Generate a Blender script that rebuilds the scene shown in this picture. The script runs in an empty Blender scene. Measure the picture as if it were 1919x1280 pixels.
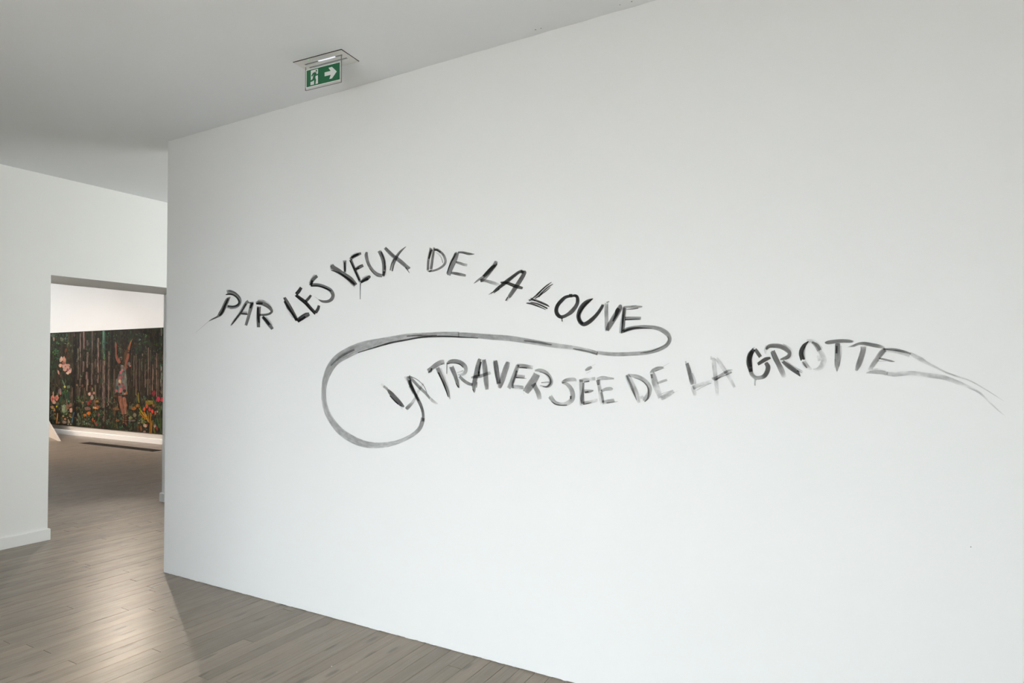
import bpy, bmesh, math, random
from mathutils import Vector, Matrix
random.seed(7)
C = bpy.context.scene.collection
scene = bpy.context.scene

# ---------------------------------------------------------------- camera
THETA = math.radians(29.4927)            # azimuth between the lettered wall's normal and the view
EYE = Vector((0, 0, 1.5))
cam = bpy.data.cameras.new('camera'); cam_o = bpy.data.objects.new('camera', cam); C.objects.link(cam_o)
cam_o.location = EYE
cam_o.rotation_euler = (math.pi/2 + math.atan(22/1182.6), 0, THETA)
cam.sensor_width = 36; cam.lens = 1182.6/1919*36
cam.shift_y = 22/1919; cam.clip_start = .05; cam.clip_end = 100
scene.camera = cam_o

# ---------------------------------------------------------------- world, exposure
w = bpy.data.worlds.new('overcast_sky'); scene.world = w; w.use_nodes = True
w.node_tree.nodes['Background'].inputs[0].default_value = (.80, .90, 1.0, 1)
w.node_tree.nodes['Background'].inputs[1].default_value = .6
scene.view_settings.view_transform = 'Standard'; scene.view_settings.look = 'None'
scene.view_settings.gamma = 1; scene.view_settings.use_curve_mapping = False
scene.view_settings.exposure = 0
scene.cycles.max_bounces = 8; scene.cycles.diffuse_bounces = 6; scene.cycles.transparent_max_bounces = 24
scene.cycles.use_denoising = True
scene.cycles.caustics_reflective = False; scene.cycles.caustics_refractive = False

# ---------------------------------------------------------------- room measures (metres)
YW = 2.7555          # face of the lettered wall
XE = -4.45           # its free end
XL = -6.142          # face of the left wall
XLF = -6.775         # far face of the left wall
ZC = 3.136           # ceiling
YF = 7.145           # wall of the far gallery that carries the painting
DOOR0, DOOR1, DOORZ = 2.772, 4.165, 2.277
XR = 3.4; YB = -2.4; YT = .28   # right wall, back wall, wall thickness

PX_END = -3.35

# ---------------------------------------------------------------- lights
def area(name, loc, target, sx, sy, power, col, spread=180):
    l = bpy.data.lights.new(name, 'AREA'); l.shape = 'RECTANGLE'; l.size = sx; l.size_y = sy
    l.energy = power; l.color = col; l.spread = math.radians(spread)
    o = bpy.data.objects.new(name, l); C.objects.link(o); o.location = loc
    o.rotation_euler = (Vector(target)-Vector(loc)).to_track_quat('-Z', 'Y').to_euler()
    return o
def spot(name, loc, target, power, col, cone, blend=.3, size=.04):
    l = bpy.data.lights.new(name, 'SPOT'); l.energy = power; l.color = col
    l.spot_size = math.radians(cone); l.spot_blend = blend; l.shadow_soft_size = size
    o = bpy.data.objects.new(name, l); C.objects.link(o); o.location = loc
    o.rotation_euler = (Vector(target)-Vector(loc)).to_track_quat('-Z', 'Y').to_euler()
    return o
# daylight falls in through the windows: the sky is above, so each light leans down from its opening
area('window_daylight', (-1.4, YB+.10, 1.15), (-1.4, YB+1.35, -1.05), 3.8, 1.6, 365, (.875, .95, 1.0))
area('window_daylight_rear', (-1.45, 5.4, 1.75), (-5, 4.5, 2.7), 2.4, 1.6, 110, (.97, 1.0, .955))
sun = bpy.data.lights.new('sun', 'SUN'); sun.energy = 120; sun.angle = math.radians(1.5); sun.color = (.80, .90, 1.0)
sun_o = bpy.data.objects.new('sun', sun); C.objects.link(sun_o); sun_o.location = (-1, -8, 9)
sun_o.rotation_euler = Vector((.42, .55, -.80)).to_track_quat('-Z', 'Y').to_euler()
# door spot and wall wash of the far gallery, then two added lights
spot('track_spot_door', (-10.03, 5.56, 2.95), (-4.2, 2.1, 0), 175, (1, .86, .72), 44, .5, .04)
area('gallery_wall_wash', (-14.2, 4.7, 4.5), (-14.2, 7.1, 1.0), 9.0, .3, 70, (1, .985, .965), 95)
spot('added_edge_spot', (-18.5, 4.5, 4.5), (-18.5, 7.145, 1.5), 240, (1, .99, .975), 122.6, .03, .03)  # added spot, cone edge set to draw a diagonal light edge on the wall
area('added_front_fill', (-13.5, 3.4, 1.7), (-13.5, 7.1, .2), 5.0, .8, 52, (1, .80, .64), 100)  # added fill, brightens the strip under the painting and warms the floor
# ---------------------------------------------------------------- materials
def new_mat(name):
    m = bpy.data.materials.new(name); m.use_nodes = True
    nt = m.node_tree; return m, nt, nt.nodes['Principled BSDF']
def N(nt, typ, **kw):
    n = nt.nodes.new(typ)
    for k, v in kw.items(): setattr(n, k, v)
    return n
def plaster(name, col, var=.012, rough=.9, bump=.03, scale=60):
    m, nt, b = new_mat(name)
    tc = N(nt, 'ShaderNodeNewGeometry')
    n1 = N(nt, 'ShaderNodeTexNoise'); n1.inputs['Scale'].default_value = 1.3; n1.inputs['Detail'].default_value = 4
    nt.links.new(tc.outputs['Position'], n1.inputs['Vector'])
    mx = N(nt, 'ShaderNodeMix', data_type='RGBA')
    mx.inputs[6].default_value = [c*(1-var) for c in col]+[1]; mx.inputs[7].default_value = [min(1, c*(1+var)) for c in col]+[1]
    nt.links.new(n1.outputs['Fac'], mx.inputs[0]); nt.links.new(mx.outputs[2], b.inputs['Base Color'])
    n2 = N(nt, 'ShaderNodeTexNoise'); n2.inputs['Scale'].default_value = scale; n2.inputs['Detail'].default_value = 3
    nt.links.new(tc.outputs['Position'], n2.inputs['Vector'])
    bp = N(nt, 'ShaderNodeBump'); bp.inputs['Strength'].default_value = bump; bp.inputs['Distance'].default_value = .01
    nt.links.new(n2.outputs['Fac'], bp.inputs['Height']); nt.links.new(bp.outputs['Normal'], b.inputs['Normal'])
    b.inputs['Roughness'].default_value = rough; b.inputs['Specular IOR Level'].default_value = .3
    return m
M_WALL = plaster('white_wall_paint', (.84, .845, .84))
M_GREY = plaster('bounce_cutting_grey', (.46, .46, .46))  # for unseen walls, grey chosen to cut the light they bounce back
M_CEIL = plaster('ceiling_paint', (.80, .825, .85))
M_TRIM = plaster('satin_white_trim', (.82, .825, .82), rough=.5, bump=.01)
def flat(name, col, rough=.5, metal=0, spec=.5):
    m, nt, b = new_mat(name)
    n1 = N(nt, 'ShaderNodeTexNoise'); n1.inputs['Scale'].default_value = 9
    mx = N(nt, 'ShaderNodeMix', data_type='RGBA')
    mx.inputs[6].default_value = [c*.95 for c in col]+[1]; mx.inputs[7].default_value = [min(1, c*1.05) for c in col]+[1]
    nt.links.new(n1.outputs['Fac'], mx.inputs[0]); nt.links.new(mx.outputs[2], b.inputs['Base Color'])
    b.inputs['Roughness'].default_value = rough; b.inputs['Metallic'].default_value = metal
    b.inputs['Specular IOR Level'].default_value = spec
    return m
M_DARK = flat('dark_gap', (.012, .011, .010), .9)
M_VENT = flat('dark_metal_grille', (.05, .045, .04), .55, .6)

def wood():
    m, nt, b = new_mat('grey_oiled_boards')
    L = nt.links.new
    geo = N(nt, 'ShaderNodeNewGeometry')
    at = N(nt, 'ShaderNodeAttribute', attribute_name='board')       # x: random tone, y: random offset, per board
    sep = N(nt, 'ShaderNodeSeparateColor'); L(at.outputs['Color'], sep.inputs[0])
    # grain coordinates: stretched along y, shifted per board
    sp = N(nt, 'ShaderNodeSeparateXYZ'); L(geo.outputs['Position'], sp.inputs[0])
    off = N(nt, 'ShaderNodeMath', operation='MULTIPLY'); off.inputs[1].default_value = 50; L(sep.outputs[1], off.inputs[0])
    def coords(sx, sy):
        a = N(nt, 'ShaderNodeMath', operation='MULTIPLY_ADD'); a.inputs[1].default_value = sx; L(sp.outputs['X'], a.inputs[0]); L(off.outputs[0], a.inputs[2])
        c = N(nt, 'ShaderNodeMath', operation='MULTIPLY_ADD'); c.inputs[1].default_value = sy; L(sp.outputs['Y'], c.inputs[0]); L(off.outputs[0], c.inputs[2])
        v = N(nt, 'ShaderNodeCombineXYZ'); L(a.outputs[0], v.inputs[0]); L(c.outputs[0], v.inputs[1]); L(off.outputs[0], v.inputs[2])
        return v.outputs[0]
    g1 = N(nt, 'ShaderNodeTexNoise'); g1.inputs['Scale'].default_value = 1; g1.inputs['Detail'].default_value = 5; g1.inputs['Distortion'].default_value = .8
    L(coords(70, 2.2), g1.inputs['Vector'])
    g2 = N(nt, 'ShaderNodeTexNoise'); g2.inputs['Scale'].default_value = 1; g2.inputs['Detail'].default_value = 3
    L(coords(9, 1.1), g2.inputs['Vector'])
    kn = N(nt, 'ShaderNodeTexVoronoi', voronoi_dimensions='2D'); kn.inputs['Scale'].default_value = 1; L(coords(11, 3.0), kn.inputs['Vector'])
    kr = N(nt, 'ShaderNodeMapRange', interpolation_type='SMOOTHSTEP'); kr.inputs[1].default_value = .06; kr.inputs[2].default_value = .20; kr.inputs[3].default_value = 1; kr.inputs[4].default_value = 0
    L(kn.outputs['Distance'], kr.inputs[0])
    ksel = N(nt, 'ShaderNodeSeparateColor'); L(kn.outputs['Color'], ksel.inputs[0])
    kg = N(nt, 'ShaderNodeMath', operation='GREATER_THAN'); kg.inputs[1].default_value = .70; L(ksel.outputs[0], kg.inputs[0])
    kk = N(nt, 'ShaderNodeMath', operation='MULTIPLY'); L(kr.outputs[0], kk.inputs[0]); L(kg.outputs[0], kk.inputs[1])
    ramp = N(nt, 'ShaderNodeValToRGB')
    e = ramp.color_ramp.elements
    e[0].position = 0; e[0].color = (.200, .160, .118, 1); e[1].position = 1; e[1].color = (.282, .222, .166, 1)
    x = e.new(.5); x.color = (.240, .191, .143, 1)
    L(sep.outputs[0], ramp.inputs[0])
    # grain: darken / warm
    m1 = N(nt, 'ShaderNodeMix', data_type='RGBA', blend_type='MULTIPLY'); m1.inputs[0].default_value = .55
    r1 = N(nt, 'ShaderNodeMapRange'); r1.inputs[1].default_value = .3; r1.inputs[2].default_value = .7; r1.inputs[3].default_value = .66; r1.inputs[4].default_value = 1.18
    L(g1.outputs['Fac'], r1.inputs[0]); L(ramp.outputs[0], m1.inputs[6]); L(r1.outputs[0], m1.inputs[7])
    m2 = N(nt, 'ShaderNodeMix', data_type='RGBA', blend_type='MIX'); m2.inputs[7].default_value = (.290, .212, .150, 1)
    r2 = N(nt, 'ShaderNodeMapRange'); r2.inputs[1].default_value = .52; r2.inputs[2].default_value = .75; r2.inputs[3].default_value = 0; r2.inputs[4].default_value = .55
    L(g2.outputs['Fac'], r2.inputs[0]); L(r2.outputs[0], m2.inputs[0]); L(m1.outputs[2], m2.inputs[6])
    m3 = N(nt, 'ShaderNodeMix', data_type='RGBA', blend_type='MIX'); m3.inputs[7].default_value = (.10, .088, .070, 1)
    km = N(nt, 'ShaderNodeMath', operation='MULTIPLY'); km.inputs[1].default_value = .75; L(kk.outputs[0], km.inputs[0])
    L(km.outputs[0], m3.inputs[0]); L(m2.outputs[2], m3.inputs[6]); L(m3.outputs[2], b.inputs['Base Color'])
    g3 = N(nt, 'ShaderNodeTexNoise'); g3.inputs['Scale'].default_value = 1; g3.inputs['Detail'].default_value = 5
    L(coords(22, 9), g3.inputs['Vector'])
    r3 = N(nt, 'ShaderNodeMapRange'); r3.inputs[1].default_value = .3; r3.inputs[2].default_value = .7; r3.inputs[3].default_value = .31; r3.inputs[4].default_value = .44
    L(g3.outputs['Fac'], r3.inputs[0]); L(r3.outputs[0], b.inputs['Roughness'])
    bp = N(nt, 'ShaderNodeBump'); bp.inputs['Strength'].default_value = .22; bp.inputs['Distance'].default_value = .004
    hb = N(nt, 'ShaderNodeMath', operation='MULTIPLY_ADD'); hb.inputs[1].default_value = 1.0; L(g3.outputs['Fac'], hb.inputs[0]); L(g1.outputs['Fac'], hb.inputs[2])
    L(hb.outputs[0], bp.inputs['Height']); L(bp.outputs['Normal'], b.inputs['Normal'])
    b.inputs['Specular IOR Level'].default_value = .5
    b.inputs['Coat Weight'].default_value = .22; b.inputs['Coat Roughness'].default_value = .3
    return m
M_WOOD = wood()

def ink():
    # black wall paint brushed on thinly: 'ink' = (opacity, distance from the stroke's end, dryness)
    m = bpy.data.materials.new('black_brushed_paint'); m.use_nodes = True
    nt = m.node_tree; nt.nodes.clear(); L = nt.links.new
    out = N(nt, 'ShaderNodeOutputMaterial'); mix = N(nt, 'ShaderNodeMixShader'); tr = N(nt, 'ShaderNodeBsdfTransparent')
    b = N(nt, 'ShaderNodeBsdfPrincipled'); b.inputs['Base Color'].default_value = (.012, .0115, .011, 1); b.inputs['Roughness'].default_value = .75
    b.inputs['Specular IOR Level'].default_value = .2
    at = N(nt, 'ShaderNodeAttribute', attribute_name='ink'); sep = N(nt, 'ShaderNodeSeparateColor'); L(at.outputs['Color'], sep.inputs[0])
    uv = N(nt, 'ShaderNodeUVMap', uv_map='stroke')
    def noise(sx, sy, detail):
        mp = N(nt, 'ShaderNodeMapping'); mp.inputs['Scale'].default_value = (sx, sy, 1)
        n = N(nt, 'ShaderNodeTexNoise'); n.inputs['Scale'].default_value = 1; n.inputs['Detail'].default_value = detail
        L(uv.outputs[0], mp.inputs[0]); L(mp.outputs[0], n.inputs['Vector']); return n.outputs['Fac']
    br = noise(4, 210, 3)        # bristle streaks
    wash = noise(26, 40, 4)      # pooled wash
    # streak factor: 1 - dry * s
    s = N(nt, 'ShaderNodeMapRange'); s.inputs[1].default_value = .42; s.inputs[2].default_value = .66; s.inputs[3].default_value = 0; s.inputs[4].default_value = .85; L(br, s.inputs[0])
    ds = N(nt, 'ShaderNodeMath', operation='MULTIPLY'); L(s.outputs[0], ds.inputs[0]); L(sep.outputs[2], ds.inputs[1])
    inv = N(nt, 'ShaderNodeMath', operation='SUBTRACT'); inv.inputs[0].default_value = 1; L(ds.outputs[0], inv.inputs[1])
    ws = N(nt, 'ShaderNodeMapRange'); ws.inputs[1].default_value = .3; ws.inputs[2].default_value = .7; ws.inputs[3].default_value = .8; ws.inputs[4].default_value = 1.22; L(wash, ws.inputs[0])
    # the wash thins or thickens the film: transmittance (1 - opacity) is scaled, then dry bristle marks open it
    t0 = N(nt, 'ShaderNodeMath', operation='SUBTRACT'); t0.inputs[0].default_value = 1; L(sep.outputs[0], t0.inputs[1])
    t1 = N(nt, 'ShaderNodeMath', operation='MULTIPLY'); L(t0.outputs[0], t1.inputs[0]); L(ws.outputs[0], t1.inputs[1])
    a1 = N(nt, 'ShaderNodeMath', operation='SUBTRACT', use_clamp=True); a1.inputs[0].default_value = 1; L(t1.outputs[0], a1.inputs[1])
    a2 = N(nt, 'ShaderNodeMath', operation='MULTIPLY'); L(a1.outputs[0], a2.inputs[0]); L(inv.outputs[0], a2.inputs[1])
    # ragged ends: visible where end distance > bristle noise
    eb = N(nt, 'ShaderNodeMapRange'); eb.inputs[1].default_value = .32; eb.inputs[2].default_value = .68; eb.inputs[3].default_value = -.35; eb.inputs[4].default_value = .6; L(noise(2, 150, 2), eb.inputs[0])
    d = N(nt, 'ShaderNodeMath', operation='SUBTRACT'); L(sep.outputs[1], d.inputs[0]); L(eb.outputs[0], d.inputs[1])
    rs = N(nt, 'ShaderNodeMapRange', interpolation_type='SMOOTHSTEP'); rs.inputs[1].default_value = -.25; rs.inputs[2].default_value = .12; L(d.outputs[0], rs.inputs[0])
    a3 = N(nt, 'ShaderNodeMath', operation='MULTIPLY', use_clamp=True); L(a2.outputs[0], a3.inputs[0]); L(rs.outputs[0], a3.inputs[1])
    L(a3.outputs[0], mix.inputs[0]); L(tr.outputs[0], mix.inputs[1]); L(b.outputs[0], mix.inputs[2]); L(mix.outputs[0], out.inputs[0])
    return m
M_INK = ink()

def oil():
    m, nt, b = new_mat('oil_paint'); L = nt.links.new
    at = N(nt, 'ShaderNodeAttribute', attribute_name='paint')
    geo = N(nt, 'ShaderNodeNewGeometry'); n = N(nt, 'ShaderNodeTexNoise'); n.inputs['Scale'].default_value = 16; n.inputs['Detail'].default_value = 5
    mp = N(nt, 'ShaderNodeMapping'); mp.inputs['Scale'].default_value = (1.6, 1, .6); L(geo.outputs['Position'], mp.inputs[0]); L(mp.outputs[0], n.inputs['Vector'])
    r = N(nt, 'ShaderNodeMapRange'); r.inputs[1].default_value = .3; r.inputs[2].default_value = .7; r.inputs[3].default_value = .38; r.inputs[4].default_value = .84; L(n.outputs['Fac'], r.inputs[0])
    mx = N(nt, 'ShaderNodeMix', data_type='RGBA', blend_type='MULTIPLY'); mx.inputs[0].default_value = 1
    L(at.outputs['Color'], mx.inputs[6]); L(r.outputs[0], mx.inputs[7]); L(mx.outputs[2], b.inputs['Base Color'])
    b.inputs['Roughness'].default_value = .55; b.inputs['Specular IOR Level'].default_value = .25
    return m
M_OIL = oil()
def canvas_mat():
    m, nt, b = new_mat('dark_forest_ground'); L = nt.links.new
    geo = N(nt, 'ShaderNodeNewGeometry'); mp = N(nt, 'ShaderNodeMapping'); mp.inputs['Scale'].default_value = (6, 1, .9); L(geo.outputs['Position'], mp.inputs[0])
    n = N(nt, 'ShaderNodeTexNoise'); n.inputs['Scale'].default_value = 1.4; n.inputs['Detail'].default_value = 6; L(mp.outputs[0], n.inputs['Vector'])
    r = N(nt, 'ShaderNodeValToRGB'); e = r.color_ramp.elements
    e[0].position = .3; e[0].color = (.006, .004, .003, 1); e[1].position = .72; e[1].color = (.040, .029, .017, 1)
    x = e.new(.52); x.color = (.016, .012, .006, 1); L(n.outputs['Fac'], r.inputs[0])
    n2 = N(nt, 'ShaderNodeTexNoise'); n2.inputs['Scale'].default_value = 2.6; n2.inputs['Detail'].default_value = 4; L(geo.outputs['Position'], n2.inputs['Vector'])
    r2 = N(nt, 'ShaderNodeMapRange'); r2.inputs[1].default_value = .52; r2.inputs[2].default_value = .66; r2.inputs[4].default_value = .7; L(n2.outputs['Fac'], r2.inputs[0])
    mx = N(nt, 'ShaderNodeMix', data_type='RGBA'); mx.inputs[7].default_value = (.020, .032, .015, 1); L(r2.outputs[0], mx.inputs[0]); L(r.outputs[0], mx.inputs[6]); L(mx.outputs[2], b.inputs['Base Color'])
    b.inputs['Roughness'].default_value = .6; b.inputs['Specular IOR Level'].default_value = .25
    return m
M_CANVAS = canvas_mat()
def emit(name, col, s):
    m = bpy.data.materials.new(name); m.use_nodes = True; nt = m.node_tree; b = nt.nodes['Principled BSDF']
    b.inputs['Base Color'].default_value = (*col, 1); b.inputs['Emission Color'].default_value = (*col, 1); b.inputs['Emission Strength'].default_value = s
    return m
def clear():
    m = bpy.data.materials.new('clear_acrylic'); m.use_nodes = True; nt = m.node_tree; nt.nodes.clear(); L = nt.links.new
    out = N(nt, 'ShaderNodeOutputMaterial'); mix = N(nt, 'ShaderNodeMixShader'); tr = N(nt, 'ShaderNodeBsdfTransparent'); gl = N(nt, 'ShaderNodeBsdfGlossy')
    tr.inputs[0].default_value = (.97, .975, .97, 1); gl.inputs['Roughness'].default_value = .06
    lw = N(nt, 'ShaderNodeLayerWeight'); lw.inputs['Blend'].default_value = .5
    pw_ = N(nt, 'ShaderNodeMath', operation='POWER'); pw_.inputs[1].default_value = 4; L(lw.outputs['Facing'], pw_.inputs[0])
    fr = N(nt, 'ShaderNodeMath', operation='MULTIPLY_ADD'); fr.inputs[1].default_value = .5; fr.inputs[2].default_value = .03; L(pw_.outputs[0], fr.inputs[0])
    L(fr.outputs[0], mix.inputs[0]); L(tr.outputs[0], mix.inputs[1]); L(gl.outputs[0], mix.inputs[2]); L(mix.outputs[0], out.inputs[0])
    return m
M_CLEAR = clear()
M_GLASS = M_CLEAR

# ---------------------------------------------------------------- helpers
def link(name, bm, mat, parent=None, loc=None):
    me = bpy.data.meshes.new(name); bm.normal_update(); bm.to_mesh(me); bm.free()
    o = bpy.data.objects.new(name, me); C.objects.link(o)
    if mat: me.materials.append(mat)
    if parent is not None:
        o.parent = parent
        if parent.type == 'EMPTY' or any(parent.location): o.matrix_parent_inverse = parent.matrix_basis.inverted()
    return o
def tag(o, label=None, cat=None, kind=None, group=None):
    if label: o['label'] = label
    if cat: o['category'] = cat
    if kind: o['kind'] = kind
    if group: o['group'] = group
    return o
def empty(name, loc, label, cat):
    o = bpy.data.objects.new(name, None); C.objects.link(o); o.location = loc; o.empty_display_size = .1
    return tag(o, label, cat)
def box(bm, x0, x1, y0, y1, z0, z1, bev=0):
    vs = [bm.verts.new((x, y, z)) for x in (x0, x1) for y in (y0, y1) for z in (z0, z1)]
    f = [bm.faces.new([vs[i] for i in q]) for q in ((0,1,3,2),(4,6,7,5),(0,4,5,1),(2,3,7,6),(0,2,6,4),(1,5,7,3))]
    if bev:
        es = list({e for q in f for e in q.edges})
        bmesh.ops.bevel(bm, geom=es, offset=bev, segments=2, affect='EDGES', profile=.5)
    return bm
def boxo(name, mat, dims, parent=None, bev=0):
    return link(name, box(bmesh.new(), *dims, bev=bev), mat, parent)
def struct(o, label, cat): return tag(o, label, cat, 'structure')
def col_attr(o, name, vals):
    a = o.data.color_attributes.new(name, 'FLOAT_COLOR', 'POINT')
    for i, v in enumerate(vals): a.data[i].color = v
def lin(c): return [((v/255+.055)/1.055)**2.4 if v > 10 else v/255/12.92 for v in c]

# ---------------------------------------------------------------- room shell
# lettered wall with a slightly ragged lower edge (no skirting)
bm = bmesh.new()
NX = 520
rng = random.Random(3)
x0, x1 = XE, XR
front_b, front_t = [], []
lo = 0
for i in range(NX+1):
    x = x0+(x1-x0)*i/NX
    if i % 3 == 0 or rng.random() < .25: lo = rng.choice((.001, .002, .002, .003, .004, .006, .008))
    z = lo if 0 < i < NX else .003
    front_b.append(bm.verts.new((x, YW, z))); front_t.append(bm.verts.new((x, YW, ZC+.001*math.sin(i*.37))))
for i in range(NX): bm.faces.new((front_b[i], front_b[i+1], front_t[i+1], front_t[i]))
box(bm, XE+.0005, XR, YW+.006, YW+YT, -.01, ZC+.02)
e0 = [bm.verts.new(v) for v in ((XE, YW, .003), (XE, YW, ZC), (XE, YW+YT, ZC), (XE, YW+YT, 0))]; bm.faces.new(e0[::-1])
wall_right = struct(link('wall_right', bm, M_WALL), 'long white wall on the right carrying the black brushed inscription', 'wall')
# left wall with the doorway
bm = bmesh.new()
for d in ((XLF, XL, YB, DOOR0, -.01, ZC+.9), (XLF, XL, DOOR0, DOOR1, DOORZ, ZC+.9), (XLF, XL, DOOR1, YF, -.01, ZC+.9)): box(bm, *d)
bmesh.ops.remove_doubles(bm, verts=bm.verts, dist=1e-5)
wall_left = struct(link('wall_left', bm, M_WALL), 'white wall on the left with a tall open doorway into the next room', 'wall')
wall_far = struct(boxo('wall_far', M_WALL, (-19.2, 4.0, YF, YF+.2, -.01, 4.9)), 'white gallery wall behind the large forest painting, seen through the doorway', 'wall')
wall_back = bmesh.new()
def wall_with_window(bm, axis, pos, th, a0, a1, w0, w1, zb, zt, top):
    for (p, q, r, s) in ((a0, w0, -.01, top), (w1, a1, -.01, top), (w0, w1, -.01, zb), (w0, w1, zt, top)):
        if axis == 'y': box(bm, p, q, pos-th, pos, r, s)
        else: box(bm, pos, pos+th, p, q, r, s)
wall_with_window(wall_back, 'y', YB, .2, XLF, XR+.2, -3.3, .5, .2, 2.1, ZC+.02)
struct(link('wall_back', wall_back, M_GREY), 'grey wall behind the viewer with a wide window', 'wall')
struct(boxo('wall_side', M_GREY, (XR, XR+.2, YB, YF, -.01, ZC+.02)), 'grey wall at the right end of the room', 'wall')
struct(boxo('shading_partition', M_GREY, (XL-.01, PX_END, -.25, 0, -.005, ZC+.01)), 'unseen grey partition added behind the viewer to shade the left side', 'wall')  # unseen, added to block window light from the left side
bm = bmesh.new(); wall_with_window(bm, 'x', -1.34, .2, YW+YT, YF, 4.0, 6.6, .6, 2.7, ZC+.02)
struct(link('wall_rear', bm, M_WALL), 'white wall closing the space behind the lettered wall, with a window', 'wall')
struct(boxo('wall_gallery_end', M_WALL, (-19.4, -19.2, -3.2, YF+.2, -.01, 4.9)), 'white end wall of the far gallery', 'wall')
struct(boxo('wall_gallery_near', M_WALL, (-19.2, XLF, -3.2, -3.0, -.01, 4.9)), 'white near wall of the far gallery', 'wall')
struct(boxo('ceiling', M_CEIL, (XL-.02, XR+.2, YB-.2, YF+.05, ZC, ZC+.15)), 'plain pale ceiling over the near room', 'ceiling')
struct(boxo('ceiling_gallery', M_CEIL, (-19.4, XLF+.02, -3.2, YF+.2, 4.6, 4.8)), 'high ceiling of the far gallery', 'ceiling')
# windows (behind the viewer): frame, mullions, panes
def window(name, axis, pos, a0, a1, z0, z1, n, label):
    bm = bmesh.new()
    def bb(p, q, r, s):
        if axis == 'y': box(bm, p, q, pos-.11, pos-.05, r, s)
        else: box(bm, pos+.05, pos+.11, p, q, r, s)
    bb(a0, a1, z0, z0+.06); bb(a0, a1, z1-.06, z1); bb(a0, a0+.06, z0+.06, z1-.06); bb(a1-.06, a1, z0+.06, z1-.06)
    for k in range(1, n):
        a = a0+(a1-a0)*k/n; bb(a-.025, a+.025, z0+.06, z1-.06)
    o = struct(link(name, bm, M_TRIM), label, 'window')
    for k in range(n):
        p, q = a0+(a1-a0)*k/n+.03, a0+(a1-a0)*(k+1)/n-.03
        g = bmesh.new()
        if axis == 'y': box(g, p, q, pos-.085, pos-.079, z0+.05, z1-.05)
        else: box(g, pos+.079, pos+.085, p, q, z0+.05, z1-.05)
        link('pane', g, M_GLASS, o)
window('window_1', 'y', YB, -3.3, .5, .2, 2.1, 4, 'wide white framed window behind the viewer')
window('window_2', 'x', -1.34, 4.0, 6.6, .6, 2.7, 2, 'white framed window behind the lettered wall')

# skirting boards
def board_run(name, pts, h, t, label):
    """pts: polyline on the floor; the board stands on its right-hand side"""
    bm = bmesh.new(); n = len(pts); L2 = []
    for i, p in enumerate(pts):
        p = Vector(p); a = Vector(pts[i-1]) if i else None; b = Vector(pts[i+1]) if i < n-1 else None
        nn = []
        for u, v in ((a, p), (p, b)):
            if u is not None and v is not None:
                d = (v-u).normalized(); nn.append(Vector((d.y, -d.x)))
        off = nn[0] if len(nn) == 1 else (nn[0]+nn[1])
        L2.append((p, p+off*t))
    rings = []
    for (p, q) in L2:
        m = p+(q-p)*.72
        rings.append([bm.verts.new((p.x, p.y, 0.0015)), bm.verts.new((q.x, q.y, .0015)), bm.verts.new((q.x, q.y, h-.005)), bm.verts.new((m.x, m.y, h)), bm.verts.new((p.x, p.y, h))])
    for i in range(n-1):
        for k in range(5):
            bm.faces.new((rings[i][k], rings[i][(k+1) % 5], rings[i+1][(k+1) % 5], rings[i+1][k]))
    bm.faces.new(rings[0][::-1]); bm.faces.new(rings[-1])
    bmesh.ops.recalc_face_normals(bm, faces=bm.faces)
    return struct(link(name, bm, M_TRIM), label, 'baseboard')
board_run('baseboard_left', [(XL, 0), (XL, DOOR0), (XLF+.01, DOOR0)], .098, .016, 'low white skirting board along the left wall, turning into the doorway')
board_run('baseboard_right', [(XLF, DOOR1+.6), (XLF, DOOR1), (XL, DOOR1), (XL, YF)], .098, .018, 'short white skirting block at the right side of the doorway')
board_run('baseboard_far', [(-19.2, YF), (XLF, YF)], .092, .02, 'white skirting under the forest painting, lit by spotlights')

# ---------------------------------------------------------------- floor
struct(boxo('floor', M_DARK, (-19.4, XR+.2, YB-.2, YF+.2, -.09, -.022)), 'floor of narrow greyed wooden boards', 'floor')
floor = bpy.data.objects['floor']
rb = random.Random(11)
def plank(bm, x0, x1, y0, y1, z=0.0):
    g = rb.choice((.0003, .0004, .0005, .0009)); c = .0009
    x0 += g; x1 -= g; y0 += .0007; y1 -= .0007
    b = [(x0, y0), (x1, y0), (x1, y1), (x0, y1)]
    t = [(x0+c, y0+c), (x1-c, y0+c), (x1-c, y1-c), (x0+c, y1-c)]
    vb = [bm.verts.new((x, y, -.02)) for x, y in b]; vm = [bm.verts.new((x, y, z-c)) for x, y in b]; vt = [bm.verts.new((x, y, z)) for x, y in t]
    bm.faces.new(vt)
    for i in range(4):
        j = (i+1) % 4
        bm.faces.new((vb[i], vb[j], vm[j], vm[i])); bm.faces.new((vm[i], vm[j], vt[j], vt[i]))
    return 12
JOINT = {17: 2.23, 19: 2.497, 15: 2.303, 18: 1.65, 16: 1.69, 14: 1.701, 11: 1.705, 12: 2.287, 9: 2.214, 7: 2.11, 2: 1.929, 4: 2.308, 6: 2.71, 33: 2.575, 31: 2.58, -10: 2.611}
def seam(k): return -2.59-.0803*k if k >= 0 else -2.59-.0828*k
def tone(): return (min(1, max(0, rb.gauss(.5, .26))), rb.random(), rb.random(), 1)
stuff = bmesh.new(); stuff_cols = []
count = 0
k = -72
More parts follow.
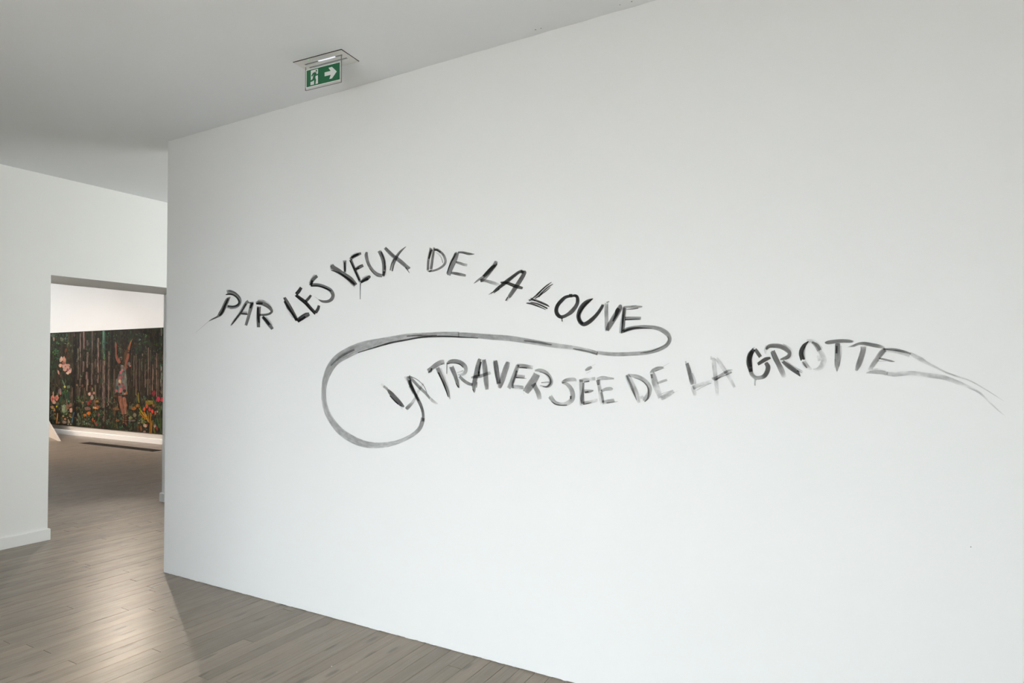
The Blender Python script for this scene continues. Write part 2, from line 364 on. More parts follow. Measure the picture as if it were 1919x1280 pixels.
while seam(k) > XLF-.02:
    xl, xr = seam(k+1), seam(k)
    ytop = YW+.1 if xl > XE+.02 else YF
    j0 = JOINT.get(k)
    if j0 is None: j0 = rb.choice((.2, .75, 1.15, 3.1, 3.5, -.3)) + rb.uniform(-.1, .1)
    ln = 2.35
    ys = [YB]
    n = math.floor((YB-j0)/ln)
    y = j0+n*ln
    while y < ytop+ln:
        if YB+.1 < y < ytop-.06: ys.append(y)
        y += ln
    ys.append(ytop)
    for a, b in zip(ys, ys[1:]):
        z = rb.uniform(-.0005, .0005)
        near = xr < -.85 and b > .9 and count < 295
        if near:
            bm = bmesh.new(); nv = plank(bm, xl, xr, a, b, z)
            o = link('plank', bm, M_WOOD, floor); t = tone(); col_attr(o, 'board', [t]*nv); count += 1
        else:
            nv = plank(stuff, xl, xr, a, b, z); t = tone(); stuff_cols += [t]*nv
    k += 1
# behind the lettered wall and in the far gallery the boards are too far off to be told apart: one joined part
x = XE+.02
while x < -1.3:
    for a, b in ((YW+YT-.1, 5.1), (5.1, YF)):
        nv = plank(stuff, x, x+.0803, a, b); t = tone(); stuff_cols += [t]*nv
    x += .0803
x = XLF-.02
VX0, VX1, VY0, VY1 = -13.19, -10.885, 6.47, 6.67
while x > -19.2:
    j = rb.uniform(0, 2.35); ys = [-3.0]
    y = -3.0+j
    while y < YF: ys.append(y); y += 2.35
    ys.append(YF)
    segs = []
    for a, b in zip(ys, ys[1:]):
        if x > VX0 and x-.0803 < VX1 and b > VY0 and a < VY1:
            if a < VY0: segs.append((a, VY0))
            if b > VY1: segs.append((VY1, b))
        else: segs.append((a, b))
    for a, b in segs:
        nv = plank(stuff, x-.0803, x, a, b); t = tone(); stuff_cols += [t]*nv
    x -= .0803
o = link('distant_boards', stuff, M_WOOD, floor); col_attr(o, 'board', stuff_cols); o['kind'] = 'stuff'

# long dark floor grille in the far gallery
vent = empty('floor_vent', ((VX0+VX1)/2, (VY0+VY1)/2, 0), 'long dark slotted floor vent in the boards in front of the forest painting', 'vent')
bm = bmesh.new()
for d in ((VX0, VX1, VY0, VY0+.012, -.018, .001), (VX0, VX1, VY1-.012, VY1, -.018, .001), (VX0, VX0+.012, VY0+.012, VY1-.012, -.018, .001), (VX1-.012, VX1, VY0+.012, VY1-.012, -.018, .001)): box(bm, *d)
link('frame', bm, M_VENT, vent)
bm = bmesh.new()
for i in range(9):
    y = VY0+.022+i*.0185; box(bm, VX0+.013, VX1-.013, y, y+.006, -.018, -.001)
o = link('grille_bars', bm, M_VENT, vent); o['kind'] = 'stuff'

# ---------------------------------------------------------------- inscription
STROKES = [
('letter','painted letter P, first of PAR, with a thin tail',[(0.25,[(-37666,19722,-37755,20068,48),(-37545,19727,-37587,20077,48),(-37404,19724,-37330,20060,48),(-37235,19693,-37061,19981,48),(-37039,19637,-36816,19875,48),(-36863,19557,-36594,19748,48),(-36720,19463,-36407,19597,48),(-36614,19351,-36279,19420,48),(-36560,19242,-36225,19233,48),(-36578,19148,-36278,19060,48),(-36645,19069,-36421,18916,48),(-36782,19018,-36641,18830,48),(-36965,18984,-36868,18784,48),(-37108,18967,-37061,18760,48),(-37242,18969,-37270,18766,48),(-37452,19002,-37519,18813,48),(-37635,19040,-37712,18860,48)]),(0.3,[(-37578,19965,-37551,20065,27),(-37302,19915,-37262,20014,27),(-36966,19824,-36891,19910,27),(-36654,19651,-36557,19716,27),(-36398,19464,-36297,19511,27),(-36290,19346,-36184,19362,27),(-36276,19237,-36174,19222,27),(-36351,19090,-36235,19050,27),(-36492,18963,-36380,18887,27),(-36695,18886,-36622,18789,27),(-36933,18840,-36897,18738,27),(-37192,18830,-37184,18736,27),(-37401,18837,-37402,18751,27)]),(0.3,[(-37820,19717,-37843,19786,73),(-37661,19724,-37682,19806,73),(-37461,19721,-37465,19818,73),(-37283,19696,-37254,19800,73),(-37106,19649,-37038,19752,73),(-36920,19568,-36816,19662,73),(-36750,19466,-36616,19544,73),(-36612,19343,-36454,19401,73),(-36530,19229,-36350,19251,73),(-36531,19158,-36350,19119,73),(-36581,19097,-36438,19012,73),(-36699,19038,-36597,18931,73),(-36853,18996,-36788,18877,73),(-36994,18986,-36970,18855,73),(-37156,18995,-37163,18858,73),(-37390,19017,-37411,18887,73),(-37588,19040,-37612,18918,73)]),(0.3,[(-37824,19727,-37840,19776,93),(-37712,19727,-37730,19794,93),(-37558,19724,-37564,19807,93),(-37350,19712,-37346,19789,93),(-37172,19700,-37167,19768,93)]),(0.3,[(-37361,19592,-37315,19551,69),(-37536,19578,-37378,19458,69),(-37769,19510,-37444,19342,69),(-37930,19359,-37529,19210,69),(-38057,19189,-37641,19048,69),(-38177,19019,-37758,18877,69),(-38296,18853,-37888,18701,69),(-38442,18698,-38034,18524,69),(-38575,18561,-38199,18374,69),(-38632,18456,-38387,18291,69),(-38718,18362,-38603,18239,69),(-38954,18278,-38879,18177,69),(-39223,18200,-39158,18116,69),(-39452,18112,-39402,18055,69),(-39615,18045,-39581,18007,69)]),(0.3,[(-37630,19513,-37485,19462,82),(-37793,19313,-37624,19254,82),(-37995,19057,-37798,18992,82),(-38148,18826,-37943,18760,82),(-38283,18626,-38094,18551,82),(-38426,18475,-38284,18401,82),(-38537,18372,-38433,18312,82)]),(0.1,[(-39613,18037,-39583,18015,47),(-39837,17918,-39813,17900,44),(-40174,17741,-40152,17725,39),(-40651,17489,-40630,17473,30),(-41061,17271,-41039,17255,23)])]),
('letter','painted letter A, second of PAR',[(0.3,[(-35580,19297,-35407,19121,60),(-35686,19253,-35481,19092,60),(-35851,19145,-35602,19015,60),(-36063,18926,-35798,18809,60),(-36280,18687,-36014,18572,60),(-36437,18513,-36185,18398,60),(-36591,18357,-36361,18237,60),(-36797,18194,-36578,18069,60),(-37009,18022,-36801,17909,60),(-37198,17814,-37050,17739,60),(-37332,17650,-37246,17608,60)]),(0.3,[(-35781,19072,-35671,19025,75),(-35958,18876,-35848,18827,75),(-36200,18624,-36092,18572,75),(-36453,18401,-36345,18344,75),(-36719,18174,-36614,18119,75),(-37001,17910,-36922,17870,75),(-37218,17703,-37167,17677,75)]),(0.3,[(-35377,19141,-35004,19153,64),(-35375,19094,-34981,19075,64),(-35386,18993,-34990,18928,64),(-35447,18767,-35089,18692,64),(-35527,18506,-35210,18438,64),(-35596,18304,-35294,18239,64),(-35673,18108,-35382,18039,64),(-35790,17845,-35513,17777,64),(-35889,17631,-35623,17565,64)]),(0.3,[(-35185,19116,-35007,19045,92),(-35257,19039,-35061,18965,92),(-35338,18935,-35129,18867,92),(-35378,18822,-35197,18774,92),(-35397,18736,-35252,18700,92)]),(0.3,[(-36159,18413,-36130,18563,41),(-35901,18367,-35867,18541,41),(-35644,18320,-35605,18519,41)]),(0.3,[(-36252,18355,-36226,18471,80),(-36105,18333,-36081,18452,80),(-35915,18310,-35898,18427,80),(-35726,18301,-35716,18402,80),(-35580,18298,-35573,18382,80)]),(0.3,[(-35545,19052,-35533,19152,62),(-35404,19037,-35393,19137,62),(-35264,19023,-35253,19123,62)])]),
('letter','painted letter R, last of PAR',[(0.3,[(-34670,18933,-34829,19070,69),(-34617,18937,-34756,19129,69),(-34557,18929,-34576,19180,69),(-34392,18899,-34318,19154,69),(-34173,18849,-34048,19093,69),(-33960,18781,-33791,19005,69),(-33763,18701,-33554,18892,69),(-33593,18609,-33364,18756,69),(-33458,18515,-33231,18625,69),(-33386,18458,-33145,18514,69),(-33368,18445,-33140,18384,69),(-33409,18404,-33258,18284,69),(-33520,18356,-33429,18218,69),(-33680,18329,-33631,18184,69),(-33888,18316,-33866,18168,69),(-34179,18317,-34168,18168,69),(-34424,18323,-34417,18173,69)]),(0.3,[(-34609,19137,-34619,19254,29),(-34398,19133,-34395,19250,29),(-34132,19106,-34093,19216,29),(-33869,19024,-33796,19117,29),(-33618,18910,-33524,18980,29),(-33405,18747,-33309,18795,29),(-33254,18606,-33169,18644,29)]),(0.3,[(-34758,18941,-34786,19034,86),(-34631,18936,-34660,19059,86),(-34470,18929,-34479,19079,86),(-34279,18917,-34268,19060,86),(-34118,18905,-34103,19037,86)]),(0.3,[(-34669,18825,-34276,18782,70),(-34690,18674,-34295,18635,70),(-34712,18452,-34317,18421,70),(-34721,18176,-34333,18154,70),(-34716,17889,-34346,17877,70),(-34684,17626,-34352,17624,70),(-34651,17436,-34355,17436,70)]),(0.3,[(-34672,18750,-34499,18744,85),(-34671,18501,-34484,18496,85),(-34655,18191,-34458,18193,85),(-34599,17919,-34414,17930,85),(-34546,17721,-34375,17733,85)]),(0.3,[(-34247,18089,-34047,18202,67),(-34121,17971,-33894,18098,67),(-33959,17820,-33698,17958,67),(-33814,17681,-33532,17822,67),(-33655,17534,-33369,17675,67),(-33441,17359,-33184,17486,67),(-33267,17220,-33040,17332,67)]),(0.3,[(-34182,18066,-34020,18160,95),(-34023,17935,-33850,18034,95),(-33831,17776,-33645,17874,95),(-33672,17637,-33488,17725,95),(-33554,17532,-33380,17614,95)]),(0.3,[(-33892,18066,-33769,18140,27),(-33705,17922,-33578,17996,27),(-33491,17751,-33359,17817,27),(-33348,17615,-33227,17663,27),(-33252,17516,-33149,17553,27)])]),
('letter','black painted letter L, first of LES',[(0.3,[(-32210,19245,-31998,19312,75),(-32089,19034,-31819,19122,75),(-31917,18761,-31594,18871,75),(-31719,18517,-31403,18629,75),(-31509,18271,-31213,18373,75),(-31283,17981,-30998,18078,75),(-31107,17753,-30833,17846,75)]),(0.3,[(-32171,19014,-32032,19062,95),(-32042,18822,-31869,18884,95),(-31853,18571,-31653,18651,95),(-31627,18339,-31442,18421,95),(-31397,18112,-31225,18188,95),(-31179,17872,-30997,17951,95),(-31018,17688,-30825,17772,95)]),(0.3,[(-31997,18674,-31903,18703,26),(-31845,18463,-31751,18495,26),(-31647,18212,-31559,18248,26),(-31445,18024,-31375,18060,26),(-31288,17896,-31232,17927,26)]),(0.3,[(-30792,17635,-31032,17859,78),(-30614,17727,-30845,17954,78),(-30392,17831,-30597,18070,78),(-30178,17895,-30361,18159,78),(-29985,17951,-30157,18219,78),(-29871,18012,-30007,18233,78),(-29811,18059,-29911,18228,78)]),(0.3,[(-30839,17623,-30956,17769,95),(-30627,17700,-30745,17847,95),(-30385,17793,-30507,17936,95),(-30238,17864,-30363,17995,95),(-30150,17913,-30272,18034,95)]),(0.3,[(-30777,17852,-30878,17939,39),(-30609,17945,-30710,18035,39),(-30405,18053,-30492,18146,39),(-30218,18131,-30278,18214,39),(-30073,18186,-30118,18253,39)])]),
('letter','black painted letter E, second of LES',[(0.3,[(-31175,19316,-31034,19439,94),(-31011,19204,-30848,19346,94),(-30788,19054,-30602,19218,94),(-30559,18912,-30356,19082,94),(-30332,18764,-30105,18923,94),(-30124,18601,-29887,18742,94),(-29905,18422,-29683,18558,94),(-29637,18217,-29431,18350,94),(-29426,18058,-29229,18186,94)]),(0.3,[(-31111,19264,-31048,19319,73),(-30732,19041,-30668,19095,73),(-30252,18735,-30183,18785,73),(-29777,18360,-29704,18405,73),(-29410,18052,-29336,18096,73)]),(0.3,[(-30920,19326,-31146,19490,87),(-30810,19399,-31044,19561,87),(-30671,19507,-30919,19653,87),(-30554,19641,-30793,19764,87),(-30472,19749,-30692,19858,87)]),(0.3,[(-31091,19409,-31168,19451,26),(-30984,19505,-31066,19551,26),(-30848,19630,-30933,19677,26),(-30719,19757,-30796,19800,26),(-30620,19856,-30687,19894,26)]),(0.3,[(-30102,18843,-30289,18976,82),(-29985,18925,-30175,19058,82),(-29841,19034,-30036,19160,82),(-29727,19150,-29910,19257,82),(-29649,19239,-29812,19333,82)]),(0.3,[(-29231,18120,-29471,18259,85),(-29135,18214,-29373,18342,85),(-29023,18347,-29269,18443,85),(-28970,18492,-29206,18551,85),(-28948,18599,-29164,18645,85)])]),
('letter','painted letter S, last of LES',[(0.3,[(-29285,20518,-29130,20345,66),(-29421,20467,-29247,20290,66),(-29590,20385,-29377,20218,66),(-29713,20284,-29459,20146,66),(-29805,20167,-29530,20061,66),(-29874,20023,-29599,19940,66),(-29915,19908,-29649,19835,66)]),(0.3,[(-29705,20203,-29538,20152,93),(-29780,20059,-29600,20005,93),(-29854,19916,-29663,19858,93)]),(0.3,[(-29468,20552,-29410,20509,26),(-29596,20463,-29535,20421,26),(-29750,20335,-29681,20299,26),(-29862,20174,-29788,20146,26),(-29937,20042,-29862,20016,26)]),(0.3,[(-29800,19807,-29811,20006,66),(-29514,19792,-29516,19999,66),(-29173,19760,-29141,19971,66),(-28915,19703,-28833,19903,66),(-28664,19621,-28555,19812,66),(-28413,19520,-28269,19706,66),(-28219,19412,-28008,19569,66),(-28094,19293,-27831,19386,66),(-28032,19182,-27746,19188,66),(-28054,19091,-27783,19002,66),(-28125,19010,-27915,18854,66),(-28242,18948,-28121,18767,66),(-28400,18907,-28354,18732,66),(-28577,18904,-28589,18741,66),(-28757,18923,-28811,18789,66),(-28942,18963,-28997,18885,66),(-29090,19005,-29119,18970,66)]),(0.3,[(-29755,19797,-29761,19876,91),(-29473,19787,-29474,19870,91),(-29120,19753,-29102,19840,91),(-28800,19667,-28759,19758,91),(-28499,19566,-28447,19654,91),(-28232,19471,-28185,19536,91),(-28041,19398,-28007,19443,91)]),(0.1,[(-29092,18998,-29117,18977,39),(-29257,19095,-29275,19079,29),(-29421,19193,-29436,19180,20)])]),
('letter','painted letter Y, first of YEUX',[(0.3,[(-28098,21043,-27884,21052,68),(-28115,20934,-27827,20982,68),(-28038,20758,-27763,20932,68),(-27814,20643,-27637,20866,68),(-27588,20555,-27415,20750,68),(-27366,20421,-27170,20607,68),(-27122,20261,-26916,20457,68),(-26872,20094,-26639,20311,68),(-26640,19930,-26359,20140,68),(-26390,19741,-26116,19910,68),(-26192,19586,-25951,19728,68)]),(0.3,[(-28162,20960,-28042,20957,32),(-28150,20845,-28030,20842,32),(-28138,20729,-28018,20727,32)]),(0.3,[(-28086,20676,-28069,20715,88),(-27818,20577,-27786,20642,88),(-27486,20442,-27427,20533,88),(-27209,20296,-27122,20396,88),(-26941,20136,-26835,20243,88),(-26667,19963,-26546,20077,88),(-26437,19812,-26304,19922,88),(-26292,19718,-26170,19803,88),(-26207,19663,-26106,19726,88)]),(0.3,[(-27696,20513,-27657,20558,19),(-27377,20346,-27331,20396,19),(-26960,20103,-26901,20153,19),(-26506,19765,-26442,19811,19),(-26145,19478,-26081,19523,19)]),(0.3,[(-27108,21203,-26811,21189,64),(-27084,21064,-26814,21051,64),(-27057,20875,-26820,20860,64),(-27043,20651,-26829,20635,64),(-27035,20467,-26837,20452,64)]),(0.3,[(-27019,21089,-26920,21086,82),(-27008,20940,-26898,20937,82),(-26997,20761,-26878,20756,82),(-26990,20620,-26880,20611,82),(-26985,20518,-26886,20509,82)])]),
('letter','painted letter E, second of YEUX, with a long drip',[(0.3,[(-26621,21186,-26386,21239,73),(-26540,21045,-26315,21097,73),(-26427,20848,-26213,20899,73),(-26301,20623,-26089,20677,73),(-26171,20395,-25960,20451,73),(-26056,20199,-25843,20258,73),(-25955,20032,-25743,20086,73),(-25866,19890,-25679,19933,73),(-25804,19792,-25642,19827,73)]),(0.3,[(-26582,21148,-26495,21175,87),(-26470,20969,-26374,20997,87),(-26299,20691,-26194,20721,87),(-26044,20269,-25942,20298,87),(-25826,19906,-25728,19934,87)]),(0.3,[(-26459,21131,-26620,21273,71),(-26350,21188,-26517,21346,71),(-26210,21252,-26364,21434,71),(-26068,21299,-26191,21492,71),(-25917,21345,-26011,21529,71),(-25753,21398,-25815,21540,71),(-25624,21440,-25664,21540,71)]),(0.3,[(-26397,21254,-26465,21349,92),(-26268,21293,-26342,21396,92),(-26106,21344,-26180,21453,92),(-25951,21398,-26013,21495,92),(-25832,21440,-25883,21523,92)]),(0.3,[(-26440,21358,-26496,21440,29),(-26263,21404,-26326,21503,29),(-26044,21457,-26100,21570,29),(-25835,21498,-25867,21590,29),(-25670,21528,-25690,21592,29)]),(0.3,[(-26045,20507,-26160,20668,73),(-25900,20553,-26019,20722,73),(-25723,20610,-25841,20785,73),(-25568,20665,-25672,20829,73),(-25452,20708,-25545,20857,73)]),(0.3,[(-26009,20682,-26054,20751,25),(-25900,20715,-25945,20785,25),(-25762,20757,-25803,20826,25),(-25628,20801,-25657,20852,25),(-25525,20835,-25543,20869,25)]),(0.3,[(-26047,20569,-26086,20654,92),(-25922,20593,-25961,20678,92),(-25797,20617,-25837,20702,92)]),(0.3,[(-25633,19736,-25742,19825,84),(-25535,19770,-25682,19901,84),(-25415,19806,-25573,19997,84),(-25285,19830,-25430,20058,84),(-25126,19881,-25300,20098,84),(-24987,19987,-25143,20144,84),(-24897,20078,-25007,20184,84)]),(0.3,[(-25634,19743,-25705,19816,93),(-25523,19785,-25609,19880,93),(-25381,19838,-25465,19956,93),(-25218,19891,-25282,20003,93),(-25082,19934,-25134,20030,93)]),(0.3,[(-25578,20009,-25622,20076,27),(-25433,20054,-25477,20123,27),(-25265,20106,-25303,20175,27),(-25147,20138,-25171,20194,27),(-25066,20158,-25082,20200,27)]),(0.02,[(-25748,19789,-25648,19774,79),(-25749,19719,-25666,19708,79),(-25751,19598,-25686,19592,79),(-25751,19405,-25693,19401,79),(-25750,19196,-25696,19193,79),(-25749,19014,-25697,19011,79),(-25748,18875,-25694,18873,79),(-25748,18823,-25687,18824,79),(-25747,18809,-25680,18820,79)])]),
('letter','painted letter U of YEUX',[(0.3,[(-25303,21572,-25140,21520,58),(-25361,21495,-25146,21443,58),(-25406,21360,-25141,21342,58),(-25371,21186,-25115,21205,58),(-25301,21006,-25067,21042,58),(-25219,20830,-24996,20883,58),(-25114,20654,-24901,20728,58),(-24978,20478,-24775,20576,58),(-24823,20318,-24633,20440,58),(-24661,20185,-24494,20338,58),(-24473,20079,-24361,20265,58),(-24248,20019,-24189,20209,58),(-24079,19992,-24039,20170,58)]),(0.3,[(-25036,20543,-24977,20574,29),(-24886,20380,-24821,20416,29),(-24690,20192,-24626,20239,29),(-24503,20075,-24455,20135,29),(-24328,20001,-24300,20066,29),(-24176,19976,-24170,20039,29),(-24074,19976,-24077,20032,29)]),(0.3,[(-24424,21487,-24185,21574,59),(-24348,21368,-24090,21454,59),(-24258,21214,-23974,21289,59),(-24188,21067,-23889,21118,59),(-24130,20912,-23827,20939,59),(-24093,20751,-23792,20754,59),(-24072,20589,-23780,20574,59),(-24071,20435,-23784,20405,59),(-24078,20290,-23805,20248,59),(-24079,20142,-23854,20100,59),(-24081,20029,-23900,19993,59)]),(0.3,[(-24202,21453,-24099,21475,61),(-24087,21214,-23976,21235,61),(-23973,20916,-23848,20924,61),(-23955,20628,-23817,20620,61),(-23964,20403,-23818,20389,61)]),(0.3,[(-24006,20336,-23843,20305,89),(-24031,20207,-23868,20176,89),(-24055,20078,-23893,20047,89)]),(0.3,[(-23841,20627,-23775,20622,29),(-23846,20354,-23767,20348,29),(-23851,20080,-23760,20074,29)])]),
('letter','painted letter X, last of YEUX',[(0.3,[(-23960,21612,-23800,21713,61),(-23840,21486,-23663,21600,61),(-23671,21321,-23481,21454,61),(-23490,21166,-23302,21312,61),(-23298,21016,-23119,21175,61),(-23115,20891,-22941,21064,61),(-22936,20773,-22753,20945,61),(-22741,20635,-22554,20797,61),(-22541,20493,-22362,20649,61),(-22331,20350,-22166,20497,61),(-22172,20245,-22019,20382,61)]),(0.3,[(-22416,20396,-22356,20428,61),(-22263,20241,-22216,20267,61),(-22111,20088,-22078,20106,61)]),(0.45,[(-22353,21597,-22331,21573,70),(-22486,21548,-22437,21497,70),(-22661,21471,-22574,21391,70),(-22832,21372,-22707,21273,70),(-22992,21252,-22831,21147,70),(-23115,21119,-22925,21022,70),(-23207,20973,-23009,20891,70),(-23266,20817,-23094,20759,70),(-23309,20652,-23170,20613,70),(-23360,20452,-23233,20421,70),(-23399,20291,-23276,20263,70)]),(0.3,[(-23264,20993,-23151,20940,70),(-23337,20877,-23230,20830,70),(-23424,20712,-23321,20678,70),(-23483,20505,-23387,20482,70),(-23522,20336,-23433,20316,70)])]),
('letter','painted letter D of the upper DE',[(0.3,[(-20716,21389,-20549,21346,66),(-20754,21238,-20588,21196,66),(-20804,21043,-20638,21000,66),(-20853,20875,-20685,20834,66),(-20895,20680,-20725,20651,66),(-20914,20390,-20750,20371,66),(-20921,20149,-20763,20132,66)]),(0.3,[(-20475,21378,-20343,21352,60),(-20506,21240,-20357,21210,60),(-20547,21053,-20380,21018,60),(-20587,20866,-20413,20829,60),(-20630,20662,-20451,20625,60),(-20683,20406,-20497,20368,60),(-20725,20198,-20533,20160,60)]),(0.3,[(-20633,21288,-20497,21235,80),(-20685,21182,-20545,21129,80),(-20746,21042,-20607,20994,80),(-20786,20897,-20669,20861,80),(-20812,20785,-20718,20756,80)]),(0.3,[(-20883,20106,-20869,20143,56),(-20814,20069,-20797,20135,56),(-20709,20037,-20728,20135,56),(-20609,20064,-20673,20156,56),(-20549,20097,-20619,20182,56)]),(0.3,[(-20406,21163,-20433,21280,56),(-20335,21161,-20345,21293,56),(-20256,21146,-20206,21282,56),(-20158,21093,-20061,21209,56),(-20045,21015,-19930,21116,56),(-19947,20932,-19815,21017,56),(-19865,20838,-19714,20900,56),(-19797,20718,-19632,20757,53),(-19756,20602,-19582,20614,50),(-19750,20531,-19580,20497,50),(-19774,20470,-19628,20394,52),(-19841,20395,-19723,20298,53),(-19945,20321,-19850,20215,55),(-20080,20256,-20006,20146,56),(-20234,20203,-20178,20091,56),(-20397,20170,-20355,20053,56),(-20553,20149,-20525,20032,56),(-20689,20134,-20678,20040,56),(-20788,20125,-20784,20056,56)]),(0.3,[(-20389,21161,-20406,21260,62),(-20329,21163,-20329,21262,62),(-20252,21152,-20210,21239,62),(-20127,21086,-20070,21155,62),(-20014,21018,-19960,21077,62)]),(0.3,[(-20373,21100,-20354,21134,30),(-20296,21052,-20258,21104,30),(-20198,20978,-20130,21040,30),(-20088,20880,-20005,20929,29),(-19985,20761,-19900,20787,30),(-19913,20598,-19845,20608,41),(-19866,20459,-19820,20463,52)])]),
('letter','painted letter E of the upper DE',[(0.3,[(-19026,21010,-18783,20930,58),(-19077,20900,-18814,20809,58),(-19151,20753,-18871,20639,58),(-19249,20592,-18959,20461,58),(-19351,20425,-19055,20289,58),(-19429,20283,-19137,20155,58),(-19497,20135,-19210,20032,58),(-19551,19951,-19282,19870,58),(-19585,19806,-19336,19736,58)]),(0.3,[(-19052,20973,-18927,20911,79),(-19129,20852,-19002,20789,79),(-19221,20706,-19099,20640,79),(-19288,20612,-19180,20551,79),(-19359,20493,-19263,20451,79),(-19449,20280,-19374,20251,79),(-19532,20070,-19477,20049,79),(-19583,19947,-19536,19930,79),(-19613,19877,-19569,19861,79)]),(0.3,[(-18862,20910,-18862,21005,63),(-18727,20891,-18723,21000,63),(-18554,20860,-18533,20981,63),(-18387,20806,-18350,20935,63),(-18198,20755,-18175,20884,63),(-17980,20748,-17975,20828,63),(-17814,20755,-17813,20783,63)]),(0.3,[(-19004,20396,-18973,20496,57),(-18908,20358,-18869,20474,57),(-18780,20308,-18728,20440,57),(-18645,20253,-18586,20391,53),(-18502,20202,-18457,20345,47),(-18370,20174,-18344,20317,39),(-18279,20161,-18260,20300,32)]),(0.3,[(-19319,19846,-19299,19959,60),(-19203,19814,-19179,19945,64),(-19045,19773,-19015,19921,67),(-18881,19732,-18846,19889,65),(-18709,19692,-18670,19848,60),(-18518,19654,-18481,19791,53),(-18368,19626,-18336,19743,47)])]),
('letter','painted letter L of the upper LA',[(0.3,[(-16591,20338,-16414,20285,58),(-16625,20276,-16425,20196,58),(-16689,20189,-16485,20060,58),(-16821,20057,-16634,19908,58),(-16983,19906,-16813,19760,58),(-17124,19768,-16981,19637,58),(-17266,19647,-17158,19527,58),(-17429,19556,-17341,19438,58),(-17598,19466,-17518,19363,58),(-17758,19346,-17707,19285,58),(-17873,19249,-17854,19227,58)]),(0.3,[(-16601,20160,-16516,20061,88),(-16703,20107,-16607,19998,88),(-16841,20028,-16728,19912,88),(-16972,19931,-16849,19817,88),(-17101,19825,-16980,19715,88),(-17237,19705,-17133,19609,88),(-17342,19609,-17254,19528,88)]),(0.3,[(-16482,20189,-16410,20135,52),(-16632,20050,-16545,19984,52),(-16837,19866,-16731,19783,52),(-17064,19668,-16941,19567,52),(-17273,19504,-17150,19377,52),(-17411,19445,-17326,19295,52),(-17501,19425,-17441,19270,52)]),(0.3,[(-17446,19267,-17467,19426,50),(-17336,19275,-17346,19425,50),(-17192,19269,-17174,19412,50),(-17037,19221,-16991,19378,47),(-16871,19159,-16810,19332,43),(-16710,19109,-16646,19278,38),(-16565,19064,-16495,19218,32),(-16433,19019,-16364,19151,23),(-16337,18985,-16274,19099,16)])]),
('letter','black painted letter A of the upper LA',[(0.35,[(-14986,19753,-14946,19628,88),(-15081,19742,-15025,19607,88),(-15225,19705,-15137,19566,88),(-15389,19618,-15280,19482,88),(-15565,19515,-15448,19374,88),(-15753,19416,-15621,19257,88),(-15936,19316,-15789,19144,88),(-16074,19224,-15930,19060,88),(-16203,19132,-16074,18980,88),(-16367,19025,-16251,18885,88),(-16524,18920,-16423,18799,88),(-16626,18831,-16556,18747,88),(-16717,18753,-16680,18703,88),(-16850,18675,-16830,18645,88),(-16960,18618,-16947,18599,88)]),(0.3,[(-16333,18906,-16278,18841,88),(-16502,18795,-16459,18744,88),(-16671,18682,-16641,18647,88)]),(0.3,[(-16841,18763,-16669,18699,11),(-16848,18690,-16719,18642,11),(-16855,18617,-16769,18585,11)]),(0.3,[(-15087,19576,-15059,19725,91),(-15007,19559,-14978,19708,91),(-14927,19541,-14898,19690,91)]),(0.3,[(-14929,19724,-14735,19661,70),(-14959,19655,-14756,19577,70),(-15016,19551,-14809,19445,70),(-15125,19400,-14918,19276,70),(-15258,19225,-15050,19095,70),(-15392,19058,-15183,18923,70),(-15528,18888,-15321,18755,70),(-15672,18697,-15473,18571,70),(-15787,18542,-15608,18418,70),(-15826,18490,-15685,18360,70),(-15828,18480,-15731,18345,70)]),(0.3,[(-15827,18450,-15787,18426,87),(-15899,18353,-15853,18327,87),(-15970,18256,-15919,18228,87)]),(0.3,[(-15854,18460,-15706,18366,27),(-15916,18370,-15780,18284,27),(-15979,18280,-15855,18202,27)]),(0.3,[(-16262,19145,-16266,19223,88),(-16135,19130,-16135,19231,88),(-15982,19102,-15963,19229,88),(-15859,19056,-15809,19197,89),(-15731,19000,-15663,19152,88),(-15598,18940,-15523,19099,88),(-15459,18881,-15390,19046,85),(-15313,18834,-15255,18999,77),(-15180,18798,-15128,18954,70),(-15066,18773,-15020,18910,69),(-14986,18757,-14946,18878,69)])]),
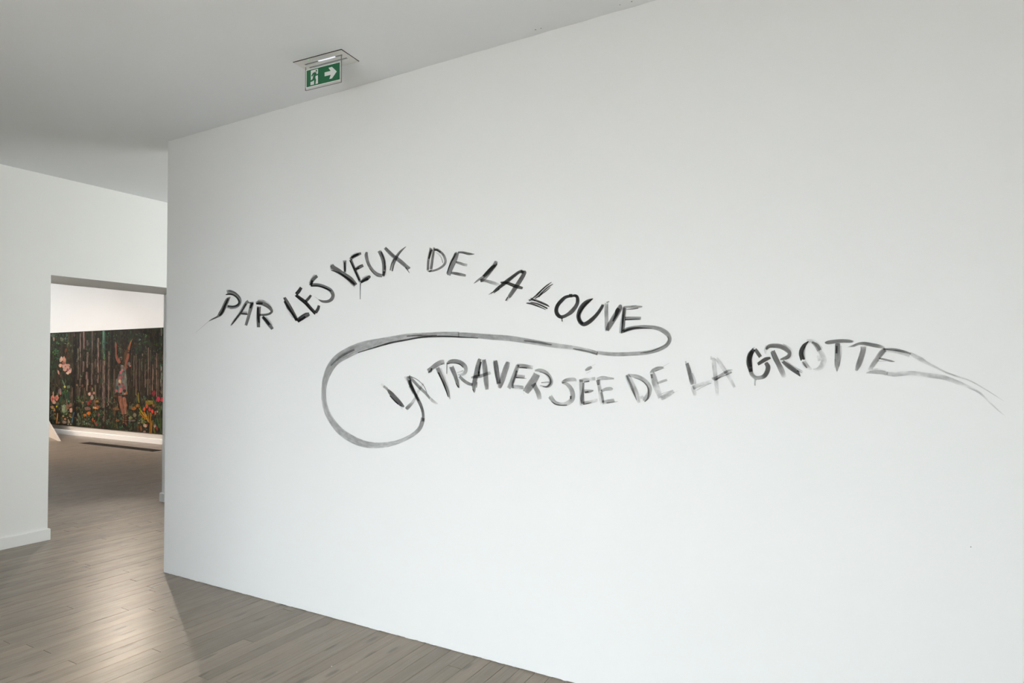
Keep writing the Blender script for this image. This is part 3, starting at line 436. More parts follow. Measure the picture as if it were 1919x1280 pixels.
('letter','dry brushed letter L of LOUVE in split strands',[(0.3,[(-13355,19042,-13340,19020,89),(-13484,18985,-13457,18948,89),(-13650,18902,-13608,18850,89),(-13797,18802,-13744,18746,89),(-13942,18690,-13884,18633,89),(-14093,18570,-14025,18506,89),(-14232,18457,-14166,18388,89),(-14348,18370,-14300,18313,89),(-14452,18289,-14419,18253,89),(-14555,18196,-14531,18174,89),(-14629,18124,-14612,18110,89)]),(0.3,[(-13293,18937,-13276,18910,88),(-13429,18886,-13401,18842,88),(-13601,18810,-13555,18751,88),(-13734,18719,-13680,18661,88),(-13863,18614,-13808,18561,88),(-14010,18487,-13956,18435,88),(-14143,18374,-14099,18323,88),(-14243,18312,-14218,18271,88),(-14311,18279,-14297,18251,88)]),(0.3,[(-13434,18793,-13416,18773,86),(-13553,18715,-13526,18685,86),(-13698,18622,-13663,18581,86),(-13804,18557,-13771,18516,86),(-13903,18493,-13871,18457,86),(-14013,18406,-13982,18376,86),(-14096,18336,-14068,18309,86)]),(0.3,[(-13939,18612,-13835,18523,10),(-14072,18508,-13945,18397,10),(-14217,18392,-14078,18261,10),(-14283,18331,-14175,18205,10),(-14318,18294,-14237,18186,10)]),(0.3,[(-13509,18925,-13493,18903,77),(-13655,18851,-13636,18825,77),(-13848,18741,-13823,18712,77),(-14051,18588,-14024,18561,77),(-14213,18459,-14186,18432,77)]),(0.3,[(-14540,18275,-14515,18324,87),(-14430,18214,-14395,18284,87),(-14273,18135,-14230,18226,87),(-14093,18058,-14047,18159,87),(-13912,17984,-13864,18085,87),(-13755,17920,-13706,18013,87),(-13628,17869,-13581,17942,87),(-13548,17834,-13511,17875,87),(-13499,17811,-13480,17828,87)]),(0.3,[(-14633,18186,-14634,18237,87),(-14531,18177,-14531,18242,87),(-14415,18163,-14403,18237,87),(-14328,18142,-14305,18202,87),(-14262,18123,-14241,18168,87)]),(0.3,[(-14546,18094,-14536,18133,86),(-14386,18046,-14370,18099,86),(-14186,17981,-14161,18046,86),(-14013,17910,-13981,17977,86),(-13854,17837,-13818,17903,86),(-13712,17767,-13674,17829,86),(-13611,17714,-13573,17773,86)]),(0.3,[(-14769,18038,-14764,18093,86),(-14646,18014,-14635,18087,86),(-14475,17974,-14449,18058,86),(-14272,17906,-14240,17981,86),(-14058,17827,-14029,17886,86),(-13847,17744,-13826,17782,86),(-13688,17679,-13676,17701,86)])]),
('letter','bold black painted letter O of LOUVE with a short drip',[(0.06,[(-12304,18344,-12210,18342,88),(-12309,18332,-12203,18298,88),(-12300,18345,-12249,18231,88),(-12344,18353,-12337,18222,88),(-12440,18357,-12421,18220,88),(-12555,18346,-12511,18204,88),(-12682,18314,-12599,18173,88),(-12799,18250,-12678,18115,88),(-12906,18169,-12763,18034,88),(-13015,18070,-12861,17943,88),(-13115,17953,-12943,17850,88),(-13185,17826,-12991,17755,88),(-13224,17695,-13013,17665,88),(-13223,17566,-13008,17590,88),(-13182,17444,-12984,17525,88),(-13100,17338,-12940,17460,89),(-12993,17258,-12890,17411,88),(-12877,17224,-12856,17395,84),(-12764,17231,-12801,17394,79),(-12648,17263,-12715,17414,77),(-12528,17311,-12616,17458,74),(-12400,17366,-12515,17524,69),(-12272,17438,-12419,17600,65),(-12163,17536,-12324,17679,67),(-12073,17641,-12236,17762,70),(-11999,17744,-12170,17844,72),(-11943,17851,-12125,17922,75),(-11913,17963,-12101,18001,80),(-11906,18070,-12092,18080,85),(-11920,18174,-12093,18152,87),(-11964,18275,-12102,18195,88),(-12052,18342,-12124,18213,89),(-12148,18366,-12158,18229,88),(-12234,18347,-12209,18238,88),(-12288,18322,-12260,18238,88)]),(0.05,[(-12450,18319,-12446,18388,88),(-12363,18306,-12359,18383,88),(-12277,18293,-12272,18379,88)]),(0.02,[(-12842,17270,-12776,17261,67),(-12845,17226,-12784,17219,67),(-12847,17169,-12790,17170,67),(-12839,17119,-12780,17127,67),(-12832,17082,-12769,17095,67)])]),
('letter','bold black painted letter U of LOUVE',[(0.15,[(-11206,18116,-11199,18103,84),(-11311,18111,-11270,18036,84),(-11448,18093,-11361,17950,84),(-11569,18054,-11442,17881,84),(-11690,17986,-11524,17809,84),(-11813,17883,-11617,17717,84),(-11921,17755,-11703,17618,84),(-11996,17612,-11771,17511,84),(-12043,17473,-11821,17405,84),(-12066,17355,-11842,17329,84),(-12059,17237,-11840,17262,84),(-12022,17108,-11815,17174,84),(-11955,16985,-11774,17097,84),(-11851,16884,-11722,17040,84),(-11708,16821,-11680,17014,84),(-11558,16838,-11633,17027,84),(-11434,16893,-11548,17070,84),(-11316,16967,-11447,17131,84),(-11203,17056,-11341,17206,84),(-11100,17151,-11237,17284,84),(-11004,17252,-11139,17369,84),(-10916,17353,-11054,17458,84),(-10835,17459,-10975,17554,84),(-10753,17584,-10891,17669,84),(-10689,17696,-10822,17769,84),(-10665,17762,-10792,17815,84),(-10660,17797,-10779,17836,84)]),(0.1,[(-11223,18112,-11215,18100,92),(-11353,18059,-11323,18018,92),(-11519,17972,-11459,17906,92),(-11657,17851,-11585,17789,92),(-11781,17710,-11706,17657,92),(-11894,17550,-11815,17506,92),(-11976,17389,-11888,17361,92),(-11997,17249,-11895,17252,92),(-11965,17117,-11865,17158,92),(-11873,16987,-11785,17047,92),(-11786,16894,-11704,16959,92)])]),
('letter','grey painted letter V of LOUVE',[(0.3,[(-10626,17865,-10467,17851,44),(-10641,17707,-10466,17694,44),(-10655,17504,-10464,17495,44),(-10652,17325,-10459,17324,44),(-10644,17151,-10453,17151,44),(-10640,16971,-10445,16970,44),(-10636,16803,-10438,16804,44),(-10627,16658,-10435,16661,44),(-10618,16558,-10433,16562,44)]),(0.3,[(-10528,17847,-10564,17916,55),(-10466,17881,-10496,17938,55),(-10404,17915,-10428,17961,55)]),(0.3,[(-9919,17788,-9816,17771,62),(-9962,17730,-9792,17690,62),(-10019,17657,-9790,17562,62),(-10085,17560,-9849,17427,62),(-10166,17435,-9932,17291,62),(-10263,17292,-10027,17145,62),(-10361,17143,-10127,16999,62),(-10450,16998,-10220,16863,63),(-10527,16856,-10303,16743,62),(-10574,16717,-10375,16632,55),(-10599,16617,-10427,16548,47)]),(0.1,[(-10019,17641,-9886,17559,86),(-10066,17598,-9902,17505,86),(-10121,17518,-9928,17436,86),(-10141,17414,-9973,17354,86),(-10158,17299,-10038,17246,86),(-10214,17145,-10137,17105,86),(-10267,17014,-10221,16990,86)])]),
('letter','painted letter E of LOUVE that runs into the looping flourish',[(0.3,[(-9764,17665,-9661,17651,39),(-9793,17483,-9672,17466,39),(-9832,17249,-9692,17225,39),(-9874,17031,-9724,17003,39),(-9912,16817,-9758,16793,39),(-9929,16603,-9787,16587,39),(-9936,16446,-9808,16433,39)]),(0.4,[(-9767,17612,-9588,17587,68),(-9780,17453,-9608,17430,68),(-9797,17244,-9631,17226,68),(-9814,17051,-9638,17035,68),(-9829,16858,-9650,16837,68),(-9842,16641,-9688,16619,68),(-9852,16470,-9724,16451,68)]),(0.3,[(-9791,17307,-9755,17305,82),(-9799,17130,-9758,17128,82),(-9810,16896,-9764,16893,82),(-9821,16642,-9779,16639,82),(-9830,16439,-9794,16437,82)]),(0.45,[(-9731,17587,-9742,17686,52),(-9610,17595,-9618,17691,52),(-9451,17597,-9452,17695,52),(-9290,17573,-9285,17694,52),(-9122,17553,-9123,17687,52),(-8954,17574,-8960,17668,52),(-8830,17600,-8834,17649,52)]),(0.3,[(-9593,17510,-9595,17544,76),(-9468,17506,-9471,17551,76),(-9308,17506,-9313,17560,76),(-9149,17523,-9156,17570,76),(-9027,17540,-9033,17579,76)]),(0.3,[(-9355,17650,-9359,17679,53),(-9226,17668,-9230,17690,53),(-9098,17686,-9100,17701,53)]),(0.4,[(-9664,17039,-9670,17199,53),(-9512,17039,-9517,17200,54),(-9312,17038,-9312,17197,53),(-9086,17032,-9084,17184,48),(-8905,17025,-8902,17171,43)]),(0.3,[(-9666,17028,-9668,17097,75),(-9510,17029,-9512,17094,75),(-9311,17031,-9313,17090,75),(-9114,17039,-9115,17082,75),(-8961,17045,-8962,17074,75)])]),
('flourish','long grey brushed loop linking the two painted lines',[(0.3,[(-9741,16450,-9811,16584,68),(-9642,16482,-9719,16641,67),(-9515,16520,-9585,16707,66),(-9389,16554,-9437,16743,64),(-9250,16583,-9283,16765,62),(-9108,16599,-9129,16781,58),(-8957,16608,-8970,16790,54),(-8790,16616,-8795,16791,51),(-8620,16615,-8614,16785,50),(-8452,16599,-8434,16770,48),(-8292,16568,-8258,16745,47),(-8152,16525,-8094,16707,48),(-8027,16469,-7938,16650,48),(-7910,16393,-7788,16566,49),(-7814,16313,-7661,16461,49),(-7745,16237,-7575,16336,48),(-7704,16167,-7529,16205,47),(-7702,16116,-7528,16080,47),(-7729,16055,-7572,15966,46),(-7788,15972,-7654,15851,44),(-7881,15889,-7777,15741,42),(-8019,15816,-7942,15653,43),(-8195,15750,-8137,15579,44),(-8408,15692,-8364,15517,44),(-8637,15647,-8606,15468,43),(-8846,15623,-8829,15442,42),(-9090,15609,-9078,15426,41),(-9440,15592,-9431,15409,41),(-9794,15582,-9789,15397,42),(-10046,15580,-10047,15393,41),(-10267,15586,-10278,15400,39),(-10520,15606,-10540,15425,39),(-10749,15631,-10775,15457,39),(-10912,15655,-10945,15489,36),(-11017,15673,-11052,15513,34)]),(0.3,[(-9723,16483,-9757,16550,75),(-9623,16521,-9660,16601,75),(-9486,16565,-9518,16660,75),(-9333,16602,-9353,16695,75),(-9168,16629,-9177,16714,75),(-9019,16635,-9018,16710,75),(-8849,16631,-8846,16692,75),(-8598,16624,-8596,16663,75),(-8389,16617,-8388,16636,75)]),(0.3,[(-7737,16266,-7694,16287,32),(-7710,16201,-7654,16220,32),(-7697,16123,-7625,16119,32),(-7723,16040,-7657,16006,32),(-7787,15951,-7737,15898,32),(-7902,15871,-7869,15812,32),(-8066,15791,-8040,15734,32),(-8280,15704,-8259,15648,32),(-8514,15630,-8500,15573,32),(-8769,15586,-8761,15534,32),(-8971,15563,-8965,15515,32)]),(0.3,[(-10955,15605,-11029,15444,39),(-11041,15644,-11108,15473,38),(-11203,15699,-11258,15518,36),(-11479,15768,-11526,15580,33),(-11800,15838,-11842,15646,30),(-12091,15894,-12128,15695,29),(-12408,15948,-12439,15740,29),(-12791,16002,-12821,15783,29),(-13207,16060,-13243,15831,30),(-13648,16131,-13690,15895,34),(-14089,16206,-14135,15963,39),(-14476,16275,-14524,16025,41),(-14869,16344,-14917,16085,42),(-15314,16420,-15359,16148,40),(-15812,16492,-15846,16208,39),(-16395,16544,-16418,16257,41),(-16991,16588,-17016,16305,43),(-17551,16637,-17578,16365,42),(-18067,16680,-18086,16418,41),(-18524,16705,-18533,16442,42),(-18846,16719,-18850,16453,43)]),(0.3,[(-10978,15526,-11006,15448,39),(-11200,15598,-11227,15517,39),(-11514,15685,-11535,15604,39),(-11908,15752,-11921,15687,39),(-12237,15798,-12246,15751,39)]),(0.3,[(-13345,15994,-13355,15946,43),(-13637,16067,-13654,15985,43),(-14038,16150,-14057,16040,43),(-14506,16199,-14518,16115,43),(-14890,16227,-14896,16178,43)]),(0.4,[(-18764,16744,-18767,16448,43),(-19054,16753,-19057,16458,42),(-19424,16763,-19428,16471,40),(-19719,16772,-19719,16481,39),(-20069,16777,-20059,16487,39),(-20586,16771,-20568,16487,38),(-21165,16760,-21141,16473,39),(-21708,16755,-21667,16438,38),(-22314,16730,-22242,16375,39),(-23073,16652,-22973,16266,39),(-23892,16553,-23776,16129,39),(-24735,16466,-24591,15987,39),(-25567,16349,-25351,15828,39),(-26294,16167,-25985,15636,42),(-26911,15954,-26540,15432,45),(-27415,15731,-26996,15258,46),(-27834,15475,-27351,15087,46),(-28159,15185,-27619,14890,46),(-28397,14871,-27844,14656,45),(-28581,14519,-28063,14372,44),(-28708,14154,-28239,14067,43),(-28775,13803,-28352,13763,41),(-28798,13459,-28409,13453,39),(-28798,13122,-28409,13146,37),(-28755,12776,-28352,12834,36),(-28656,12402,-28238,12498,33),(-28491,12024,-28066,12173,32),(-28243,11669,-27820,11872,35),(-27951,11351,-27532,11598,39),(-27652,11087,-27256,11379,38),(-27303,10855,-26949,11193,36),(-26868,10636,-26551,11016,37),(-26403,10455,-26129,10863,39),(-25949,10333,-25738,10744,39),(-25496,10259,-25357,10658,39),(-25049,10235,-24979,10604,37),(-24615,10249,-24598,10583,35),(-24193,10287,-24215,10600,33),(-23781,10351,-23830,10642,32),(-23377,10441,-23446,10696,33),(-22978,10556,-23066,10776,34),(-22576,10702,-22679,10896,33),(-22197,10862,-22314,11040,32),(-21860,11026,-22001,11196,34),(-21567,11203,-21742,11361,39),(-21333,11393,-21550,11526,45),(-21154,11614,-21416,11696,52),(-21053,11896,-21324,11938,54),(-21006,12118,-21272,12147,55)]),(0.15,[(-17581,16403,-17583,16373,75),(-18053,16446,-18056,16395,75),(-18660,16499,-18665,16425,75),(-19161,16540,-19166,16457,75),(-19707,16569,-19708,16481,75),(-20425,16577,-20421,16488,75),(-21158,16561,-21147,16471,75),(-21744,16503,-21724,16414,75),(-22287,16429,-22267,16339,75),(-22864,16370,-22841,16272,75),(-23454,16294,-23422,16190,75),(-24050,16167,-24014,16074,75),(-24652,16022,-24621,15945,75),(-25339,15862,-25316,15806,75),(-25883,15736,-25867,15696,75)]),(0.3,[(-22274,16557,-22282,16608,47),(-21942,16572,-21951,16642,47),(-21523,16580,-21526,16670,47),(-21147,16552,-21141,16653,47),(-20786,16528,-20787,16630,47),(-20446,16551,-20454,16628,47),(-20203,16581,-20210,16631,47)]),(0.3,[(-27998,14933,-28065,14983,39),(-27609,15185,-27706,15264,39),(-27103,15478,-27210,15593,39),(-26547,15701,-26625,15816,39),(-26099,15858,-26160,15959,39)])]),
('letter','painted letter L of the lower LA before TRAVERSEE',[(0.1,[(-24157,13854,-24064,13961,16),(-24036,13788,-23938,13900,16),(-23915,13723,-23813,13840,16)]),(0.1,[(-23960,13729,-23860,13832,43),(-23835,13650,-23725,13763,43),(-23710,13571,-23591,13694,43)]),(0.05,[(-23700,13599,-23600,13666,66),(-23617,13472,-23451,13586,66),(-23492,13310,-23261,13474,66),(-23338,13166,-23090,13349,66),(-23170,13028,-22920,13212,66),(-23000,12887,-22754,13071,66),(-22823,12763,-22610,12938,66),(-22633,12681,-22492,12810,66),(-22491,12635,-22409,12713,66)]),(0.1,[(-23497,13251,-23436,13295,79),(-23335,13112,-23268,13162,79),(-23138,12951,-23070,13006,79),(-22974,12847,-22920,12896,79),(-22856,12781,-22814,12820,79)]),(0.5,[(-22830,12742,-22662,12819,16),(-22719,12627,-22594,12685,16),(-22609,12512,-22526,12551,16)]),(0.1,[(-22211,12487,-22396,12617,53),(-22123,12558,-22316,12693,51),(-22003,12662,-22196,12801,47),(-21870,12789,-22047,12911,40),(-21728,12948,-21893,13036,32),(-21599,13144,-21750,13208,25),(-21484,13339,-21623,13390,20),(-21397,13491,-21542,13541,18),(-21309,13632,-21456,13696,18),(-21160,13819,-21301,13892,19),(-21030,13972,-21169,14047,20)])]),
('letter','painted letter A of the lower LA whose leg joins the loop',[(0.1,[(-22305,14368,-22024,14403,53),(-22292,14272,-22003,14321,55),(-22248,14119,-21963,14192,58),(-22143,13917,-21884,14001,61),(-22014,13703,-21786,13788,64),(-21890,13520,-21685,13606,66),(-21764,13342,-21572,13427,67),(-21635,13151,-21438,13239,68),(-21513,12960,-21305,13047,67),(-21398,12776,-21198,12848,67),(-21304,12597,-21113,12650,66),(-21245,12424,-21059,12459,64),(-21214,12257,-21031,12272,62),(-21215,12071,-21032,12074,59),(-21227,11925,-21044,11924,56)]),(0.1,[(-22169,14165,-21983,14193,81),(-22144,14054,-21960,14093,81),(-22075,13875,-21901,13934,81),(-21915,13630,-21758,13695,81),(-21738,13378,-21599,13436,81),(-21588,13163,-21478,13207,81),(-21479,13009,-21396,13042,81)]),(0.1,[(-22464,14339,-22332,14382,24),(-22398,14226,-22280,14265,24),(-22331,14114,-22229,14148,24)]),(0.2,[(-22145,13816,-22062,13852,32),(-21989,13605,-21926,13632,32),(-21834,13394,-21790,13414,32)]),(0.1,[(-22212,14323,-22058,14448,51),(-22108,14253,-21965,14368,51),(-21940,14129,-21805,14234,51),(-21692,13916,-21547,14028,51),(-21430,13693,-21279,13818,51),(-21224,13548,-21082,13675,51),(-21056,13434,-20914,13547,51),(-20910,13310,-20770,13405,47),(-20796,13205,-20667,13292,43),(-20736,13150,-20611,13239,40),(-20709,13126,-20585,13217,39)]),(0.1,[(-20709,13128,-20585,13237,17),(-20619,13053,-20489,13176,17),(-20478,12965,-20370,13098,17),(-20293,12920,-20237,13009,17),(-20144,12899,-20123,12935,17)]),(0.05,[(-22003,14339,-21976,14389,54),(-21835,14288,-21810,14331,54),(-21626,14213,-21601,14248,54),(-21446,14121,-21419,14150,54),(-21285,14017,-21255,14042,54),(-21163,13913,-21127,13937,54),(-21064,13796,-21021,13816,54),(-20963,13628,-20923,13643,54),(-20889,13487,-20855,13499,54)])]),
('letter','painted letter T, first of TRAVERSEE',[(0.3,[(-20753,14596,-20887,14759,53),(-20643,14650,-20784,14819,53),(-20490,14725,-20647,14903,53),(-20330,14805,-20508,15003,53),(-20173,14882,-20354,15105,53),(-20028,14949,-20189,15189,48),(-19900,15005,-20023,15251,43),(-19782,15053,-19857,15274,37),(-19689,15089,-19742,15277,32)]),(0.3,[(-20772,14554,-20810,14620,70),(-20664,14579,-20726,14666,70),(-20535,14643,-20657,14714,70),(-20508,14756,-20631,14770,70),(-20523,14835,-20614,14837,70)]),(0.4,[(-19955,14990,-19967,15086,25),(-19819,15008,-19829,15091,25),(-19683,15025,-19692,15096,25)]),(0.3,[(-20302,14814,-20058,14904,55),(-20254,14712,-19996,14808,55),(-20176,14562,-19908,14666,55),(-20062,14380,-19806,14481,55),(-19944,14192,-19701,14281,55),(-19856,14027,-19617,14109,56),(-19774,13865,-19543,13946,55),(-19679,13702,-19463,13777,52),(-19593,13549,-19397,13602,47),(-19514,13388,-19374,13415,42),(-19456,13261,-19370,13276,39)]),(0.1,[(-20165,14598,-20084,14629,77),(-20012,14334,-19930,14365,77),(-19835,14022,-19754,14052,77),(-19726,13811,-19648,13838,77),(-19639,13629,-19567,13651,77),(-19552,13432,-19494,13448,77),(-19489,13283,-19445,13295,77)]),(0.4,[(-19987,14827,-19934,14848,23),(-19871,14620,-19810,14643,23),(-19720,14337,-19652,14361,23),(-19567,14035,-19506,14054,23),(-19443,13727,-19386,13738,23),(-19406,13415,-19334,13422,23),(-19403,13179,-19316,13184,23)])]),
('letter','painted letter R following the T of TRAVERSEE',[(0.15,[(-19469,14994,-19608,15082,51),(-19407,15054,-19539,15162,51),(-19320,15106,-19407,15258,51),(-19186,15117,-19213,15308,51),(-19027,15107,-19004,15321,51),(-18877,15078,-18798,15290,51),(-18737,15028,-18604,15223,51),(-18613,14950,-18430,15119,48),(-18520,14867,-18295,14989,45),(-18471,14791,-18231,14842,42),(-18454,14723,-18230,14698,39),(-18480,14676,-18287,14574,34),(-18527,14633,-18392,14482,29),(-18593,14587,-18527,14441,27),(-18680,14549,-18658,14432,25),(-18775,14530,-18775,14440,23),(-18852,14524,-18857,14453,23)]),(0.05,[(-19546,15042,-19559,15079,78),(-19474,15056,-19485,15098,78),(-19361,15070,-19366,15117,78),(-19195,15076,-19196,15123,78),(-19018,15069,-19012,15117,78),(-18869,15044,-18852,15096,78),(-18741,15001,-18705,15052,78),(-18620,14923,-18579,14958,78),(-18529,14850,-18496,14876,78)]),(0.02,[(-19576,15084,-19518,15081,62),(-19581,14956,-19526,14954,64),(-19586,14794,-19534,14794,62),(-19588,14641,-19533,14641,50),(-19588,14523,-19530,14524,39)]),(0.2,[(-18500,14743,-18472,14677,34),(-18708,14677,-18684,14621,34),(-18917,14610,-18898,14565,34)]),(0.15,[(-19414,14877,-19151,14978,55),(-19358,14777,-19092,14877,55),(-19281,14637,-19016,14733,55),(-19189,14480,-18940,14564,55),(-19103,14323,-18871,14388,55),(-19056,14197,-18831,14246,56),(-19011,14068,-18803,14118,55),(-18930,13913,-18767,13957,49),(-18862,13792,-18739,13827,43)]),(0.1,[(-18978,14041,-18942,14056,75),(-18949,13982,-18906,14001,75),(-18904,13905,-18856,13931,75),(-18838,13830,-18792,13860,75),(-18783,13773,-18738,13803,75)]),(0.4,[(-18858,14267,-18744,14273,26),(-18845,14059,-18730,14065,26),(-18831,13850,-18717,13857,26)]),(0.15,[(-18842,14370,-18708,14477,52),(-18730,14269,-18595,14383,52),(-18575,14144,-18447,14271,52),(-18413,14040,-18298,14186,52),(-18242,13957,-18152,14118,52),(-18064,13915,-18007,14067,52),(-17934,13898,-17891,14034,52)])]),
('letter','painted letter A with a wide crossbar in TRAVERSEE',[(0.25,[(-17571,15350,-17386,15305,59),(-17636,15222,-17411,15169,59),(-17714,15044,-17447,14987,59),(-17773,14851,-17492,14799,59),(-17824,14652,-17540,14603,59),(-17872,14463,-17585,14416,59),(-17914,14284,-17630,14235,59),(-17958,14117,-17678,14074,61),(-17980,13937,-17716,13932,59),(-17929,13732,-17738,13751,47),(-17871,13581,-17747,13598,34)]),(0.2,[(-17455,15178,-17349,15154,74),(-17489,15071,-17382,15049,74),(-17532,14917,-17424,14899,74),(-17575,14717,-17467,14701,74),(-17609,14549,-17500,14534,74)]),(0.1,[(-17584,14675,-17474,14667,84),(-17596,14545,-17487,14538,84),(-17609,14416,-17499,14409,84)]),(0.1,[(-17950,13750,-17900,13771,77),(-17888,13650,-17846,13667,77),(-17827,13550,-17791,13565,77)]),(0.3,[(-17683,14111,-17628,14108,75),(-17692,13971,-17645,13968,75),(-17700,13830,-17662,13828,75)]),(0.15,[(-17353,15282,-17123,15306,52),(-17348,15134,-17084,15162,52),(-17336,14936,-17038,14966,52),(-17312,14736,-17010,14765,52),(-17285,14532,-16987,14557,52),(-17269,14341,-16965,14366,52),(-17247,14147,-16950,14174,52),(-17195,13910,-16946,13935,46),(-17149,13723,-16946,13744,41)]),(0.35,[(-18005,14292,-18028,14395,50),(-17879,14295,-17909,14432,50),(-17716,14303,-17750,14476,50),(-17562,14315,-17600,14504,50),(-17399,14340,-17455,14531,50),(-17241,14392,-17308,14562,51),(-17093,14447,-17154,14600,50),(-16922,14492,-16986,14653,35),(-16789,14524,-16857,14698,20)])]),
('letter','painted letter V in TRAVERSEE',[(0.2,[(-16667,15219,-16433,15244,62),(-16654,15067,-16400,15096,62),(-16634,14865,-16357,14898,62),(-16604,14671,-16324,14708,62),(-16565,14465,-16290,14507,62),(-16505,14219,-16246,14263,62),(-16454,14024,-16211,14067,62)]),(0.3,[(-16704,15154,-16587,15170,29),(-16654,14873,-16531,14890,29),(-16587,14521,-16457,14543,29),(-16512,14201,-16382,14226,29),(-16451,13962,-16322,13988,29)]),(0.2,[(-15893,15198,-15701,15145,50),(-15952,15117,-15705,15050,50),(-16027,14995,-15726,14910,50),(-16094,14831,-15786,14743,50),(-16161,14648,-15859,14563,50),(-16230,14472,-15924,14387,50),(-16295,14300,-15993,14213,50),(-16358,14120,-16077,14038,51),(-16403,13965,-16154,13895,50),(-16403,13874,-16211,13828,41),(-16389,13828,-16248,13798,32)])]),
('letter','painted letter E after the V of TRAVERSEE',[(0.2,[(-15324,15037,-15136,14983,44),(-15370,14940,-15164,14880,44),(-15435,14803,-15208,14736,44),(-15504,14654,-15262,14580,44),(-15580,14487,-15326,14409,44),(-15663,14301,-15398,14218,44),(-15741,14128,-15481,14030,44),(-15814,13980,-15587,13876,39),(-15869,13872,-15671,13775,34)]),(0.15,[(-15342,14736,-15248,14711,53),(-15405,14571,-15303,14544,53),(-15480,14372,-15372,14341,53),(-15541,14225,-15433,14195,53),(-15588,14087,-15475,14073,53),(-15599,13941,-15478,13943,53),(-15596,13835,-15468,13843,53)]),(0.2,[(-15266,14848,-15271,15058,46),(-15156,14850,-15156,15060,47),(-15016,14848,-15001,15057,46),(-14888,14834,-14855,15043,47),(-14742,14816,-14707,15022,44),(-14550,14798,-14517,14991,31),(-14394,14784,-14364,14965,18)]),(0.1,[(-15164,14841,-15165,14891,60),(-15062,14839,-15062,14896,60),(-14933,14836,-14928,14897,60),(-14803,14830,-14796,14876,60),(-14701,14825,-14696,14854,60)]),(0.25,[(-15379,14338,-15369,14536,34),(-15265,14338,-15254,14530,34),(-15120,14336,-15105,14520,34),(-14970,14329,-14950,14506,34),(-14850,14322,-14830,14493,34)]),(0.1,[(-15352,14343,-15343,14417,56),(-15256,14342,-15249,14402,56),(-15115,14337,-15110,14382,56),(-14918,14327,-14914,14359,56),(-14752,14317,-14749,14341,56)]),(0.25,[(-15541,13820,-15522,14018,29),(-15403,13809,-15384,14015,29),(-15227,13797,-15207,14006,29),(-15050,13796,-15032,13987,29),(-14913,13799,-14897,13970,29)])]),
('letter','wide grey painted letter R in the middle of TRAVERSEE',[(0.15,[(-14335,14635,-13993,14485,46),(-14415,14504,-14065,14346,46),(-14519,14345,-14164,14165,46),(-14619,14224,-14259,14017,47),(-14729,14088,-14363,13875,46),(-14855,13888,-14519,13697,42),(-14953,13722,-14652,13552,39)]),(0.4,[(-14923,13688,-14836,13537,17),(-14940,13660,-14871,13541,17),(-14956,13632,-14906,13545,17)]),(0.2,[(-14499,14007,-14235,14140,50),(-14419,13905,-14179,14025,50),(-14323,13775,-14107,13883,50),(-14259,13669,-14036,13773,51),(-14212,13568,-13967,13647,50),(-14166,13420,-13921,13477,37),(-14134,13293,-13894,13343,25)]),(0.2,[(-14286,14692,-14295,14764,39),(-14167,14677,-14173,14804,39),(-14026,14650,-13999,14830,39),(-13897,14613,-13821,14795,39),(-13770,14560,-13654,14723,39),(-13664,14482,-13512,14620,39),(-13579,14389,-13400,14496,39),(-13520,14286,-13320,14353,39),(-13497,14199,-13285,14200,39),(-13520,14143,-13324,14057,39),(-13564,14088,-13416,13952,39),(-13607,14031,-13542,13899,39),(-13687,13987,-13689,13891,39),(-13853,14003,-13873,13926,39),(-14002,14036,-14024,13966,39)]),(0.2,[(-14042,14648,-14033,14676,58),(-13882,14609,-13871,14640,58),(-13697,14546,-13678,14581,58),(-13574,14463,-13537,14498,58),(-13495,14363,-13435,14390,58),(-13471,14238,-13381,14246,58),(-13490,14126,-13390,14094,58),(-13555,14037,-13493,13978,58),(-13648,13969,-13629,13911,58),(-13760,13960,-13765,13918,58),(-13859,13973,-13867,13944,58)]),(0.2,[(-13493,14212,-13486,14140,45),(-13716,14186,-13710,14126,45),(-13940,14160,-13935,14112,45)])]),
('letter','pale painted letter S in TRAVERSEE',[(0.15,[(-12076,14210,-12099,14205,20),(-12056,14282,-12146,14232,22),(-12122,14387,-12182,14224,24),(-12293,14408,-12294,14220,27),(-12468,14393,-12442,14212,29),(-12601,14362,-12546,14193,32),(-12714,14311,-12632,14169,34),(-12804,14237,-12723,14134,37),(-12860,14175,-12793,14101,39)]),(0.12,[(-12830,14106,-12824,14170,39),(-12729,14079,-12708,14182,39),(-12623,14034,-12549,14169,39),(-12550,13960,-12410,14090,40),(-12482,13866,-12299,13985,39),(-12434,13775,-12218,13868,39),(-12401,13678,-12164,13741,39),(-12384,13578,-12133,13603,38),(-12388,13488,-12135,13457,36),(-12414,13415,-12183,13315,34),(-12457,13356,-12283,13188,32),(-12546,13297,-12435,13097,29),(-12661,13248,-12601,13042,27),(-12765,13220,-12757,13028,24),(-12883,13213,-12906,13041,23),(-13019,13227,-13068,13064,28),(-13132,13264,-13233,13113,34),(-13202,13338,-13363,13204,38),(-13262,13430,-13459,13298,41),(-13323,13515,-13532,13384,40),(-13365,13576,-13580,13449,39)]),(0.1,[(-12422,13525,-12317,13534,62),(-12406,13447,-12323,13454,62),(-12389,13369,-12329,13374,62)]),(0.2,[(-13412,13256,-13399,13269,64),(-13326,13176,-13298,13211,64),(-13198,13089,-13166,13148,64),(-13055,13049,-13038,13115,64),(-12897,13037,-12893,13097,64),(-12700,13051,-12702,13098,64),(-12543,13071,-12545,13105,64)])]),
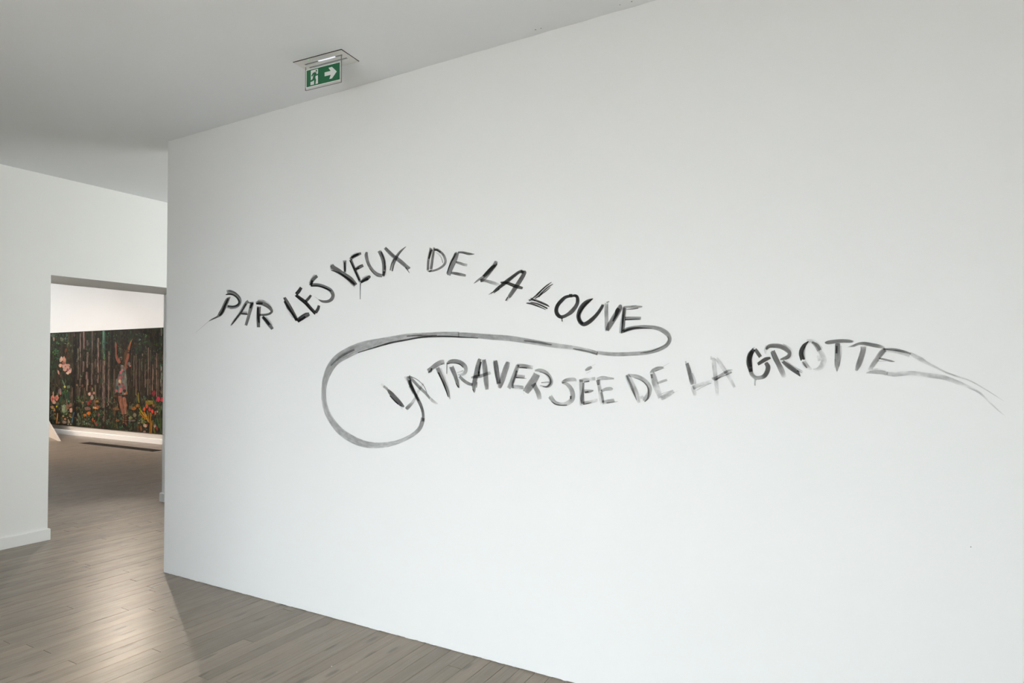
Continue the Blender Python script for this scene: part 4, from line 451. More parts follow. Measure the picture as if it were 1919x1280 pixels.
('letter','painted letter E with an acute accent in TRAVERSEE',[(0.15,[(-11929,14306,-11733,14313,35),(-11928,14163,-11727,14171,35),(-11924,13969,-11718,13982,35),(-11914,13783,-11702,13797,36),(-11904,13581,-11697,13584,35),(-11899,13304,-11733,13300,28),(-11897,13073,-11771,13069,20)]),(0.2,[(-11749,14174,-11658,14173,58),(-11755,14073,-11660,14070,58),(-11766,13941,-11663,13935,58),(-11788,13819,-11672,13808,58),(-11816,13687,-11679,13677,58),(-11852,13536,-11673,13530,58),(-11872,13380,-11666,13394,58),(-11834,13236,-11665,13267,58),(-11789,13139,-11666,13166,58)]),(0.15,[(-11900,14177,-11932,14322,34),(-11778,14196,-11810,14352,33),(-11627,14218,-11652,14386,32),(-11506,14229,-11521,14398,29),(-11377,14240,-11397,14408,25),(-11217,14264,-11243,14430,21),(-11091,14283,-11118,14449,18)]),(0.1,[(-11679,14175,-11685,14212,65),(-11541,14194,-11548,14236,65),(-11404,14213,-11412,14259,65)]),(0.45,[(-11686,13682,-11681,13841,45),(-11571,13676,-11571,13847,45),(-11423,13683,-11438,13851,45),(-11289,13735,-11310,13844,45),(-11194,13785,-11206,13836,45)]),(0.2,[(-11629,13652,-11653,13755,58),(-11536,13681,-11557,13770,58),(-11442,13710,-11460,13784,58)]),(0.15,[(-11713,13119,-11741,13265,47),(-11567,13141,-11599,13298,38),(-11369,13179,-11409,13342,27),(-11148,13243,-11191,13395,20),(-10973,13299,-11014,13439,16)]),(0.2,[(-11744,13116,-11753,13149,54),(-11627,13141,-11639,13185,54),(-11488,13173,-11501,13224,54),(-11380,13207,-11389,13244,54),(-11303,13233,-11308,13254,54)]),(0.1,[(-11595,14707,-11640,14780,43),(-11509,14726,-11578,14839,43),(-11406,14757,-11491,14907,43),(-11317,14808,-11391,14945,43),(-11251,14854,-11310,14967,43)]),(0.1,[(-11273,14944,-11288,14975,27),(-11182,14988,-11191,15008,27),(-11090,15031,-11095,15043,27)]),(0.3,[(-11571,14597,-11581,14616,21),(-11508,14613,-11529,14653,21),(-11434,14637,-11464,14694,21),(-11376,14671,-11401,14717,21),(-11336,14700,-11352,14730,21)])]),
('letter','pale painted letter E ending TRAVERSEE',[(0.12,[(-11069,14302,-10871,14336,26),(-11039,14156,-10848,14190,26),(-11002,13972,-10816,14009,26),(-10975,13823,-10779,13864,26),(-10952,13683,-10744,13720,26),(-10934,13537,-10719,13569,26),(-10912,13396,-10703,13429,26),(-10872,13263,-10697,13295,26),(-10838,13168,-10696,13196,26)]),(0.1,[(-11079,14285,-10903,14314,47),(-11045,14171,-10896,14196,47),(-11011,14057,-10889,14078,47)]),(0.1,[(-10881,13727,-10773,13754,32),(-10859,13616,-10740,13644,32),(-10832,13477,-10701,13505,32),(-10809,13348,-10676,13372,32),(-10791,13249,-10660,13272,32)]),(0.55,[(-11018,14287,-11046,14388,41),(-10916,14288,-10952,14438,41),(-10792,14290,-10818,14487,41),(-10692,14297,-10691,14492,41),(-10564,14308,-10553,14474,41),(-10355,14323,-10345,14435,41),(-10176,14336,-10171,14397,41)]),(0.15,[(-10802,13733,-10852,13825,34),(-10701,13770,-10758,13887,34),(-10579,13805,-10623,13955,34),(-10464,13816,-10479,13986,34),(-10365,13821,-10348,13987,34),(-10307,13833,-10265,13942,34),(-10261,13840,-10230,13895,34)]),(0.15,[(-10748,13168,-10786,13351,27),(-10612,13197,-10650,13380,27),(-10440,13235,-10480,13417,27),(-10280,13277,-10318,13448,27),(-10158,13311,-10195,13471,27)]),(0.2,[(-10559,13219,-10565,13273,35),(-10434,13231,-10441,13291,35),(-10274,13252,-10282,13314,35),(-10116,13291,-10123,13332,35),(-9994,13325,-9998,13345,35)])]),
('letter','pale painted letter D of the lower DE',[(0.2,[(-9670,14519,-9476,14606,29),(-9631,14387,-9398,14493,29),(-9570,14216,-9303,14345,29),(-9491,14069,-9229,14199,29),(-9405,13922,-9157,14040,29),(-9325,13762,-9079,13872,29),(-9244,13599,-9009,13693,29),(-9145,13416,-8963,13481,24),(-9066,13271,-8937,13316,20)]),(0.2,[(-9631,14526,-9554,14561,44),(-9557,14357,-9469,14396,44),(-9466,14147,-9368,14188,44),(-9400,13981,-9296,14022,44),(-9331,13812,-9232,13849,44),(-9227,13593,-9164,13616,44),(-9141,13416,-9113,13426,44)]),(0.15,[(-9543,14483,-9524,14605,33),(-9387,14448,-9361,14598,33),(-9203,14401,-9160,14580,33),(-9072,14362,-9005,14542,33),(-8957,14314,-8864,14485,33),(-8849,14246,-8727,14405,33),(-8756,14164,-8605,14304,33),(-8680,14065,-8499,14176,33),(-8634,13966,-8425,14023,33),(-8629,13868,-8414,13857,33),(-8651,13767,-8448,13701,33),(-8703,13679,-8515,13566,33),(-8770,13595,-8597,13457,33),(-8832,13516,-8686,13377,33),(-8881,13457,-8755,13327,33)]),(0.15,[(-9225,14401,-9216,14429,47),(-9067,14352,-9056,14381,47),(-8882,14272,-8862,14303,47),(-8747,14159,-8712,14193,47),(-8651,14033,-8597,14064,47),(-8614,13913,-8542,13930,47),(-8609,13788,-8527,13791,47),(-8617,13647,-8532,13638,47),(-8644,13526,-8570,13493,47),(-8708,13436,-8664,13395,47),(-8773,13372,-8748,13341,47)]),(0.3,[(-8925,13466,-8980,13573,18),(-8847,13505,-8903,13612,18),(-8770,13544,-8826,13651,18)])]),
('letter','pale painted letter E of the lower DE',[(0.12,[(-8509,14631,-8316,14698,29),(-8496,14533,-8263,14611,32),(-8476,14403,-8200,14481,34),(-8445,14263,-8161,14336,35),(-8400,14104,-8127,14190,34),(-8341,13952,-8081,14052,26),(-8275,13804,-8029,13903,19),(-8190,13626,-7970,13715,22),(-8121,13484,-7923,13565,26)]),(0.1,[(-8482,14585,-8381,14595,43),(-8466,14493,-8379,14502,43),(-8449,14401,-8378,14408,43)]),(0.3,[(-8497,14633,-8518,14658,44),(-8416,14657,-8474,14734,44),(-8314,14688,-8396,14827,44),(-8213,14726,-8283,14891,44),(-8107,14769,-8150,14933,44),(-7979,14815,-7997,14935,44),(-7872,14853,-7880,14924,44)]),(0.1,[(-7898,14924,-7910,14944,24),(-7769,15001,-7777,15015,24),(-7640,15075,-7647,15086,24)]),(0.1,[(-8255,14704,-8267,14738,39),(-8040,14784,-8048,14807,39),(-7828,14864,-7832,14876,39)]),(0.2,[(-8151,14145,-8187,14226,32),(-8049,14180,-8090,14277,32),(-7924,14225,-7964,14336,32),(-7807,14267,-7839,14373,32),(-7717,14300,-7744,14395,32)]),(0.35,[(-7979,13429,-8066,13584,27),(-7904,13461,-8000,13632,26),(-7800,13509,-7909,13696,25),(-7688,13572,-7802,13764,23),(-7578,13643,-7685,13829,21),(-7474,13724,-7559,13878,19),(-7396,13790,-7462,13910,17)]),(0.1,[(-7980,13717,-7988,13739,33),(-7720,13816,-7727,13835,33),(-7463,13915,-7468,13929,33)]),(0.1,[(-7480,13765,-7489,13787,20),(-7367,13816,-7373,13831,20),(-7253,13866,-7258,13877,20)])]),
('letter','faint painted letter L of the second LA, before GROTTE',[(0.1,[(-6942,15058,-6794,15105,55),(-6916,14958,-6759,15007,55),(-6882,14823,-6714,14871,55),(-6847,14683,-6677,14727,55),(-6812,14538,-6644,14580,55),(-6781,14394,-6609,14436,56),(-6752,14270,-6582,14309,55),(-6723,14186,-6577,14216,49),(-6703,14134,-6579,14158,43)]),(0.1,[(-6946,15167,-6898,15177,20),(-6944,15121,-6882,15133,20),(-6942,15074,-6866,15089,20)]),(0.3,[(-6657,14661,-6620,14674,26),(-6634,14525,-6559,14550,26),(-6607,14366,-6495,14396,26),(-6580,14246,-6476,14265,26),(-6559,14159,-6474,14173,26)]),(0.15,[(-6707,14088,-6540,14133,15),(-6689,13993,-6513,14040,15),(-6660,13872,-6483,13920,15),(-6617,13755,-6467,13796,15),(-6580,13665,-6459,13699,15)]),(0.15,[(-6584,13925,-6664,14099,32),(-6513,13964,-6587,14131,30),(-6415,14015,-6478,14176,27),(-6300,14064,-6354,14222,26),(-6175,14111,-6224,14266,24),(-6053,14154,-6095,14308,22),(-5942,14188,-5969,14338,20),(-5839,14214,-5850,14342,16),(-5762,14231,-5767,14336,12)]),(0.1,[(-6467,13887,-6481,13909,33),(-6353,13959,-6366,13982,33),(-6194,14052,-6206,14076,33),(-5994,14144,-6005,14170,33),(-5829,14215,-5840,14244,33)])]),
('letter','very faint painted letter A of the second LA, before GROTTE',[(0.2,[(-5825,15305,-5658,15316,20),(-5821,15163,-5645,15176,22),(-5810,14964,-5625,14983,24),(-5786,14748,-5604,14771,23),(-5756,14520,-5581,14544,22),(-5730,14297,-5557,14321,21),(-5703,14081,-5537,14102,18),(-5670,13858,-5532,13874,15),(-5643,13689,-5533,13702,12)]),(0.1,[(-5865,15375,-5790,15370,19),(-5870,15300,-5795,15295,19),(-5874,15224,-5800,15220,19)]),(0.25,[(-5689,15249,-5589,15334,20),(-5639,15172,-5523,15267,21),(-5570,15065,-5435,15165,22),(-5492,14942,-5351,15039,23),(-5403,14804,-5265,14898,22),(-5306,14659,-5175,14747,20),(-5212,14514,-5087,14594,18),(-5136,14373,-5007,14449,17),(-5064,14239,-4937,14313,16),(-4981,14112,-4878,14173,13),(-4916,14019,-4837,14066,10)]),(0.5,[(-5833,14431,-5798,14489,50),(-5781,14367,-5738,14483,50),(-5660,14325,-5696,14492,50),(-5538,14407,-5618,14531,50),(-5441,14505,-5503,14598,50),(-5347,14571,-5402,14662,50),(-5257,14632,-5312,14719,50),(-5185,14693,-5229,14768,50),(-5122,14742,-5141,14804,50),(-5032,14772,-5036,14810,50),(-4955,14789,-4956,14804,50)]),(0.3,[(-5662,14339,-5694,14407,48),(-5534,14412,-5559,14467,48),(-5378,14495,-5396,14539,48),(-5262,14544,-5277,14586,48),(-5158,14585,-5175,14628,48),(-5055,14636,-5073,14676,48),(-4981,14676,-4998,14713,48)]),(0.4,[(-5218,14597,-5250,14685,25),(-5111,14650,-5137,14721,25),(-5005,14703,-5024,14756,25)])]),
('letter','bold black painted letter G, first of GROTTE, with a drip',[(0.08,[(-4124,15623,-4025,15691,69),(-4092,15556,-3980,15634,69),(-4045,15466,-3922,15553,69),(-3981,15363,-3857,15452,69),(-3927,15280,-3805,15369,69)]),(0.15,[(-4163,15697,-4059,15598,86),(-4238,15630,-4106,15520,86),(-4329,15524,-4154,15423,86),(-4386,15392,-4181,15328,86),(-4417,15254,-4199,15225,86),(-4425,15121,-4199,15130,86),(-4409,14985,-4192,15024,86),(-4356,14822,-4181,14865,86),(-4305,14693,-4169,14731,86)]),(0.1,[(-4221,15598,-4113,15542,93),(-4285,15473,-4164,15420,93),(-4349,15290,-4211,15267,93),(-4344,15080,-4213,15088,93),(-4323,14920,-4204,14934,93)]),(0.12,[(-4350,14829,-4215,14868,54),(-4327,14715,-4184,14765,51),(-4280,14572,-4141,14657,47),(-4195,14470,-4093,14594,45),(-4090,14406,-4038,14554,44),(-3974,14387,-3973,14547,44),(-3866,14400,-3897,14563,47),(-3761,14428,-3828,14590,57),(-3658,14492,-3777,14628,66),(-3576,14601,-3731,14700,69),(-3521,14722,-3695,14786,69),(-3492,14843,-3679,14863,69),(-3499,14973,-3677,14920,69),(-3561,15083,-3702,14989,69),(-3619,15148,-3736,15054,69)]),(0.08,[(-3945,14972,-4011,15076,76),(-3884,15007,-3957,15124,76),(-3801,15055,-3880,15187,76),(-3712,15109,-3792,15254,76),(-3627,15160,-3689,15313,76),(-3540,15212,-3573,15332,76),(-3468,15253,-3487,15334,76)]),(0.02,[(-4122,14435,-4007,14407,29),(-4119,14381,-4032,14364,29),(-4117,14307,-4058,14302,29),(-4116,14219,-4062,14220,29),(-4116,14148,-4060,14150,29)]),(0.1,[(-4180,15635,-4208,15682,21),(-4129,15669,-4157,15715,21),(-4079,15702,-4106,15749,21)])]),
('letter','painted letter R of GROTTE',[(0.3,[(-3615,15593,-3696,15652,64),(-3569,15646,-3660,15730,64),(-3513,15687,-3580,15826,64),(-3438,15694,-3457,15867,64),(-3334,15689,-3328,15875,64),(-3220,15675,-3193,15866,64),(-3112,15647,-3054,15833,64),(-3013,15596,-2924,15769,64),(-2927,15536,-2818,15691,64),(-2867,15489,-2740,15604,64),(-2842,15463,-2694,15495,64),(-2846,15442,-2712,15378,64),(-2869,15404,-2775,15289,64),(-2923,15363,-2865,15234,64),(-2997,15321,-2963,15203,64),(-3077,15277,-3062,15199,64),(-3143,15245,-3136,15204,64)]),(0.2,[(-3020,15826,-3002,15862,23),(-2907,15757,-2884,15801,23),(-2785,15665,-2748,15711,23),(-2717,15567,-2664,15601,23),(-2688,15475,-2622,15481,23),(-2706,15404,-2646,15371,23),(-2756,15336,-2713,15281,23),(-2851,15270,-2822,15212,23),(-2940,15223,-2916,15167,23)]),(0.1,[(-3654,15812,-3582,15780,18),(-3695,15738,-3599,15702,18),(-3732,15630,-3615,15615,18),(-3712,15520,-3626,15530,18),(-3682,15444,-3632,15453,18)]),(0.35,[(-3495,15549,-3331,15613,69),(-3461,15427,-3284,15499,69),(-3409,15268,-3224,15355,69),(-3346,15130,-3168,15224,69),(-3280,14996,-3108,15090,66),(-3223,14861,-3041,14959,56),(-3168,14729,-2976,14822,43),(-3100,14578,-2926,14654,29),(-3044,14458,-2893,14523,18)]),(0.15,[(-3073,15112,-2995,15203,69),(-3014,15036,-2922,15147,69),(-2928,14937,-2825,15072,69),(-2825,14844,-2722,14992,69),(-2717,14759,-2620,14910,69),(-2625,14693,-2528,14843,69),(-2548,14643,-2444,14762,69),(-2465,14585,-2395,14644,69),(-2398,14534,-2373,14553,69)]),(0.4,[(-2901,15145,-2885,15168,29),(-2790,15043,-2765,15080,29),(-2649,14922,-2617,14973,29),(-2518,14834,-2488,14892,29),(-2405,14770,-2379,14825,29),(-2329,14742,-2314,14779,29),(-2285,14732,-2277,14751,29)]),(0.3,[(-2507,14750,-2484,14806,56),(-2409,14713,-2393,14750,56),(-2311,14676,-2303,14694,56)])]),
('letter','painted letter O of GROTTE, half black and half pale wash',[(0.1,[(-2073,15952,-2061,15937,87),(-2158,15909,-2109,15852,87),(-2262,15840,-2164,15747,87),(-2338,15747,-2207,15658,87),(-2395,15641,-2240,15573,87),(-2427,15530,-2255,15500,87),(-2432,15407,-2257,15430,87),(-2400,15268,-2234,15320,87),(-2365,15163,-2207,15222,87)]),(0.1,[(-2130,15853,-2156,16013,20),(-2082,15862,-2102,16023,20),(-2021,15869,-2028,16030,20),(-1967,15870,-1948,16028,20),(-1923,15857,-1855,15999,20),(-1875,15806,-1769,15929,20),(-1818,15728,-1693,15845,20),(-1745,15627,-1617,15739,20),(-1688,15544,-1558,15653,20)]),(0.15,[(-2345,15096,-2194,15176,21),(-2315,14995,-2148,15104,21),(-2237,14865,-2100,15031,21),(-2091,14815,-2030,14943,21),(-1977,14805,-1954,14860,21)]),(0.2,[(-2319,15125,-2288,15147,47),(-2302,15070,-2250,15108,47),(-2270,14997,-2202,15050,47),(-2206,14921,-2156,14962,47),(-2150,14861,-2120,14886,47)]),(0.35,[(-1976,15867,-1938,15936,47),(-1913,15795,-1845,15901,47),(-1851,15709,-1728,15827,47),(-1806,15612,-1653,15702,47),(-1768,15522,-1612,15602,47)]),(0.15,[(-1744,15535,-1603,15626,21),(-1696,15427,-1538,15519,21),(-1652,15302,-1465,15375,21),(-1644,15214,-1434,15233,21),(-1650,15138,-1438,15093,21),(-1671,15068,-1481,14962,21),(-1699,15007,-1558,14854,21),(-1738,14948,-1663,14796,21),(-1792,14896,-1768,14778,21),(-1861,14868,-1861,14794,21),(-1921,14857,-1925,14817,21)]),(0.1,[(-1779,15367,-1672,15386,8),(-1768,15254,-1651,15275,8),(-1756,15142,-1631,15165,8)]),(0.35,[(-2218,15743,-2174,15730,26),(-2262,15622,-2190,15605,26),(-2296,15456,-2204,15455,26),(-2262,15294,-2195,15309,26),(-2218,15178,-2183,15188,26)])]),
('letter','painted letter T, first T of GROTTE',[(0.35,[(-1509,15851,-1510,15884,59),(-1462,15824,-1467,15914,59),(-1379,15802,-1394,15949,59),(-1256,15812,-1274,15972,59),(-1118,15831,-1131,15988,59),(-980,15843,-987,15997,59),(-849,15851,-849,15997,59),(-741,15850,-735,15989,59),(-649,15848,-639,15973,59),(-563,15857,-555,15944,59),(-503,15866,-497,15919,59)]),(0.25,[(-1136,15846,-959,15834,64),(-1143,15738,-963,15728,63),(-1152,15590,-965,15585,61),(-1159,15434,-960,15432,54),(-1164,15279,-959,15274,46),(-1164,15142,-968,15133,44),(-1156,15008,-988,15001,44),(-1126,14858,-1031,14854,42),(-1096,14743,-1070,14742,41)]),(0.2,[(-1129,15744,-1054,15743,56),(-1128,15598,-1057,15597,56),(-1128,15452,-1061,15451,56)]),(0.3,[(-960,15741,-913,15742,25),(-957,15574,-910,15574,25),(-963,15356,-917,15351,25),(-997,15120,-956,15112,25),(-1030,14931,-994,14923,25)]),(0.3,[(-1168,15238,-1145,15238,19),(-1174,15063,-1148,15063,19),(-1180,14888,-1150,14887,19)])]),
('letter','painted letter T, second T of GROTTE',[(0.25,[(-704,15685,-707,15706,32),(-614,15683,-623,15738,38),(-498,15690,-522,15780,45),(-410,15727,-442,15821,50),(-331,15758,-351,15859,54),(-243,15761,-246,15879,59),(-146,15749,-134,15882,64),(-36,15724,-14,15862,64),(79,15693,104,15834,62),(186,15667,211,15812,59),(290,15644,319,15783,53),(420,15623,444,15728,38),(524,15609,540,15679,25)]),(0.25,[(-282,15712,-84,15709,26),(-278,15649,-89,15634,37),(-281,15559,-104,15519,50),(-311,15441,-134,15382,55),(-352,15306,-172,15238,57),(-394,15173,-214,15099,59),(-432,15042,-264,14967,57),(-457,14901,-336,14844,44),(-472,14792,-397,14756,32)])]),
('letter','painted letter E ending GROTTE with two long fading tails',[(0.3,[(502,15658,594,15535,56),(428,15598,536,15463,59),(335,15506,465,15370,60),(265,15397,401,15281,55),(202,15283,333,15180,47),(134,15171,269,15066,42),(69,15057,199,14952,35),(5,14924,104,14838,24),(-44,14816,27,14755,16)]),(0.2,[(466,15567,467,15628,57),(587,15554,589,15635,57),(737,15535,745,15635,57),(865,15512,879,15615,57),(987,15486,1005,15584,57),(1104,15457,1124,15547,57),(1207,15429,1227,15506,57),(1293,15407,1309,15463,57),(1352,15392,1363,15430,57)]),(0.2,[(510,15499,519,15601,23),(645,15479,657,15590,23),(812,15449,829,15569,23),(948,15415,973,15533,23),(1075,15374,1106,15489,23),(1199,15323,1235,15436,23),(1291,15281,1328,15393,23)]),(0.2,[(328,15224,338,15276,50),(412,15196,425,15263,50),(519,15162,536,15241,50),(620,15132,638,15211,50),(714,15110,727,15179,50),(790,15111,795,15153,50),(840,15118,842,15134,50)]),(0.1,[(283,15136,283,15156,34),(421,15132,422,15150,34),(559,15128,560,15144,34)]),(0.1,[(-107,14674,-111,14694,32),(-28,14673,-40,14742,32),(85,14668,79,14791,32),(244,14660,248,14804,32),(401,14646,418,14797,32),(510,14619,544,14768,32),(583,14594,623,14739,32)]),(0.1,[(83,14803,83,14864,16),(193,14801,193,14874,16),(325,14794,333,14875,16),(443,14771,457,14842,16),(533,14749,547,14808,16)]),(0.2,[(1289,15388,1335,15484,20),(1444,15267,1503,15391,22),(1619,15136,1690,15281,23),(1706,15083,1771,15210,21),(1792,15040,1839,15143,20),(1932,14968,1968,15051,24),(2089,14885,2118,14952,27),(2247,14790,2273,14851,25),(2408,14698,2430,14758,23),(2563,14631,2580,14689,21),(2724,14570,2739,14625,21),(2905,14506,2920,14556,23),(3092,14428,3108,14473,25),(3273,14320,3290,14359,25),(3453,14195,3470,14230,24),(3638,14061,3653,14090,23),(3811,13930,3823,13954,21),(3967,13814,3975,13830,18),(4077,13730,4083,13740,16)]),(0.1,[(566,14603,585,14752,20),(676,14579,690,14744,20),(855,14563,851,14741,20),(1096,14596,1086,14765,21),(1352,14622,1356,14782,21),(1590,14590,1610,14756,21),(1833,14541,1854,14715,20),(2078,14512,2099,14683,21),(2306,14475,2339,14636,22),(2510,14404,2555,14554,21),(2706,14320,2752,14458,20),(2900,14243,2940,14357,20),(3080,14162,3114,14251,19),(3238,14078,3271,14151,20),(3381,13977,3417,14036,20),(3519,13833,3555,13880,20),(3650,13677,3682,13718,20),(3773,13538,3800,13574,20),(3889,13413,3911,13444,18),(4010,13304,4023,13324,16),(4100,13229,4106,13239,14)])])]
ins = empty('wall_inscription', (-2.2, YW-.001, 1.6), 'black brushed handwritten French inscription in two curving lines on the white wall', 'inscription')
layer = 0
def crom(P, k):
    n = len(P); out = []
    for i in range(n-1):
        p0, p1, p2, p3 = P[max(i-1, 0)], P[i], P[i+1], P[min(i+2, n-1)]
        for j in range(k):
            t = j/k
            out.append([.5*(2*b+(c-a)*t+(2*a-5*b+4*c-d)*t*t+(3*b-a-3*c+d)*t**3) for a, b, c, d in zip(p0, p1, p2, p3)])
    out.append(list(P[-1])); return out
for nm, lab, sts in STROKES:
    bm = bmesh.new(); uvl = bm.loops.layers.uv.new('stroke'); cols = []
    for dry, R in sts:
        layer += 1
        y = YW-.0006-.000012*layer
        pts = crom([[v/1e4 for v in r[:4]]+[r[4]/100] for r in R], 4)
        cen = [((p[0]+p[2])/2, (p[1]+p[3])/2) for p in pts]
        acc = [0]
        for a, b in zip(cen, cen[1:]): acc.append(acc[-1]+math.hypot(b[0]-a[0], b[1]-a[1]))
        tot = acc[-1]
        wmax = max(math.hypot(p[0]-p[2], p[1]-p[3]) for p in pts)
        rag = min(.011, tot*.08)
        u0 = rb.uniform(0, 40); K = 6
        rows = []
        for p, s in zip(pts, acc):
            e = min(s, tot-s)/max(rag, 1e-4)
            row = []
            for q in range(K+1):
                f = q/K
                soft = .8 if q in (0, K) else 1
                v = bm.verts.new((p[0]+(p[2]-p[0])*f, y, p[1]+(p[3]-p[1])*f))
                cols.append((max(0, min(1, p[4]))*soft, min(1, e), dry, 1))
                row.append((v, (u0+s, u0*1.7+f*wmax)))
            rows.append(row)
        for r0, r1 in zip(rows, rows[1:]):
            for q in range(K):
                quad = (r0[q], r0[q+1], r1[q+1], r1[q])
                try: f = bm.faces.new([a[0] for a in quad])
                except ValueError: continue
                for lp, a in zip(f.loops, quad): lp[uvl].uv = a[1]
    bm.normal_update()
    bmesh.ops.recalc_face_normals(bm, faces=bm.faces)
    o = link(nm, bm, M_INK, ins); col_attr(o, 'ink', cols); o['label'] = lab

